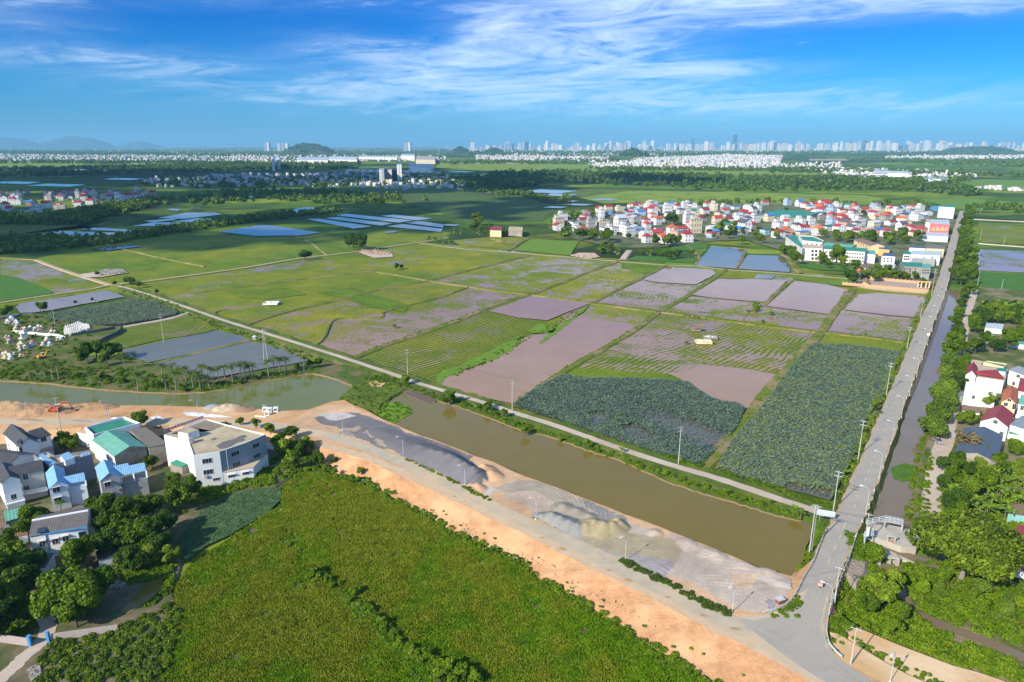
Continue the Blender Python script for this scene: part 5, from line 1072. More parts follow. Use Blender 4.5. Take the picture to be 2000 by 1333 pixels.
# --- grey three storey building with a flat roof
b=house('three_storey_building','large pale grey three-storey building with a stained flat roof above the rice field','building')
Z=lambda pts: z10(320,810,pts,9.07)
S=block(b,Z([(520,732),(985,655),(1450,500),(1800,350),(1120,180),(770,80),(0,360),(430,470)]),11.4,.4,WHITE,FLATR,parapet=.3)
S2=block(b,Z([(1060,1028),(1580,940),(1690,825),(1810,715),(1700,660),(1120,860)]),4.4,.4,WHITE,CONC,pname='annex_wall')
for u,v in [(765,820),(1265,690),(1630,548)]: window(b,S,320+u/9.07,810+v/9.07,2.6,1.5,2,awn=False)
for u,v in [(785,1015),(1285,880),(1645,730)]: window(b,S,320+u/9.07,810+v/9.07,2.6,1.5,2,awn=False)
for u,v in [(1200,1090),(1450,1040)]: window(b,S2,320+u/9.07,810+v/9.07,1.9,.9,2,awn=True)
window(b,S,320+930/9.07,810+1145/9.07,1.9,.9,2,awn=False)
pn=MB(); # grey painted bay of the wall
for s in [facing(S,320+1200/9.07,810+800/9.07)]:
    p,d,n=ray_wall(320+1100/9.07,810+700/9.07,s); n=n if n.dot(Vector((0,0,CZ))-p)>0 else -n; L=(s[1]-s[0]).length; m_=(s[0]+s[1])/2
    pn.quad(*[tuple(Vector((q.x,q.y,zz_))+n*.012) for q,zz_ in ((s[0],4.55),(s[1],4.55),(s[1],11.35),(s[0],11.35))])
s=facing(S,320+1600/9.07,810+620/9.07); p,d,n=ray_wall(320+1600/9.07,810+620/9.07,s); n=n if n.dot(Vector((0,0,CZ))-p)>0 else -n
pn.quad(*[tuple(Vector((q.x,q.y,zz_))+n*.012) for q,zz_ in ((s[0],4.55),(s[1],4.55),(s[1],11.35),(s[0],11.35))]); pn.build('grey_wall_panel',M('slate_grey_paint',(.30,.33,.36),(.27,.30,.33),scale=1),b)
pen=MB(); q=[P3(320+x/9.07,810+y/9.07,13.6) for x,y in ((245,300),(425,335),(620,268),(440,215))]; poly=[tuple(a[:2]) for a in q]; pen.prism(poly,11.1,13.5); pen.build('stair_tower',WHITE,b); pr=MB(); pr.slab([Vector((a[0],a[1],13.62)) for a in offset(poly,-.0)],.1); roofobj(pr,FLATR,b,name='stair_tower_roof')
PUD=M('roof_puddle',(.13,.10,.075),(.17,.14,.10),scale=1,rough=.25,spec=.5)
for pts in ([(920,550),(990,605),(1090,605),(1200,560),(1300,500),(1420,470),(1450,430),(1400,425),(1485,385),(1430,360),(1330,380),(1280,420),(1150,455),(1040,480),(1000,515)],[(835,450),(850,425),(900,408),(948,420),(930,440),(880,455)]):
    q=[P3(u,v,11.12) for u,v in Z(pts)]; m=MB(); m.quad(*[(p.x,p.y,11.12) for p in q]); o=m.build('puddle',PUD,b)
    if o.data.polygons[0].normal.z<0: o.data.flip_normals()
q=[P3(u,v,11.115) for u,v in Z([(130,350),(760,110),(1090,180),(860,290),(620,270),(440,215),(250,290)])]; m=MB(); m.quad(*[(p.x,p.y,11.115) for p in q]); o=m.build('dark_roof_bay',M('mossy_roof',(.20,.17,.12),(.27,.23,.16),scale=.5),b)
if o.data.polygons[0].normal.z<0: o.data.flip_normals()
tk=MB(); c=P3(320+495/9.07,810+500/9.07,11.2); tk.tube((c.x,c.y,11.3),(c.x,c.y,12.9),.85,.8,12); tk.tube((c.x,c.y,12.9),(c.x,c.y,13.1),.8,.3,12); tk.build('water_tank',M('steel_tank',(.6,.6,.62),metal=.7,rough=.35),b)
ac=MB(); s=facing(S,320+740/9.07,810+1095/9.07); p,d,n=ray_wall(320+740/9.07,810+1095/9.07,s); n=n if n.dot(Vector((0,0,CZ))-p)>0 else -n; ac.box(tuple(p+n*.25),(.95,.4,.7),math.atan2(d.y,d.x)); ac.build('air_conditioner',FRAME,b)
dp=MB(); s=facing(S,320+1120/9.07,810+800/9.07); p,d,n=ray_wall(320+1120/9.07,810+800/9.07,s); n=n if n.dot(Vector((0,0,CZ))-p)>0 else -n; p=p+n*.12; dp.tube((p.x,p.y,4.5),(p.x,p.y,11.3),.09); dp.build('drainpipe',FRAME,b)
recentre(b)
b=house('lean_to','small green roofed lean-to against the white wall of the grey building','shed'); q=[P3(320+x/9.07,810+y/9.07,z) for x,y,z in ((100,860,3.4),(320,935,2.9),(450,855,3.3),(235,790,3.8))]
m=MB(); m.slab(q,.08); roofobj(m,R_GREEN,b,q[1]-q[0]); m=MB(); m.prism([tuple(a[:2]) for a in offset([tuple(p[:2]) for p in (q[0],q[1],q[2],q[3])],.0)],.4,2.75) ; m.build('wall',RAW,b); recentre(b)
# --- green warehouses
Z=lambda pts: z10(150,800,pts)
b=house('warehouse','green gabled warehouse with a brown side roof and stained grey walls','warehouse')
S=gable(b,Z([(615,425),(1035,720)]),8.6,Z([(295,595),(695,905)]),6.8,.4,RAW,R_GREEN2,over=.2)
S3=block(b,Z([(1400,745),(1770,672),(1340,352),(1040,400)]),6.6,.4,RAW,R_BROWN)
wl=MB(); s=facing(S,150+420/10,800+780/10); wl.quad(*[(q.x-.02*0,q.y,z) for q,z in ((s[0],.4),(s[1],.4),(s[1],6.5),(s[0],6.5))]); o=wl.build('white_side_wall',WHITE,b); p,d,n=ray_wall(192,878,s); n=n if n.dot(Vector((0,0,CZ))-p)>0 else -n; 
for vv in o.data.vertices: vv.co+=n*.02
window(b,S,150+60.5,800+92.5,2.2,2.2,0,name='door',awn=True); window(b,S,150+102,800+87.5,.5,.5,0,awn=False)
lg=MB(); s=facing(S3,290+5,890); p0,d,n=ray_wall(250,902,s); recentre(b)
b=house('warehouse','flat green roofed warehouse with raised parapets behind the gabled green one','warehouse')
block(b,Z([(320,490),(1240,262),(920,135),(160,345)]),8.2,.4,WHITE,R_GREEN,parapet=.9); recentre(b)
b=house('outbuilding','small white outbuilding with a blank wall beside the green warehouse','shed'); block(b,Z([(10,445),(205,485),(240,440),(60,400)]),5.2,.4,WHITE,CONC); recentre(b)
# --- dark roofed white house, top left
Z=lambda pts: z10(0,820,pts)
b=house('dark_roofed_house','white house with steep charcoal roofs and a skylight, beside the bend of the road')
S=gable(b,Z([(265,120),(520,330)]),10,Z([(45,270),(385,550)]),7.4,.45,WHITE,R_DARK)
S4=gable(b,Z([(480,240),(800,150)]),9.6,Z([(740,370),(1020,300)]),7.4,.45,WHITE,R_DARK,hip=1.2)
sk=MB(); q=[P3(u/10,820+v/10,9.0) for u,v in ((325,440),(400,345),(455,380),(370,470))]; sk.slab(q,.12); sk.build('skylight',GLASS,b)
for u,v in [(180,530),(340,560),(410,610)]: window(b,S,u/10,820+v/10,.8,2.4,0,awn=False)
window(b,S4,85,858,1.6,1.6,1,awn=False); recentre(b)
b=house('dark_roofed_house','white house with a low charcoal roof cut by the left edge'); gable(b,[(-32,878),(14,884)],8.8,[(-40,918),(34,903)],6.8,.45,WHITE,R_DARK); recentre(b)
# --- balcony house
b=house('balcony_house','white house with two long balconies of white balusters and charcoal roofs')
S=gable(b,[(16,912),(80,898)],10.6,[(43,926.5),(86,918)],8.8,.45,GREYW,R_DARK,over=.2)
S5=gable(b,[(4,903),(19,930)],10.4,[(-14,917),(2,945)],8.8,.45,WHITE,R_DARK,over=.25)
def balcony(root,p0,p1,z,depth,h=1.0):
    a=P3(*p0,z); c=P3(*p1,z); d=(c-a); L=d.length; d.normalize(); n=Vector((-d.y,d.x,0)); n=n if n.y>0 else -n; ang=math.atan2(d.y,d.x); mb=MB(); m_=(a+c)/2
    q=m_+n*depth/2; mb.box((q.x,q.y,z-.12),(L,depth,.24),ang); q=m_; mb.box((q.x,q.y,z+h),(L,.16,.1),ang); o=mb.build('balcony',WHITE,root); k=int(L/.42)
    bl=MB()
    for i in range(k+1): q=a+d*(L*i/k); bl.box((q.x,q.y,z+h/2),(.16,.14,h-.1),ang)
    bl.build('balustrade',WHITE,o); return o
balcony(b,(41,939),(87,931.5),5.9,1.6); balcony(b,(46.5,966),(92,957.5),3.0,1.6); balcony(b,(5,959),(43,951),5.9,1.4); balcony(b,(10,988),(49,978),2.8,1.4)
pl=MB()
for u,v in [(43,938),(61,935),(86,930.5)]: p=P3(u,v,5.9); pl.box((p.x,p.y,4.6),(.3,.3,8.0),0)
pl.build('column',WHITE,b)
for u,v in [(52,954),(50,932),(27,971)]: window(b,S if u>40 else S5,u,v,1.3,1.7,1,awn=False)
recentre(b)
# --- grey block house with a terrace
b=house('block_house','tall grey blank-walled block house with blue sheds on its terrace')
S=block(b,Z([(1100,865),(1800,672),(1740,600),(1060,700),(930,625),(650,690),(960,900)]),8.7,.45,M('blue_grey_cement',(.25,.27,.30),(.21,.225,.25),scale=.4),CONC,parapet=.9,inset=.3)
window(b,S,137.3,908,1.0,1.0,1,awn=False); window(b,S,152,905.5,1.0,.35,0,awn=False)
for pts,z0,z1 in (([(750,700),(835,665),(1095,840),(960,890)],9.4,8.9),([(1170,690),(1340,625),(1450,750),(1265,805)],9.9,9.5),([(1570,665),(1700,628),(1740,665),(1590,700)],9.4,9.0)):
    q=[P3(u/10,820+v/10,z) for (u,v),z in zip(pts,(z0,z0,z1,z1))]; m=MB(); m.slab(q,.1); o=roofobj(m,R_BLUE,b,q[1]-q[0],name='terrace_roof'); m=MB(); m.prism([tuple(a[:2]) for a in q],7.7,z1-.15); m.build('terrace_room',WHITE,b)
recentre(b)
# --- blue roofed houses
b=house('blue_roofed_house','white two-storey house with pale blue roofs next to the grey block house')
S=gable(b,[(104.5,909),(112,940)],9.4,[(88,923),(95,955)],7.6,.45,PALEBLUE,R_BLUE,over=.15)
q=[P3(*a) for a in ((113,934,8.4),(164,923,8.4),(167,939,7.4),(133,945,7.4))]; m=MB(); m.slab(q,.12); roofobj(m,R_BLUE,b,q[1]-q[0],name='lower_roof'); m=MB(); m.prism([tuple(a[:2]) for a in (q[0],q[1],q[2],q[3])],.45,6.0); m.build('rear_wall',PALEBLUE,b)
m=MB(); 
for a in (q[2],q[3]): m.box((a.x,a.y,6.6),(.3,.3,1.5))
m.build('post',WHITE,b)
for u,v in [(110,957),(113,977)]: window(b,S,u,v,1.7,1.6,1)
m=MB(); p=P3(152,981,.6); m.box((p.x,p.y-.4,.9),(.9,.4,.7)); m.build('air_conditioner',FRAME,b); recentre(b)
b=house('blue_roofed_house','grey-walled two-storey house with bright blue roofs beside the palm trees')
S=gable(b,[(203,898.5),(213,924)],10.4,[(185,913),(194,939)],8.5,.45,M('warm_grey_render',(.40,.40,.39),(.34,.34,.33),scale=.5,c3=(.45,.44,.42)),R_BLUE,over=.15)
q=[P3(*a) for a in ((212,918,9.1),(282,903.5,9.1),(285.5,919.5,8.1),(235,930,8.1))]; m=MB(); m.slab(q,.12); roofobj(m,R_BLUE,b,q[1]-q[0],name='lower_roof')
q2=[P3(*a) for a in ((217,911.5,9.3),(250,904.5,9.3),(252,909.5,9.14),(222,916,9.14))]; m=MB(); m.slab(q2,.12); roofobj(m,R_BLUE,b,q[1]-q[0],name='small_roof')
m=MB(); m.prism([tuple(a[:2]) for a in q],.45,5.8); m.build('terrace_block',GREYW,b)
m=MB()
for t in (0,.5,1): a=q[3].lerp(q[2],t); m.box((a.x,a.y,6.9),(.35,.35,2.2))
m.build('post',WHITE,b)
for u,v in [(210,946.5),(213,969),(235.5,957)]: window(b,S,u,v,1.5 if u<230 else .8,1.5 if u<230 else 1,1,awn=u<230)
recentre(b)
# --- long white house with ribbed roof
b=house('long_white_house','long white house with a ribbed grey roof and blue trim, in the lower left')
S=gable(b,[(62.5,1019),(172,999)],8.6,[(59,1047),(170,1028.5)],7.3,.45,WHITE,R_RIB,over=.2)
m=MB(); r0=P3(62.5,1017,8.7); r1=P3(172,997.5,8.7); m.box(tuple((r0+r1)/2),((r1-r0).length,.5,.35),math.atan2((r1-r0).y,(r1-r0).x)); m.build('ridge_beam',WHITE,b)
m=MB(); e0=P3(59,1048,7.2); e1=P3(170,1029.5,7.2); m.box(tuple((e0+e1)/2),((e1-e0).length,.2,.35),math.atan2((e1-e0).y,(e1-e0).x)); m.build('blue_eave',BLUETRIM,b)
m=MB(); q=[P3(u,v,7.9) for u,v in ((72,1042),(75,1031),(91,1028),(89,1039))]; m.slab(q,.1); m.build('skylight',GLASS,b)
for u,v in [(83,1062),(108,1057.5),(128,1052)]: window(b,S,u,v,1.3,1.5,1)
window(b,S,162,1048,1.6,2.8,0,name='door',awn=False,frame=BLUETRIM)
m=MB(); s=facing(S,95,1070); p,d,n=ray_wall(94,1065,s); n=n if n.dot(Vector((0,0,CZ))-p)>0 else -n; p=p+n*.1; m.tube((p.x,p.y,.5),(p.x,p.y,7),.08); m.build('drainpipe',M('blue_pipe',(.1,.14,.25)),b); recentre(b)
b=house('annex','low annex with a flat charcoal roof below the long white house','shed'); S=block(b,[(58,1111),(87.5,1109),(105,1081),(68,1085.5)],3.9,.4,WHITE,R_SLATE)
m=MB(); a=P3(90,1133,.5); c=P3(106,1108,.5); m.box(tuple((a+c)/2+Vector((0,0,1.1))),((c-a).length,.15,2.2),math.atan2((c-a).y,(c-a).x)); m.build('blue_gate',BLUETRIM,b); recentre(b)
for nm,lab,px,zt,rm,wm in [('shed','pale green sheeted canopy under the balcony house',[(9,999),(44,992),(46,1010),(12,1019)],2.6,R_GREEN2,RAW),('shed','long grey-green canopy between the blue houses and the long house',[(142,994),(196,978),(201,988),(150,1002)],3.0,R_BROWN,RAW),
       ('shed','small red roofed shed at the end of the long white house',[(174,1006),(197,1000),(196,1010),(177,1021)],3.0,R_RED,RAW),('shed','tiny ribbed shed left of the long white house',[(29,1043),(53,1037),(52,1045),(30,1050)],2.6,R_RUST,WHITE),
       ('shed','small grey lean-to roof by the tiny ribbed shed',[(9,1033),(16,1025),(20,1033),(13,1042)],3.2,R_GREY,WHITE),('shed','pinkish flat roof at the left edge below the balcony house',[(-10,1023),(11,1020),(12,1030),(-8,1035)],2.6,R_RUST,RAW),
       ('shed','dark flat canopy hidden by trees right of the long house',[(188,1078),(228,1062),(232,1084),(192,1096)],2.8,R_DARK,WHITE),('shed','low concrete roofed store beside the grey block house',[(78,870),(102,866),(104,874),(80,880)],3.4,CONC,GREYW)]:
    b=house(nm,lab,'shed'); block(b,px,zt,.4,wm,rm); recentre(b)
# --- right hand houses
Z=lambda pts: z10(1820,690,pts,11.1); Y=lambda pts: z10(1820,800,pts,11.1)
b=house('red_roofed_house','long white house with crimson gables, farthest row of the right hand houses')
S=gable(b,Z([(870,378),(900,225)]),10.6,Z([(735,425),(790,270)]),8.6,2,WHITE,R_RED,over=.2)
q=[P3(*a) for a in ((1902,725,9.6),(1947,722,9.6),(1962,740,8.4),(1905,731,8.4))]; m=MB(); m.slab(q,.12); roofobj(m,R_RED,b,q[3]-q[2],name='long_roof')
S=block(b,Z([(735,480),(1560,600),(1650,350),(900,240)]),7.6,2,WHITE,CONC); recentre(b)
b=house('hip_roofed_house','white house with a dark hipped roof beside the pale lane')
S=gable(b,[(1894,752.5),(1934,756)],10.4,[(1880.8,763),(1948.8,773)],7.6,2,WHITE,R_SLATE,hip=3.2,over=.15); window(b,S,1901,776,1.0,1.4,1,awn=False); recentre(b)
b=house('grey_roofed_house','tall white house with a slate grey roof at the right edge'); S=gable(b,[(1981,712),(2010,722)],10.6,[(1967.7,727),(2020,734)],8.4,2,WHITE,R_GREY,hip=2,over=.15)
window(b,S,1989,735,1.6,1.3,2,awn=False); window(b,S,1980,749.5,1.2,1.6,1,awn=False); recentre(b)
b=house('orange_roofed_house','cream two-storey house with a bright orange gable roof'); S=gable(b,Z([(1735,740),(1695,965)]),10.8,Z([(1560,790),(1490,1045)]),8.6,2,CREAM,R_ORANGE,over=.2)
for u,v,h in [(1605,1110,1.4),(1790,1160,2.2),(1680,1020,1.0)]: window(b,S,1820+u/11.1,690+v/11.1,1.2,h,1,awn=False)
recentre(b)
b=house('red_roofed_house','white gabled house with a deep red roof behind the dark grey warehouse'); S=gable(b,[(1957.5,791),(1946.5,811)],10,[(1926,803),(1913.6,822.5)],7.4,2,WHITE,R_RED,over=.2)
window(b,S,1820+1380/11.1,800+270/11.1,1.3,1.3,2,awn=False); window(b,S,1820+1510/11.1,800+515/11.1,1.2,1.1,2,awn=False); recentre(b)
b=house('grey_warehouse','low warehouse with a wide dark grey roof beside the parked car','warehouse')
S=gable(b,[(1922,836),(1908,884)],8.6,[(1961.4,851.4),(1950.6,884)],6.8,2,RAW,R_SLATE,over=.2); recentre(b)
b=house('red_roofed_house','white house with a red hip roof half outside the right edge'); gable(b,[(1994,742),(2030,748)],8.6,[(1987,763),(2040,772)],6.8,2,WHITE,R_RED,hip=2); recentre(b)
b=house('green_roofed_house','white house with a pale green roof at the right edge'); S=gable(b,[(1999,772),(2030,778)],9.4,[(1988,789),(2030,797)],7.6,2,WHITE,R_GREEN2,over=.1); window(b,S,1996.5,797,1.0,1.8,1,awn=False); recentre(b)
b=house('grey_roofed_house','white house with a pale grey roof and green awning at the right edge'); S=gable(b,[(1996,812),(2030,822)],8.8,[(1974,832),(2030,845)],7.2,2,WHITE,R_GREY,over=.1)
q=[P3(*a) for a in ((1976,836,5.4),(2020,848,5.4),(2016,856,4.6),(1970,845,4.6))]; m=MB(); m.slab(q,.1); roofobj(m,R_GREEN,b,q[1]-q[0],name='awning'); recentre(b)
b=house('courtyard_house','cream flat-topped house with green terrace roofs behind the crimson gables'); block(b,Z([(1120,190),(1560,300),(1640,235),(1200,165)]),6.5,2,CREAM,R_GREEN,parapet=.4); recentre(b)
b=house('white_shed','white gable end shed behind the crimson gables','shed'); block(b,Z([(860,160),(1050,290),(1110,180),(900,150)]),5.6,2,WHITE,CONC); recentre(b)
b=house('terrace_room','small green topped white room on the crimson roofed house','shed'); block(b,Z([(1395,385),(1600,405),(1630,340),(1430,325)]),9.4,7.8,WHITE,R_GREEN); recentre(b)
Zg=lambda pts: z10(1850,560,pts,9.52)
for lab,px,zt,rm,wm in [('long white roofed shed among the trees',Zg([(705,770),(1030,800),(1045,700),(735,680)]),4.6,R_PALE,WHITE),('small white walled shed beneath the long white shed',Zg([(720,960),(820,990),(845,905),(715,900)]),4.6,R_PALE,WHITE),
       ('teal roofed shed at the right edge',Zg([(1120,1040),(1440,1085),(1500,1010),(1130,965)]),4.4,R_GREEN2,PALEBLUE),('dark teal tent roof hidden among the trees',Zg([(590,1110),(690,1120),(700,1040),(610,1040)]),4.0,R_GREEN,RAW),
       ('small brown roofed store below the hip roofed house',Z([(650,1250),(1040,1310),(1060,1200),(680,1120)]),4.2,R_RUST,WHITE),('small grey porch beside the hip roofed house',Z([(580,930),(670,940),(690,850),(590,840)]),4.2,R_GREY,GREYW),
       ('teal walled shed with a rusty tiled roof at the right edge',[(1969.8,1003),(2020,1011),(2022,990),(1972.5,983)],4.6,R_RUST,M('teal_render',(.25,.52,.48))),('big crimson roofed shed at the right edge',[(1976,1055),(2030,1067),(2035,1035),(1988.7,1026)],5.2,R_RED,WHITE),
       ('lower crimson roofed shed near the spreading tree',[(1974,1110),(2030,1122),(2030,1074),(1986,1062)],4.0,R_RED,WHITE)]:
    b=house('shed',lab,'shed'); block(b,px,zt,1.9,wm,rm); recentre(b)
# --- walls, gate pillars
BRW=M('pinkish_block_wall',(.44,.37,.33),(.37,.31,.28),scale=2,bump=.4)
def wallrun(name,label,pts,z,h,mat,t=.2,cat='wall',cap=None):
    mb=MB()
    for i in range(len(pts)-1):
        a=P3(*pts[i],z); c=P3(*pts[i+1],z); m_=(a+c)/2; ang=math.atan2((c-a).y,(c-a).x); mb.box((m_.x,m_.y,z+h/2-.15),((c-a).length+.02,t,h+.3),ang)
    o=mb.build(name,mat); tag(o,label,cat)
    return o
wallrun('block_wall','pinkish block wall left of the blue gate pillars',[(-30,1252),(0,1254),(56,1262)],.45,1.9,BRW); wallrun('block_wall','pinkish block wall right of the blue gate pillars',[(102,1252),(150,1245),(231,1234)],.45,1.7,BRW)
wallrun('white_wall','low white wall between the grey building and the concrete road',[(520,874),(545,880),(580,888)],1.2,1.8,WHITE)
for l,(u,v) in (('left blue gate pillar of the lower left lane',(60,1262)),('right blue gate pillar of the lower left lane',(96,1254))):
    p=P3(u,v,.45); mb=MB(); mb.box((p.x,p.y,1.6),(.55,.55,2.5)); mb.box((p.x,p.y,2.9),(.7,.7,.12)); tag(mb.build('gate_pillar',BLUETRIM),l,'gate pillar')
ribbon('pale_path',[(-20,1345),(20,1310),(50,1280),(75,1260),(95,1225),(80,1190),(95,1150)],lambda t:3.0,.5,PATHM,jit=.2)
# orange memorial wall and gate by the road
def pierwall(label,pts,z,h,n):
    mb=MB(); 
    for i in range(len(pts)-1):
        a=P3(*pts[i],z); c=P3(*pts[i+1],z); m_=(a+c)/2; ang=math.atan2((c-a).y,(c-a).x); mb.box((m_.x,m_.y,z+h*.45),((c-a).length,.3,h*.9),ang)
    o=mb.build('compound_wall',M('stained_orange_wall',(.62,.36,.20),(.5,.3,.18),scale=1.2)); tag(o,label,'wall')
    a=P3(*pts[0],z); c=P3(*pts[-1],z); pm=MB()
    for i in range(n+1): q=a.lerp(c,i/n); pm.box((q.x,q.y,z+h*.55),(.6,.6,h*1.2))
    pm.build('piers',ORANGEW,o)
pierwall('long orange compound wall above the flooded plots',[(1646,557),(1812,572)],1,2.2,20); pierwall('shorter orange wall behind the clipped garden shrubs',[(1700,546),(1791,554)],1,2.0,12)
b=house('memorial_gate','cream gateway with a flat lintel beside the asphalt road','gate'); p0=P3(1792,562,1); p1=P3(1814,563,1); m=MB(); ang=math.atan2((p1-p0).y,(p1-p0).x)
for t in (0,.3,.7,1): q=p0.lerp(p1,t); m.box((q.x,q.y,3.0),(.8,.8,4.4),ang)
m.build('pillar',CREAM,b); m=MB(); q=(p0+p1)/2; m.box((q.x,q.y,5.4),((p1-p0).length+1.6,1.3,.9),ang); m.build('lintel',ORANGEW,b); recentre(b)
b=house('brick_tower','slim grey tower with an orange pagoda cap by the memorial garden','tower'); p=P3(1675,548,1); m=MB(); m.box((p.x,p.y,4.5),(2.2,2.2,7.5)); m.build('shaft',M('dark_brick',(.22,.19,.17),(.16,.14,.13),scale=1),b); m=MB(); m.tube((p.x,p.y,8.2),(p.x,p.y,9.4),2.4,1.0,4); m.tube((p.x,p.y,9.4),(p.x,p.y,10.6),1.3,.3,4); m.build('cap',R_ORANGE,b); recentre(b)
b=house('pavilion','small pavilion with a tiered tiled roof at the memorial garden corner','pavilion'); p=P3(1690,556,1); m=MB(); m.box((p.x,p.y,2.2),(4,3,2.4)); m.build('wall',CREAM,b); m=MB(); m.tube((p.x,p.y,3.4),(p.x,p.y,4.8),4.0,1.2,4); m.tube((p.x,p.y,4.9),(p.x,p.y,6.0),2.2,.4,4); m.build('roof',R_RUST,b); recentre(b)
# --- school
b=house('school_building','long white school wing with a green roof behind the round tree','school')
SW=M('white_school_wall',(.74,.71,.66),(.66,.63,.58),scale=.1)
S=gable(b,[(1612,480),(1686,485)],13.0,[(1611,487),(1690,492)],11.4,.7,SW,R_GREEN,over=.1)
for i in range(15):
    for k,dv in enumerate((5.5,12.5,19)): 
        u=1615+i*5.0; window(b,S,u,487+dv+i*.33,1.1,1.4,0,awn=False)
recentre(b)
b=house('school_building','white school block with dark open stair galleries at the corner of the wings','school'); S=block(b,[(1567,484),(1607,486),(1609,478),(1570,476)],12,.7,SW,CONC)
for u in (1587,1594,1602):
    for k in range(3): window(b,S,u,491+k*7.2,1.9,2.2,0,name='opening',awn=False)
recentre(b)
b=house('school_building','rear white school wing stepping up to a taller roof with green sheets','school'); S=block(b,[(1535,463),(1567,486),(1586,479),(1556,459)],12,.7,SW,R_GREEN,parapet=.7); S=block(b,[(1568,470),(1606,474),(1609,470),(1588,461),(1560,460)],15,.7,SW,R_GREEN,parapet=.8,pname='tall_wall')
for i in range(4):
    for k in range(2): window(b,S,1577+i*9,477+k*7+i*.8,1.9,1.4,0,awn=False)
recentre(b)
b=house('school_building','pale cream school hall with a mossy green roof behind the long wing','school'); gable(b,[(1612,474),(1662,478)],9,[(1609,480),(1664,484)],7.6,.7,CREAM,R_GREEN2); recentre(b)
b=house('white_annex','blue-white annex at the right end of the school','building'); block(b,[(1690,496),(1710,498),(1709,490),(1690,489)],8.5,.7,PALEBLUE,R_GREEN2); recentre(b)
b=house('yellow_hall','yellow two-storey hall with a maroon tiled roof','building'); S=gable(b,[(1681,465),(1708,474)],10.5,[(1674,470),(1697,480.5)],8.4,.7,CREAM,R_RUST,over=.2)
for i in range(4): window(b,S,1677+i*5,474.5+i*2.2,1.6,1.8,0,awn=False)
recentre(b)
Zr=lambda pts: z10(1700,440,pts,9.07)
for nm,lab,px,zt,wm,rm in [('warehouse','big blue-white warehouse beside the tree lined road',Zr([(720,520),(1240,545),(1270,470),(740,450)]),9,WHITE,R_PALE),('workshop','pale ribbed workshop in front of the blue-white warehouse',Zr([(730,600),(1150,610),(1180,545),(745,530)]),6.5,GREYW,R_PALE),
      ('shop_house','bare cement house with a green sheet roof facing the flooded plots',Zr([(600,730),(905,745),(920,670),(540,650)]),9.5,RAW,R_GREEN),('shop_house','green topped shop house right beside the road',Zr([(905,765),(1065,770),(1075,690),(920,690)]),9.5,GREYW,R_GREEN2),
      ('white_block','white block with a green roof left of the blue-white warehouse',Zr([(585,515),(715,525),(720,470),(600,465)]),9,WHITE,R_GREEN),('beige_house','beige pitched building under the roadside trees',Zr([(985,410),(1310,425),(1340,370),(985,330)]),8,CREAM,R_BROWN),
      ('blue_shed','white shed with dark blue panels on its roof',Zr([(690,400),(975,415),(985,375),(700,360)]),7.5,WHITE,R_SLATE),('twin_house','twin grey towers with dark blue hipped roofs',Zr([(205,545),(440,560),(450,500),(240,490)]),9.5,WHITE,R_SLATE),
      ('low_house','pale blue tent-like roof behind the garden trees',Zr([(130,775),(420,770),(450,700),(230,690)]),4.5,GREYW,R_PALE),('garden_house','small white house with a mauve roof behind the garden',[(1678,523),(1697,526),(1696,519),(1680,518)],5,WHITE,R_RUST),
      ('market_hall','white market hall with a ribbed grey roof under the pink building',[(1799,460),(1852,463),(1852,456),(1801,454)],6.5,WHITE,R_PALE),('tower_block','tall plain white block with a dark green top, highest of the village',[(1834,404),(1865,406),(1866,401),(1837,400)],16,WHITE,R_GREEN),
      ('yellow_house','orange walled house with a dark grey hip roof',Zr([(150,420),(340,440),(335,370),(160,350)]),7,ORANGEW,R_SLATE)]:
    b=house(nm,lab,'building'); S=block(b,px,zt,.7,wm,rm)
    if zt>8:
        us=[p[0] for p in px]; vs=[p[1] for p in px]
        for i in range(3):
            for k in range(2 if zt<14 else 4): window(b,S,min(us)+(i+.7)*(max(us)-min(us))/4,max(vs)+3.5+k*5,1.3,1.4,0,awn=False)
    recentre(b)
b=house('pink_building','pink building with a row of orange arches and a flat grey roof','building'); PINK=M('pink_render',(.72,.18,.20),(.66,.15,.17),scale=.3)
S=block(b,[(1818,436),(1855,439),(1853,430),(1817,429)],13,.7,PINK,R_PALE); S6=block(b,[(1808,434),(1818,435.5),(1817,429),(1809,428)],12,.7,WHITE,CONC,pname='white_wing')
for i in range(4):
    s=facing(S,1823+i*8.6,447); p,d,n=ray_wall(1823+i*8.6,447.5,s); n=n if n.dot(Vector((0,0,CZ))-p)>0 else -n; m=MB(); q=p+n*.08; m.add([tuple(q+d*x+Vector((0,0,z))+n*y) for y in (0,.12) for x,z in ((-2.1,-2.2),(2.1,-2.2),(1.6,.6),(0,3.0),(-1.6,.6))],[(0,1,2,3,4),(9,8,7,6,5)]+[(j,5+j,5+(j+1)%5,(j+1)%5) for j in range(5)]); m.build('arch',ORANGEW,b)
recentre(b)
b=house('green_warehouse','long dark green warehouse roof among the village houses','warehouse'); gable(b,[(1520,410),(1572,414)],10,[(1503,424),(1568,426)],6,.7,RAW,R_GREEN); recentre(b)
for l,px,h,w,r in [('cream house with a crimson roof standing alone beyond the fields',[(957,450),(979,451),(980,443),(959,442)],8,CREAM,R_RED),('unfinished mauve-grey two-storey house left of the village',[(993,450),(1020,452),(1021,444),(995,443)],7,RAW,CONC)]:
    b=house('field_house',l,'house'); block(b,px,h,.7,w,r); recentre(b)
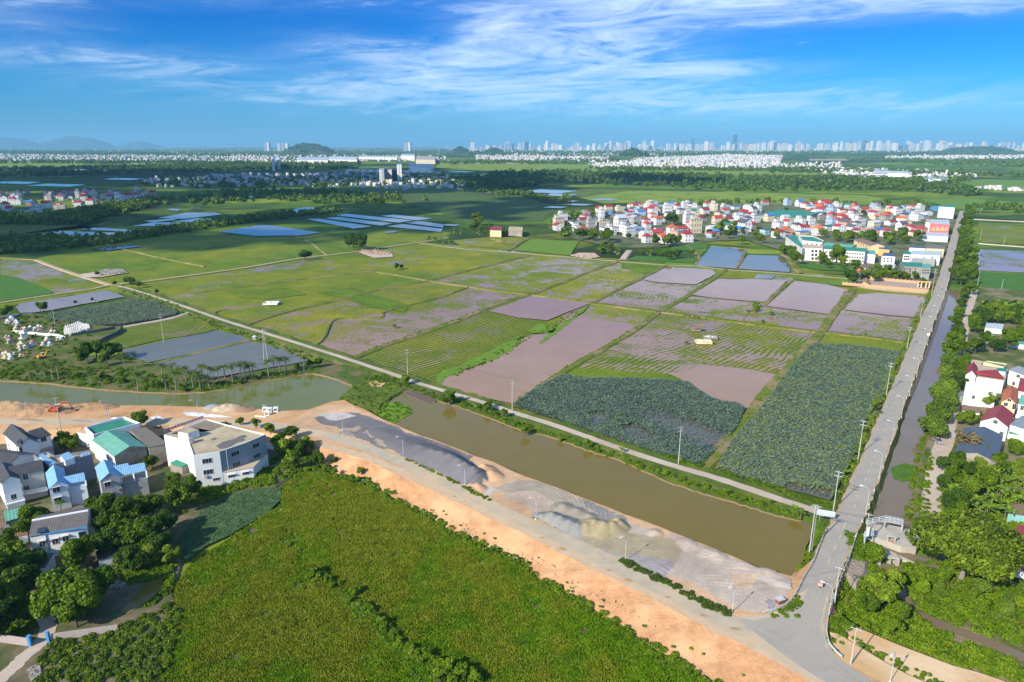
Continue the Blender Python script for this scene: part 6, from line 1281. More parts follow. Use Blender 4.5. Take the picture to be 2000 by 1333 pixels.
# ================================================================ poles, lamps, rails, vehicles
POLEC=M('pole_concrete',(.50,.47,.42),(.42,.40,.36),scale=1); STEEL=M('galvanised_steel',(.50,.53,.55),(.42,.45,.47),rough=.5); LAMPW=M('lamp_head',(.75,.77,.78),rough=.4)
WHITEP=M('white_paint',(.72,.72,.70)); REDP=M('red_paint',(.5,.04,.03)); RAILM=M('guardrail_steel',(.52,.58,.58),(.45,.5,.5),rough=.5); BLACKR=M('black_rubber',(.02,.02,.022)); 
WIRE=M('wire',(.06,.06,.065),rough=.6)
def mkpole(h=11.5,arms=2):
    r=empty('utility_pole'); m=MB(); m.tube((0,0,-.5),(0,0,h),.17,.09,8); m.build('pole',POLEC,r)
    for k in range(arms):
        z=h-.3-1.1*k; m=MB(); m.box((0,0,z),(2.2,.12,.12)); m.tube((-.7,0,z),(0,0,z-.6),.03); m.tube((.7,0,z),(0,0,z-.6),.03); a=m.build('crossarm',STEEL,r)
        for x in (-1,-.4,.4,1): i=MB(); i.tube((x,0,z+.06),(x,0,z+.34),.07,.05,6); i.build('insulator',DARKM,a)
    r.location=(0,-600,-60); return r
POLES={}
def pole(u,v,vt,z,rz=0,kind=None,arms=2):
    """a pole from foot and top as seen; its true height follows"""
    p=at(u,v,z); lo,hi=0,40
    for _ in range(40):
        m_=(lo+hi)/2
        if proj((p.x,p.y,z+m_))[1]>vt: lo=m_
        else: hi=m_
    h=lo; key=arms
    if key not in POLES: POLES[key]=mkpole(11.5,arms); o=POLES[key]; o.location=p; o.rotation_euler=(0,0,rz); o.scale=(1,1,h/11.5)
    else: o=copy_thing(POLES[key],p,rz,(1,1,h/11.5))
    return o,h
def wires(name,label,pts,offs=(-.9,0,.9),sag=.9,dirs=None):
    mb=MB()
    for i in range(len(pts)-1):
        a,b=Vector(pts[i]),Vector(pts[i+1]); d=(b-a); d.z=0; d.normalize(); n=Vector((-d.y,d.x,0))
        for o_ in offs:
            P=[a.lerp(b,t/8)+n*o_+Vector((0,0,-sag*4*(t/8)*(1-t/8))) for t in range(9)]; mb.path(P,.022,4)
    o=mb.build(name,WIRE); tag(o,label,'power line'); return o
rd=math.atan2(*( (ML[40]-ML[10]).yx)) ; side=rd+math.pi/2
road_p=[]
for u,v,t in [(1627,1001,920),(1676,896,821),(1731,771,708),(1771,684,639),(1797,624,585),(1819,578,525)]:
    o,h=pole(u,v,t,MR-1,side); road_p.append((o,h))
label_row([o for o,h in road_p],'concrete utility pole on the lotus side of the asphalt road','','utility pole','utility poles along the asphalt road')
for o,h in road_p: o['label']=o['label'].replace('  ',' ').replace(' ,',',')
wires('power_line','power wires strung above the lotus side of the asphalt road',[tuple(o.location+Vector((0,0,h))) for o,h in road_p])
path_p=[]
for u,v,t,l in [(1325,906,833,'concrete utility pole at the path corner of the lotus pond'),(1000.5,803,740,'concrete utility pole at the tip of the brown flooded plot'),(797,741,682,'concrete utility pole standing in a small tree by the pale path'),(320,667,613,'concrete utility pole on the edge of the blue-grey pond'),(107.6,633,582,'concrete utility pole beside the cemetery')]:
    o,h=pole(u,v,t,1.0,.3,arms=2); tag(o,l,'utility pole','utility poles along the pale path'); path_p.append((o,h))
r=empty('utility_pole'); tag(r,'tall two-legged utility pole standing in the pond beside the palms','utility pole'); p=at(520,709,.7); m=MB(); top=Vector((p.x,p.y,17.5))
for dx in (-1.1,1.1): m=MB(); m.tube((p.x+dx,p.y,0),top,.2,.11,8); m.build('leg',POLEC,r)
m=MB(); m.box((p.x,p.y,16.6),(2.6,.14,.14),.3); m.build('crossarm',STEEL,r); recentre(r)
wires('power_line','power wires running beside the pale path from the ponds to the asphalt road',[tuple(road_p[0][0].location+Vector((0,0,road_p[0][1]))),tuple(path_p[0][0].location+Vector((0,0,path_p[0][1]))),tuple(path_p[1][0].location+Vector((0,0,path_p[1][1]))),tuple(path_p[2][0].location+Vector((0,0,path_p[2][1]))),tuple(top),tuple(path_p[3][0].location+Vector((0,0,path_p[3][1]))),tuple(path_p[4][0].location+Vector((0,0,path_p[4][1])))])
jp=[]
for u,v,t,l in [(1585,1072,986,'right pole of the leaning pair at the pond corner'),(1581,1075,988,'left pole of the leaning pair at the pond corner'),(1687,1068,1003,'utility pole carrying transformer gear beside the weir'),(1630,1176,1108,'white utility pole behind the right guardrail'),(1661,1300,1227,'white utility pole with striped base on the dirt terrace')]:
    o,h=pole(u,v,t,PL-.2,rd+1.57,arms=1); tag(o,l,'utility pole','utility poles around the road junction'); jp.append((o,h))
wires('power_line','long wires crossing the junction toward the lower right trees',[tuple(jp[0][0].location+Vector((0,0,jp[0][1]))),tuple(jp[2][0].location+Vector((0,0,jp[2][1]-1))),tuple(at(2080,1180,9))],offs=(-.6,.1,.6),sag=.7)
wires('power_line','wires above the road mouth between the white poles',[tuple(jp[3][0].location+Vector((0,0,jp[3][1]-.5))),tuple(at(1440,1142,10)),],offs=(0,.4),sag=.6)
lp=[]
for u,v,t,l in [(121,846,776,'dark utility pole beside the red excavator'),(55,819,786,'short utility pole on the orange bank left of the excavator'),(210,817,789,'thin utility pole behind the green warehouse'),(335,818,790,'utility pole beside the white sheeting'),(117,862,835,'brown wooden pole by the hedge of the block house')]:
    o,h=pole(u,v,t,PL if u!=117 else .5,.4,arms=1); tag(o,l,'utility pole','utility poles along the orange bank'); lp.append(o)
# lamps
def mklamp():
    r=empty('street_lamp'); m=MB(); m.tube((0,0,-.3),(0,0,7.2),.085,.055,7); m.path([(0,0,7.2),(.25,0,7.7),(.8,0,8.0),(1.7,0,8.15)],.05,5); m.build('pole',STEEL,r)
    m=MB(); m.box((2.05,0,8.17),(.85,.34,.14)); m.box((2.0,0,8.08),(.5,.24,.06)); m.build('lamp_head',LAMPW,r); m=MB(); m.box((0,0,.15),(.3,.3,.5)); m.build('base',WHITEP,r); return r
L0=mklamp(); first=[True]
def lamp(u,v,z,rz,h=8.0):
    if first[0]: first[0]=False; o=L0; o.location=at(u,v,z); o.rotation_euler=(0,0,rz); o.scale=(1,1,h/8); return o
    return copy_thing(L0,at(u,v,z),rz,(1,1,h/8))
ra=rd+math.pi/2
lr=[lamp(u,v,MR-.3,ra) for u,v in [(1618,1208),(1690.5,1005),(1717,932),(1741,868),(1760,816),(1776,773),(1790,736),(1801,703),(1811,674),(1820,648),(1828,625),(1836,604),(1843,585),(1848,568)]]
label_row(lr,'curved-arm street lamp on the canal side of the asphalt road','','street lamp','street lamps along the canal')
ld=[lamp(u,v,PL,3.9,7.2) for u,v in [(670,852),(788,891),(908,949),(1047,1015),(1221,1096),(1430,1197),(1738,1333),(388,816),(530,826),(214,818)]]
label_row(ld,'street lamp beside the concrete road above the yard','','street lamp','street lamps along the concrete road')
for o in lr+ld: o['label']=o['label'].replace('  ',' ').replace(' ,',',')
fp=[]
for u,v,t in [(1915,416,405),(1914,468,447),(1910,515,487),(1908,535,503),(1909,558,530),(1960,478,460),(1956,565,546),(1400,398,385),(1540,400,388),(1290,396,384),(1475,400,388),(1700,398,388),(1150,396,388),(1345,399,390),(1218,390,380),(1620,398,388)]:
    o,h=pole(u,v,t,.8,.2,arms=1); fp.append(o)
label_row(fp,'thin pale pole beyond the village and eastern fields','','utility pole','far utility poles')
for o in fp: o['label']=o['label'].replace('  ',' ').replace(' ,',',')
# guardrails
def guardrail(label,px,z,step=2.0,n=None):
    L_=smooth_line(PX(px,z),8); r=empty('guardrail'); tag(r,label,'guardrail'); mb=MB()
    for i in range(len(L_)-1):
        a,b=L_[i],L_[i+1]; ang=math.atan2((b-a).y,(b-a).x); m_=(a+b)/2; l=(b-a).length+.02
        for dz in (.52,.78): mb.box((m_.x,m_.y,z+dz),(l,.09,.16),ang)
        mb.box((m_.x,m_.y,z+.65),(l,.04,.3),ang)
    mb.build('rail',RAILM,r); acc=0
    for i in range(len(L_)-1):
        l=(L_[i+1]-L_[i]).length; acc+=l
        if acc>=step: acc=0; q=L_[i+1]; m=MB(); m.box((q.x,q.y,z+.3),(.16,.16,.95)); m.build('post',RAILM,r)
    recentre(r)
guardrail('curved guardrail between the junction and the pond corner',[(1490,1201),(1515,1194),(1540,1181),(1555,1160),(1570,1130),(1588,1100),(1600,1068),(1614,1036)],PL)
guardrail('curved guardrail on the right side of the junction',[(1644,1288),(1631,1276),(1619,1260),(1614,1235),(1617,1209),(1626,1176),(1637,1145),(1646,1122),(1660,1086),(1667,1066),(1673,1048)],PL)
# guide posts
gp=[]
def gpost(p,name='guide_post'):
    m=MB(); m.box((p.x,p.y,p.z+.35),(.2,.2,.8),.5); m.box((p.x,p.y,p.z+.62),(.22,.22,.14),.5,1); o=m.build(name,[WHITEP,REDP],origin=(p.x,p.y,p.z)); gp.append(o)
L_=ML; acc=0
for i in range(20,len(L_)-1):
    a,b=L_[i],L_[i+1]; acc+=(b-a).length
    if acc>9 and len(gp)<36: acc=0; d=(b-a).normalized(); gpost(b+Vector((d.y,-d.x,0))*3.3)
label_row(gp,'small white and red guide post along the canal edge','','guide post','guide posts along the canal edge')
for o in gp: o['label']=o['label'].replace('  ',' ').replace(' ,',',')
# road sign boards with striped legs
def signboard(label,u,v,z,w,h,rz,legs=2,col=None,hz=2.0):
    r=empty('road_sign'); tag(r,label,'sign'); p=at(u,v,z); ca,sa=math.cos(rz),math.sin(rz)
    for k in range(legs):
        x=(-w*.3+w*.6*k/(max(1,legs-1))) if legs>1 else 0; lg=MB()
        for j in range(9): lg.tube((p.x+ca*x,p.y+sa*x,z-.2+j*.36),(p.x+ca*x,p.y+sa*x,z-.2+(j+1)*.36),.06,.06,6,mi=j%2)
        lg.build('post',[WHITEP,REDP],r)
    mb=MB(); mb.box((p.x-sa*.1*-1,p.y-ca*.1,z+hz),(w,.08,h),rz); mb.build('board',col or STEEL,r); recentre(r)
signboard('back of a wide pale road sign on striped red and white posts',1611,1018,PL-.6,4.6,1.7,-.35,2,M('sign_back',(.50,.56,.58)),2.4)
signboard('small white sign on a post beside the canal edge',1812,662,MR,1.2,1.2,-.5,1,WHITEP,2.4)
# kiosk-like rusty box at the rail end
r=empty('metal_box'); tag(r,'rusty metal box under a thatch of weeds at the guardrail end','box'); p=at(1523,1178,PL); m=MB(); m.box((p.x,p.y,PL+.6),(1.7,1.2,.9),.4); m.build('body',M('rust_red',(.28,.10,.06),(.2,.08,.05)),r); m=MB(); m.box((p.x,p.y,PL+1.12),(1.9,1.4,.1),.4); m.build('lid',STEEL,r); recentre(r)
# footbridge above the weir
r=empty('footbridge'); tag(r,'small concrete footbridge with blue-white railings over the canal weir','footbridge')
a=P3(1729,1016,4.9); c=P3(1763,1023,4.9); ang=math.atan2((c-a).y,(c-a).x); m_=(a+c)/2; Ln=(c-a).length
m=MB(); m.box((m_.x,m_.y,4.8),(Ln,1.0,.22),ang); m.build('deck',SLABC,r)
n_=Vector((-math.sin(ang),math.cos(ang),0)); dv=Vector((math.cos(ang),math.sin(ang),0))
for q in (a,c):
    for s in (-.4,.4): m=MB(); k=q+n_*s; m.box((k.x,k.y,3.4),(.3,.3,2.9),ang); m.build('leg',SLABC,r)
RW=M('railing_paint',(.55,.62,.68),(.5,.57,.63))
for s in (-.48,.48):
    m=MB()
    for z in (5.3,5.6,5.95): b0=a+n_*s;b1=c+n_*s; m.tube((b0.x,b0.y,z),(b1.x,b1.y,z),.045,n=5)
    for t in (0,.25,.5,.75,1): b0=(a+n_*s).lerp(c+n_*s,t); m.tube((b0.x,b0.y,4.9),(b0.x,b0.y,5.98),.045,n=5)
    m.build('railing',RW,r)
st=a-dv*4.3; m=MB()
for i in range(9): q=a.lerp(st,(i+.5)/9); m.box((q.x,q.y,4.7-2.1*(i+.5)/9),(.5,.95,.12),ang)
m.build('stair',SLABC,r)
for s in (-.48,.48):
    m=MB()
    for dz in (.45,.95): m.tube(tuple(a+n_*s+Vector((0,0,dz))),tuple(st+n_*s+Vector((0,0,-2.1+dz))),.045,n=5)
    for t in (0,.33,.66,1): q=(a+n_*s).lerp(st+n_*s,t); m.tube((q.x,q.y,4.8-2.1*t),(q.x,q.y,5.9-2.1*t),.045,n=5)
    m.build('stair_railing',RW,r)
recentre(r)
r=empty('sluice_gate'); tag(r,'small sluice frame with a red gate on the weir slab','sluice gate'); a=P3(1733,1056,2.6); c=P3(1747,1059,2.6); ang=math.atan2((c-a).y,(c-a).x); m_=(a+c)/2
for q in (a,c): m=MB(); m.box((q.x,q.y,3.2),(.35,.5,1.5),ang); m.build('post',SLABC,r)
m=MB(); m.box((m_.x,m_.y,4.1),((c-a).length+.9,.7,.35),ang); m.build('beam',SLABC,r); m=MB(); m.box((m_.x,m_.y-.3,2.3),((c-a).length-.5,.1,1.4),ang); m.build('gate',M('red_gate',(.5,.12,.10)),r); recentre(r)
r=empty('transformer'); tag(r,'white transformer with blue drums hung by the weir poles','transformer'); p=P3(1697,1043,4.5); m=MB(); m.box((p.x,p.y,5.3),(1.1,.9,2.0),.3); m.box((p.x,p.y,6.4),(.8,.7,.2),.3); m.build('tank',WHITEP,r)
m=MB(); m.box((p.x,p.y,4.2),(2.6,1.2,.14),.3); m.build('platform',STEEL,r)
for dx in (-1.1,1.1): m=MB(); m.tube((p.x+dx,p.y,2),(p.x+dx,p.y,5.2),.1,n=6); m.build('leg',STEEL,r)
for k in range(3): m=MB(); m.tube((p.x-.5+k*.5,p.y-.1,6.5),(p.x-.5+k*.5,p.y-.1,7.0),.1,.05,6); m.build('bushing',DARKM,r)
m=MB(); m.tube((p.x-1.4,p.y-1.0,3.0),(p.x-1.4,p.y-1.0,4.0),.35,n=10); m.build('drum',BLUETRIM,r); recentre(r)
# culvert mouth of the stream
r=empty('culvert_mouth'); tag(r,'twin concrete culvert openings at the head of the muddy stream','culvert')
for k,u in enumerate((1712,1732,1748)): p=P3(u,1100-(4 if k==1 else 0),.6); m=MB(); m.box((p.x,p.y,1.5),(.7,2.4,2.4),.0); m.build('wing_wall',SLABC,r)
p=P3(1730,1090,2.2); m=MB(); m.box((p.x,p.y,2.6),(5.6,1.0,.5),-.2); m.build('head_wall',SLABC,r); recentre(r)
# vehicles
def wheel(r,x,y,R=.32,w=.2,name='wheel'):
    m=MB(); m.tube((x,y-w/2,R),(x,y+w/2,R),R,R,14,0); o=m.build(name,BLACKR,r); k=MB(); k.tube((x,y-w/2-.01,R),(x,y+w/2+.01,R),R*.55,R*.55,10); k.build('rim',STEEL,o)
def car(label,u,v,z,rz,col):
    r=empty('parked_car'); tag(r,label,'car'); m=MB(); prof=[(-2.2,.35),(-2.25,.75),(-2.1,.95),(-1.5,1.0),(1.0,.98),(1.9,.82),(2.2,.6),(2.2,.35)]; cab=[(-1.75,.98),(-1.15,1.46),(.25,1.48),(1.05,.97)]
    for pf,w0,w1 in ((prof,.86,.86),(cab,.80,.64)):
        k=len(pf); top=max(p[1] for p in pf); vs=[]
        for s in (-1,1):
            for x,zz_ in pf: w=w0+(w1-w0)*((zz_-.97)/.5 if pf is cab else 0); vs.append((x,s*max(.5,w),zz_))
        m.add(vs,[tuple(range(k)),tuple(range(k,2*k))[::-1]]+[(i,k+i,k+(i+1)%k,(i+1)%k) for i in range(k)])
    m.build('body',col,r); g=MB()
    g.quad((-1.74,-.72,1.02),(-1.74,.72,1.02),(-1.2,.64,1.43),(-1.2,-.64,1.43)); g.quad((1.05,.74,1.0),(1.05,-.74,1.0),(.3,-.64,1.45),(.3,.64,1.45)); 
    for s in (-1,1): g.quad((-1.5,s*.80,1.03),(.8,s*.80,1.03),(.2,s*.668,1.42),(-1.1,s*.668,1.42))
    o=g.build('windows',GLASS,r); 
    for vv in o.data.vertices: vv.co.x*=1.02; vv.co.y*=1.03
    for x in (-1.35,1.4):
        for s in (-.78,.78): wheel(r,x,s)
    for s in (-.6,.6): h=MB(); h.box((2.2,s,.68),(.08,.35,.16)); h.build('headlight',LAMPW,r); h=MB(); h.box((-2.25,s,.78),(.06,.35,.16)); h.build('tail_light',REDP,r)
    r.location=at(u,v,z); r.rotation_euler=(0,0,rz); return r
SILVER=M('silver_paint',(.5,.52,.54),rough=.3,metal=.5)
car('silver car parked on the pale lane beside the dark warehouse',1831,864,2.1,math.radians(-96),SILVER)
def bike(label,u,v,z,rz,col,rider=None):
    r=empty('motorbike'); tag(r,label,'motorbike'); wheel(r,-.6,0,.29,.1); wheel(r,.62,0,.29,.1)
    m=MB(); m.path([(-.6,0,.35),(-.2,0,.5),(.25,0,.5),(.45,0,.95)],.09,6); m.box((-.05,0,.42),(.5,.25,.28)); m.box((.42,0,.7),(.12,.34,.5)); m.build('body',col,r)
    m=MB(); m.box((-.3,0,.76),(.75,.26,.12)); m.build('seat',BLACKR,r); m=MB(); m.tube((.42,-.33,1.02),(.42,.33,1.02),.025,n=5); m.tube((.62,0,.3),(.42,0,1.0),.04,n=5); m.build('handlebar',DARKM,r)
    r.location=at(u,v,z); r.rotation_euler=(0,0,rz); return r
bike('red motorbike parked behind the silver car',1836,857,2.1,.6,M('red_body',(.5,.03,.03),rough=.3))
rb=bike('motorbike ridden along the asphalt road at the junction',1603,1146,MR+.01,rd,M('dark_body',(.05,.05,.06),rough=.3))
def person(label,loc,rz,col,seated=True):
    """one continuous body grown over a skeleton"""
    me=bpy.data.meshes.new('person')
    J=[(0,0,.86,.15),(.02,0,1.08,.16),(.05,0,1.30,.17),(.07,0,1.43,.07),(.09,0,1.55,.10),(.10,0,1.66,.095)]
    E_=[(i,i+1) for i in range(5)]
    for s in (-1,1):
        b=len(J); J+=[(.05,s*.19,1.36,.07),(.22,s*.30,1.15,.05),(.42,s*.30,1.05,.04),(.48,s*.28,1.04,.045)]; E_+=[(2,b),(b,b+1),(b+1,b+2),(b+2,b+3)]
        b=len(J); J+=[(.05,s*.12,.82,.11),(.40,s*.20,.74,.08),(.32,s*.18,.36,.06),(.42,s*.18,.28,.045)]; E_+=[(0,b),(b,b+1),(b+1,b+2),(b+2,b+3)]
    me.from_pydata([j[:3] for j in J],E_,[]); o=bpy.data.objects.new('person',me); C.objects.link(o); sk=o.modifiers.new('s','SKIN'); sv=me.skin_vertices[0].data
    for i,j in enumerate(J): sv[i].radius=(j[3],j[3])
    sv[0].use_root=True; o.modifiers.new('d','SUBSURF').levels=1; o.modifiers['d'].render_levels=1
    dg=bpy.context.evaluated_depsgraph_get(); dg.update(); nm=bpy.data.meshes.new_from_object(o.evaluated_get(dg)); o.modifiers.clear(); o.data=nm
    SK=M('skin',(.35,.2,.13)); CL=M('clothes_'+label[:4],col); TR=M('dark_trousers',(.04,.045,.06)); nm.materials.clear(); [nm.materials.append(x) for x in (CL,SK,TR)]
    for p in nm.polygons:
        c=p.center; p.material_index=1 if c.z>1.42 else (2 if (c.z<.84) else (1 if (c.x>.40 and c.z>.9) else 0)); p.use_smooth=True
    o.location=loc; o.rotation_euler=(0,0,rz); h=MB(); h.tube((.10,0,1.66),(.10,0,1.80),.15,.05,10); h.tube((.10,0,1.63),(.10,0,1.67),.27,.15,12); h.build('conical_hat',M('straw_hat',(.66,.52,.40)),o); tag(o,label,'person'); return o
person('person in an orange and pink jacket with a pale hat riding the motorbike',rb.location+Vector((-.25*math.cos(rd),-.25*math.sin(rd),0)),rd,(.75,.28,.16))
m=MB(); bg=rb.location+Vector((-.75*math.cos(rd),-.75*math.sin(rd),0)); m.box((bg.x,bg.y,bg.z+1.0),(.6,.95,.55),rd); tag(m.build('cargo_bundle',M('pinkish_sack',(.70,.40,.36),(.62,.34,.2),scale=3)),'pinkish bundle tied behind the motorbike rider','bundle')
for l,u,v,a in [('dark motorbike parked in the shade behind the green warehouse',305,838,.4),('dark motorbike parked nearest the grey building yard',313,837,1.2)]: bike(l,u,v,PL+.05,a,M('dark_body',(.05,.05,.06)))
def excavator(label,u,v,z,rz,col,boomup=True,sc=1.0):
    r=empty('excavator'); tag(r,label,'excavator')
    for s in (-1,1):
        m=MB(); m.box((0,s*1.15,.42),(3.4,.55,.62)); m.tube((-1.7,s*1.15-.27,.42),(-1.7,s*1.15+.27,.42),.31,n=10); m.tube((1.7,s*1.15-.27,.42),(1.7,s*1.15+.27,.42),.31,n=10); m.build('track',DARKM,r)
    m=MB(); m.box((-.5,0,1.35),(3.2,2.5,.9)); m.box((-1.7,0,1.5),(.9,2.5,1.1)); m.build('body',col,r)
    m=MB(); m.box((.55,.75,2.2),(1.4,.95,1.3)); c=m.build('cab',col,r); m=MB(); m.box((.62,.76,2.35),(1.32,.99,.85)); m.build('glass',GLASS,c); m=MB(); m.box((.5,.75,2.92),(1.5,1.0,.1)); m.build('roof',WHITEP,c)
    m=MB(); m.path([(.9,-.2,1.6),(2.4,-.2,3.9),(4.6,-.2,3.6)],.26,4); m.build('boom',col,r); m=MB(); m.path([(4.6,-.2,3.6),(5.4,-.2,1.5)],.2,4); m.build('arm',col,r)
    m=MB(); m.add([(5.1,-.7,1.5),(5.9,-.7,1.3),(5.6,-.7,.5),(4.9,-.7,.7),(5.1,.3,1.5),(5.9,.3,1.3),(5.6,.3,.5),(4.9,.3,.7)],[(0,1,2,3),(7,6,5,4),(0,4,5,1),(1,5,6,2),(2,6,7,3)]); m.build('bucket',DARKM,r)
    r.location=at(u,v,z); r.rotation_euler=(0,0,rz); r.scale=(sc,)*3
excavator('red-orange excavator working on the soil heaps of the river bank',110,806,PL+.2,.3,M('excavator_red',(.62,.12,.05),rough=.4))
excavator('yellow excavator digging between the tombs of the cemetery',84,701,1,.9,M('excavator_yellow',(.75,.36,.03),rough=.4),sc=.95)
# concrete box culverts waiting on the bank
cb=[]
for i,(u,v,zo,a) in enumerate([(518,804,0,.1),(527,805,0,.1),(539,804,0,.1),(522,811,0,.2)]):
    m=MB(); c=at(u,v,PL); s=1.7; w=.24
    for dx,dz,sx,sz in ((0,.12,s,w),(0,s-.12,s,w),(-s/2+.12,s/2,w,s-.5),(s/2-.12,s/2,w,s-.5)): m.box((dx,0,dz),(sx,1.4,sz))
    o=m.build('box_culvert',WHITE); o.location=c; o.rotation_euler=(0,0,a); cb.append(o)
for o,l in zip(cb,['leftmost white concrete box culvert on the bank','middle white concrete box culvert of the back row','right white concrete box culvert of the back row','white concrete box culvert lying in front of the others']): tag(o,l,'box culvert','box culverts on the river bank')
m=MB(); a=at(498,813,PL+.15); c=at(520,815,PL+.15); m.tube(a,c,.22,n=8); tag(m.build('pipe',WHITE),'pale pipe lying left of the concrete culverts','pipe')
# white sheeting
def sheeting(label,px,seed):
    rng=np.random.default_rng(seed); mb=MB(); poly=[tuple(p[:2]) for p in PX(px,PL+.2)]; poly=rough_poly(poly,1.2,.35,seed); n=len(poly); cx=sum(p[0] for p in poly)/n; cy=sum(p[1] for p in poly)/n
    vs=[(p[0],p[1],PL+.12) for p in poly]+[(cx+(p[0]-cx)*.55+rng.normal(0,.1),cy+(p[1]-cy)*.55,PL+.35+rng.uniform(0,.35)) for p in poly]+[(cx,cy,PL+.5)]
    mb.add(vs,[(i,(i+1)%n,n+(i+1)%n,n+i) for i in range(n)]+[(n+i,n+(i+1)%n,2*n) for i in range(n)]); tag(mb.build('plastic_sheeting',M('white_plastic',(.62,.62,.68),(.48,.48,.55),scale=.8,rough=.4,bump=.5)),label,'plastic sheeting')
sheeting('long strip of crumpled white sheeting on the orange bank',[(356,806),(375,804),(400,808),(430,812),(455,815),(420,816),(390,814),(362,811)],1); sheeting('small crumpled white sheet behind the roadside tree',[(293,815),(310,812),(322,816),(300,819)],2); sheeting('short white sheet beside the thin pole',[(214,817),(232,815),(246,817),(228,820)],3)
# banner fence behind the warehouse
r=empty('banner_fence'); tag(r,'leaning fence of pink and white banners behind the grey building','fence'); a=P3(322,846,2.6); c=P3(398,819,3.4)
for i in range(14):
    q=a.lerp(c,i/13); m=MB(); m.tube((q.x,q.y,q.z-2),(q.x,q.y,q.z+1.6),.05,n=5); m.build('post',STEEL,r)
for i in range(13):
    q=a.lerp(c,(i+.5)/13); m=MB(); ang=math.atan2((c-a).y,(c-a).x); m.box((q.x,q.y,q.z+.9),((c-a).length/13*.8,.04,1.0),ang); m.build('banner',M('banner_pink',(.62,.16,.28),(.6,.5,.58),scale=1.5),r)
recentre(r)
# cemetery: rows of low white graves, tombs, walls
GR=M('white_grave',(.66,.65,.62),(.55,.54,.5),scale=1.5)
gm=None; gs=[]
rowA=[(127,641),(131,640),(135,639),(139,638),(143,636),(147,635),(151,633),(155,634),(159,636),(163,637),(167,637),(171,638)]; rowB=[(130,653),(134,654),(138,655),(142,654),(146,653),(150,652),(154,650),(158,649),(162,647),(166,645),(170,645),(173,644)]
g0=MB(); g0.box((0,0,.35),(1.0,2.0,.7)); g0.box((0,.85,.9),(.8,.22,.8)); g0=g0.build('grave',GR)
for i,(A_,B_) in enumerate(zip(rowA,rowB)):
    for k in range(6):
        t=k/5; u=A_[0]+(B_[0]-A_[0])*t; v=A_[1]+(B_[1]-A_[1])*t; o=g0 if not gs else g0.copy()
        if gs: C.objects.link(o)
        o.location=at(u,v,.9); gs.append(o); tag(o,f'low white grave beside the lotus pond, {ordn(k)} from the back of the {ordn(i)} column','grave','white graves in rows')
tb=[]
TOMBC=[M('tomb_red',(.42,.12,.08)),M('tomb_cream',(.6,.52,.36)),M('tomb_grey',(.38,.36,.35))]
def tomb(u,v,s,kind):
    r=empty('tomb'); m=MB(); m.box((0,0,.3),(2.4*s,2.4*s,.6)); m.box((0,0,1.1*s),(1.5*s,1.3*s,1.3*s)); m.build('body',[GR,TOMBC[1],TOMBC[2]][kind%3],r)
    m=MB(); m.tube((0,0,1.7*s),(0,0,2.5*s),1.35*s,.25*s,4); m.build('roof',TOMBC[kind%3] if kind%2 else GR,r); r.location=at(u,v,.9); r.rotation_euler=(0,0,.785+.3*random.random()); tb.append(r)
rt=random.Random(4)
for i in range(46):
    px=rt.choice([(14,40,625,640),(28,80,645,652),(40,70,668,690),(5,60,690,708),(60,110,640,655),(90,120,660,670),(0,20,655,680),(66,112,675,684)]); tomb(rt.uniform(px[0],px[1]),rt.uniform(px[2],px[3]),rt.uniform(.6,1.2),i)
tomb(48,662,1.9,0); tomb(43,682,1.7,1); tomb(14,700,1.5,1)
label_row(tb,'small masonry tomb with a pointed roof in the cemetery','','tomb','tombs of the cemetery')
for o in tb: o['label']=o['label'].replace('  ',' ').replace(' ,',',')
wallrun('white_wall','long white wall across the middle of the cemetery',[(30,650),(60,653),(90,656),(112,657),(128,662)],.9,1.3,WHITE); wallrun('white_wall','white wall at the far left edge of the cemetery',[(-10,626),(18,620),(38,616)],.9,1.2,WHITE)
wallrun('stone_wall','dark curved stone wall around the cemetery corner',[(188,673),(205,664),(225,655),(236,648),(234,643),(225,643),(205,647),(180,651),(140,657)],.8,1.6,M('dark_stone_wall',(.13,.13,.15),(.09,.09,.1),scale=1.5))
# tombs and debris in the paddies
def paddytomb(label,u,v,w,d,h,mat,rz=.1):
    r=empty('walled_tomb'); tag(r,label,'tomb'); m=MB()
    for x,y,sx,sy in ((0,d/2,w,.3),(0,-d/2,w,.3),(-w/2,0,.3,d),(w/2,0,.3,d)): m.box((x,y,h/2),(sx,sy,h))
    m.build('enclosure',mat,r); m=MB(); m.box((0,0,.25),(w-.3,d-.3,.5)); m.build('floor',GR,r); m=MB(); m.box((-.8,.3,.9),(1.2,1.6,.9)); m.box((1.2,.2,.8),(.9,1.2,.7)); m.build('tomb_block',GR,r); r.location=at(u,v,.6); r.rotation_euler=(0,0,rz)
paddytomb('white walled tomb plot alone in the yellow-green paddies',530,594,9,6,1.1,WHITE); paddytomb('low pale walled tomb in the flooded field, nearest one',1374,670,8,5,1.2,CREAM,-.05); paddytomb('small weedy walled tomb just behind the pale one',1387,661,7,4,1.0,RAW,-.1)
r=empty('field_shrine'); tag(r,'dark roofed shrine in the flooded field','shrine'); m=MB(); m.box((0,0,.9),(4.5,3,1.8)); m.build('wall',RAW,r); m=MB(); m.slab([Vector((-3,-2.2,1.7)),Vector((3,-2.2,1.7)),Vector((2.2,0,2.8)),Vector((-2.2,0,2.8))],.15); m.slab([Vector((3,2.2,1.7)),Vector((-3,2.2,1.7)),Vector((-2.2,0,2.8)),Vector((2.2,0,2.8))],.15); roofobj(m,R_RUST,r); r.location=at(1360,646,.7)
r=empty('fishing_hut'); tag(r,'tiny round hut on the corner of the pond bund','hut'); m=MB(); m.box((0,0,.7),(1.8,1.8,1.4)); m.build('wall',GREYW,r); m=MB(); m.tube((0,0,1.4),(0,0,2.2),1.5,.3,8); m.build('roof',STEEL,r); r.location=at(498,663,.9)
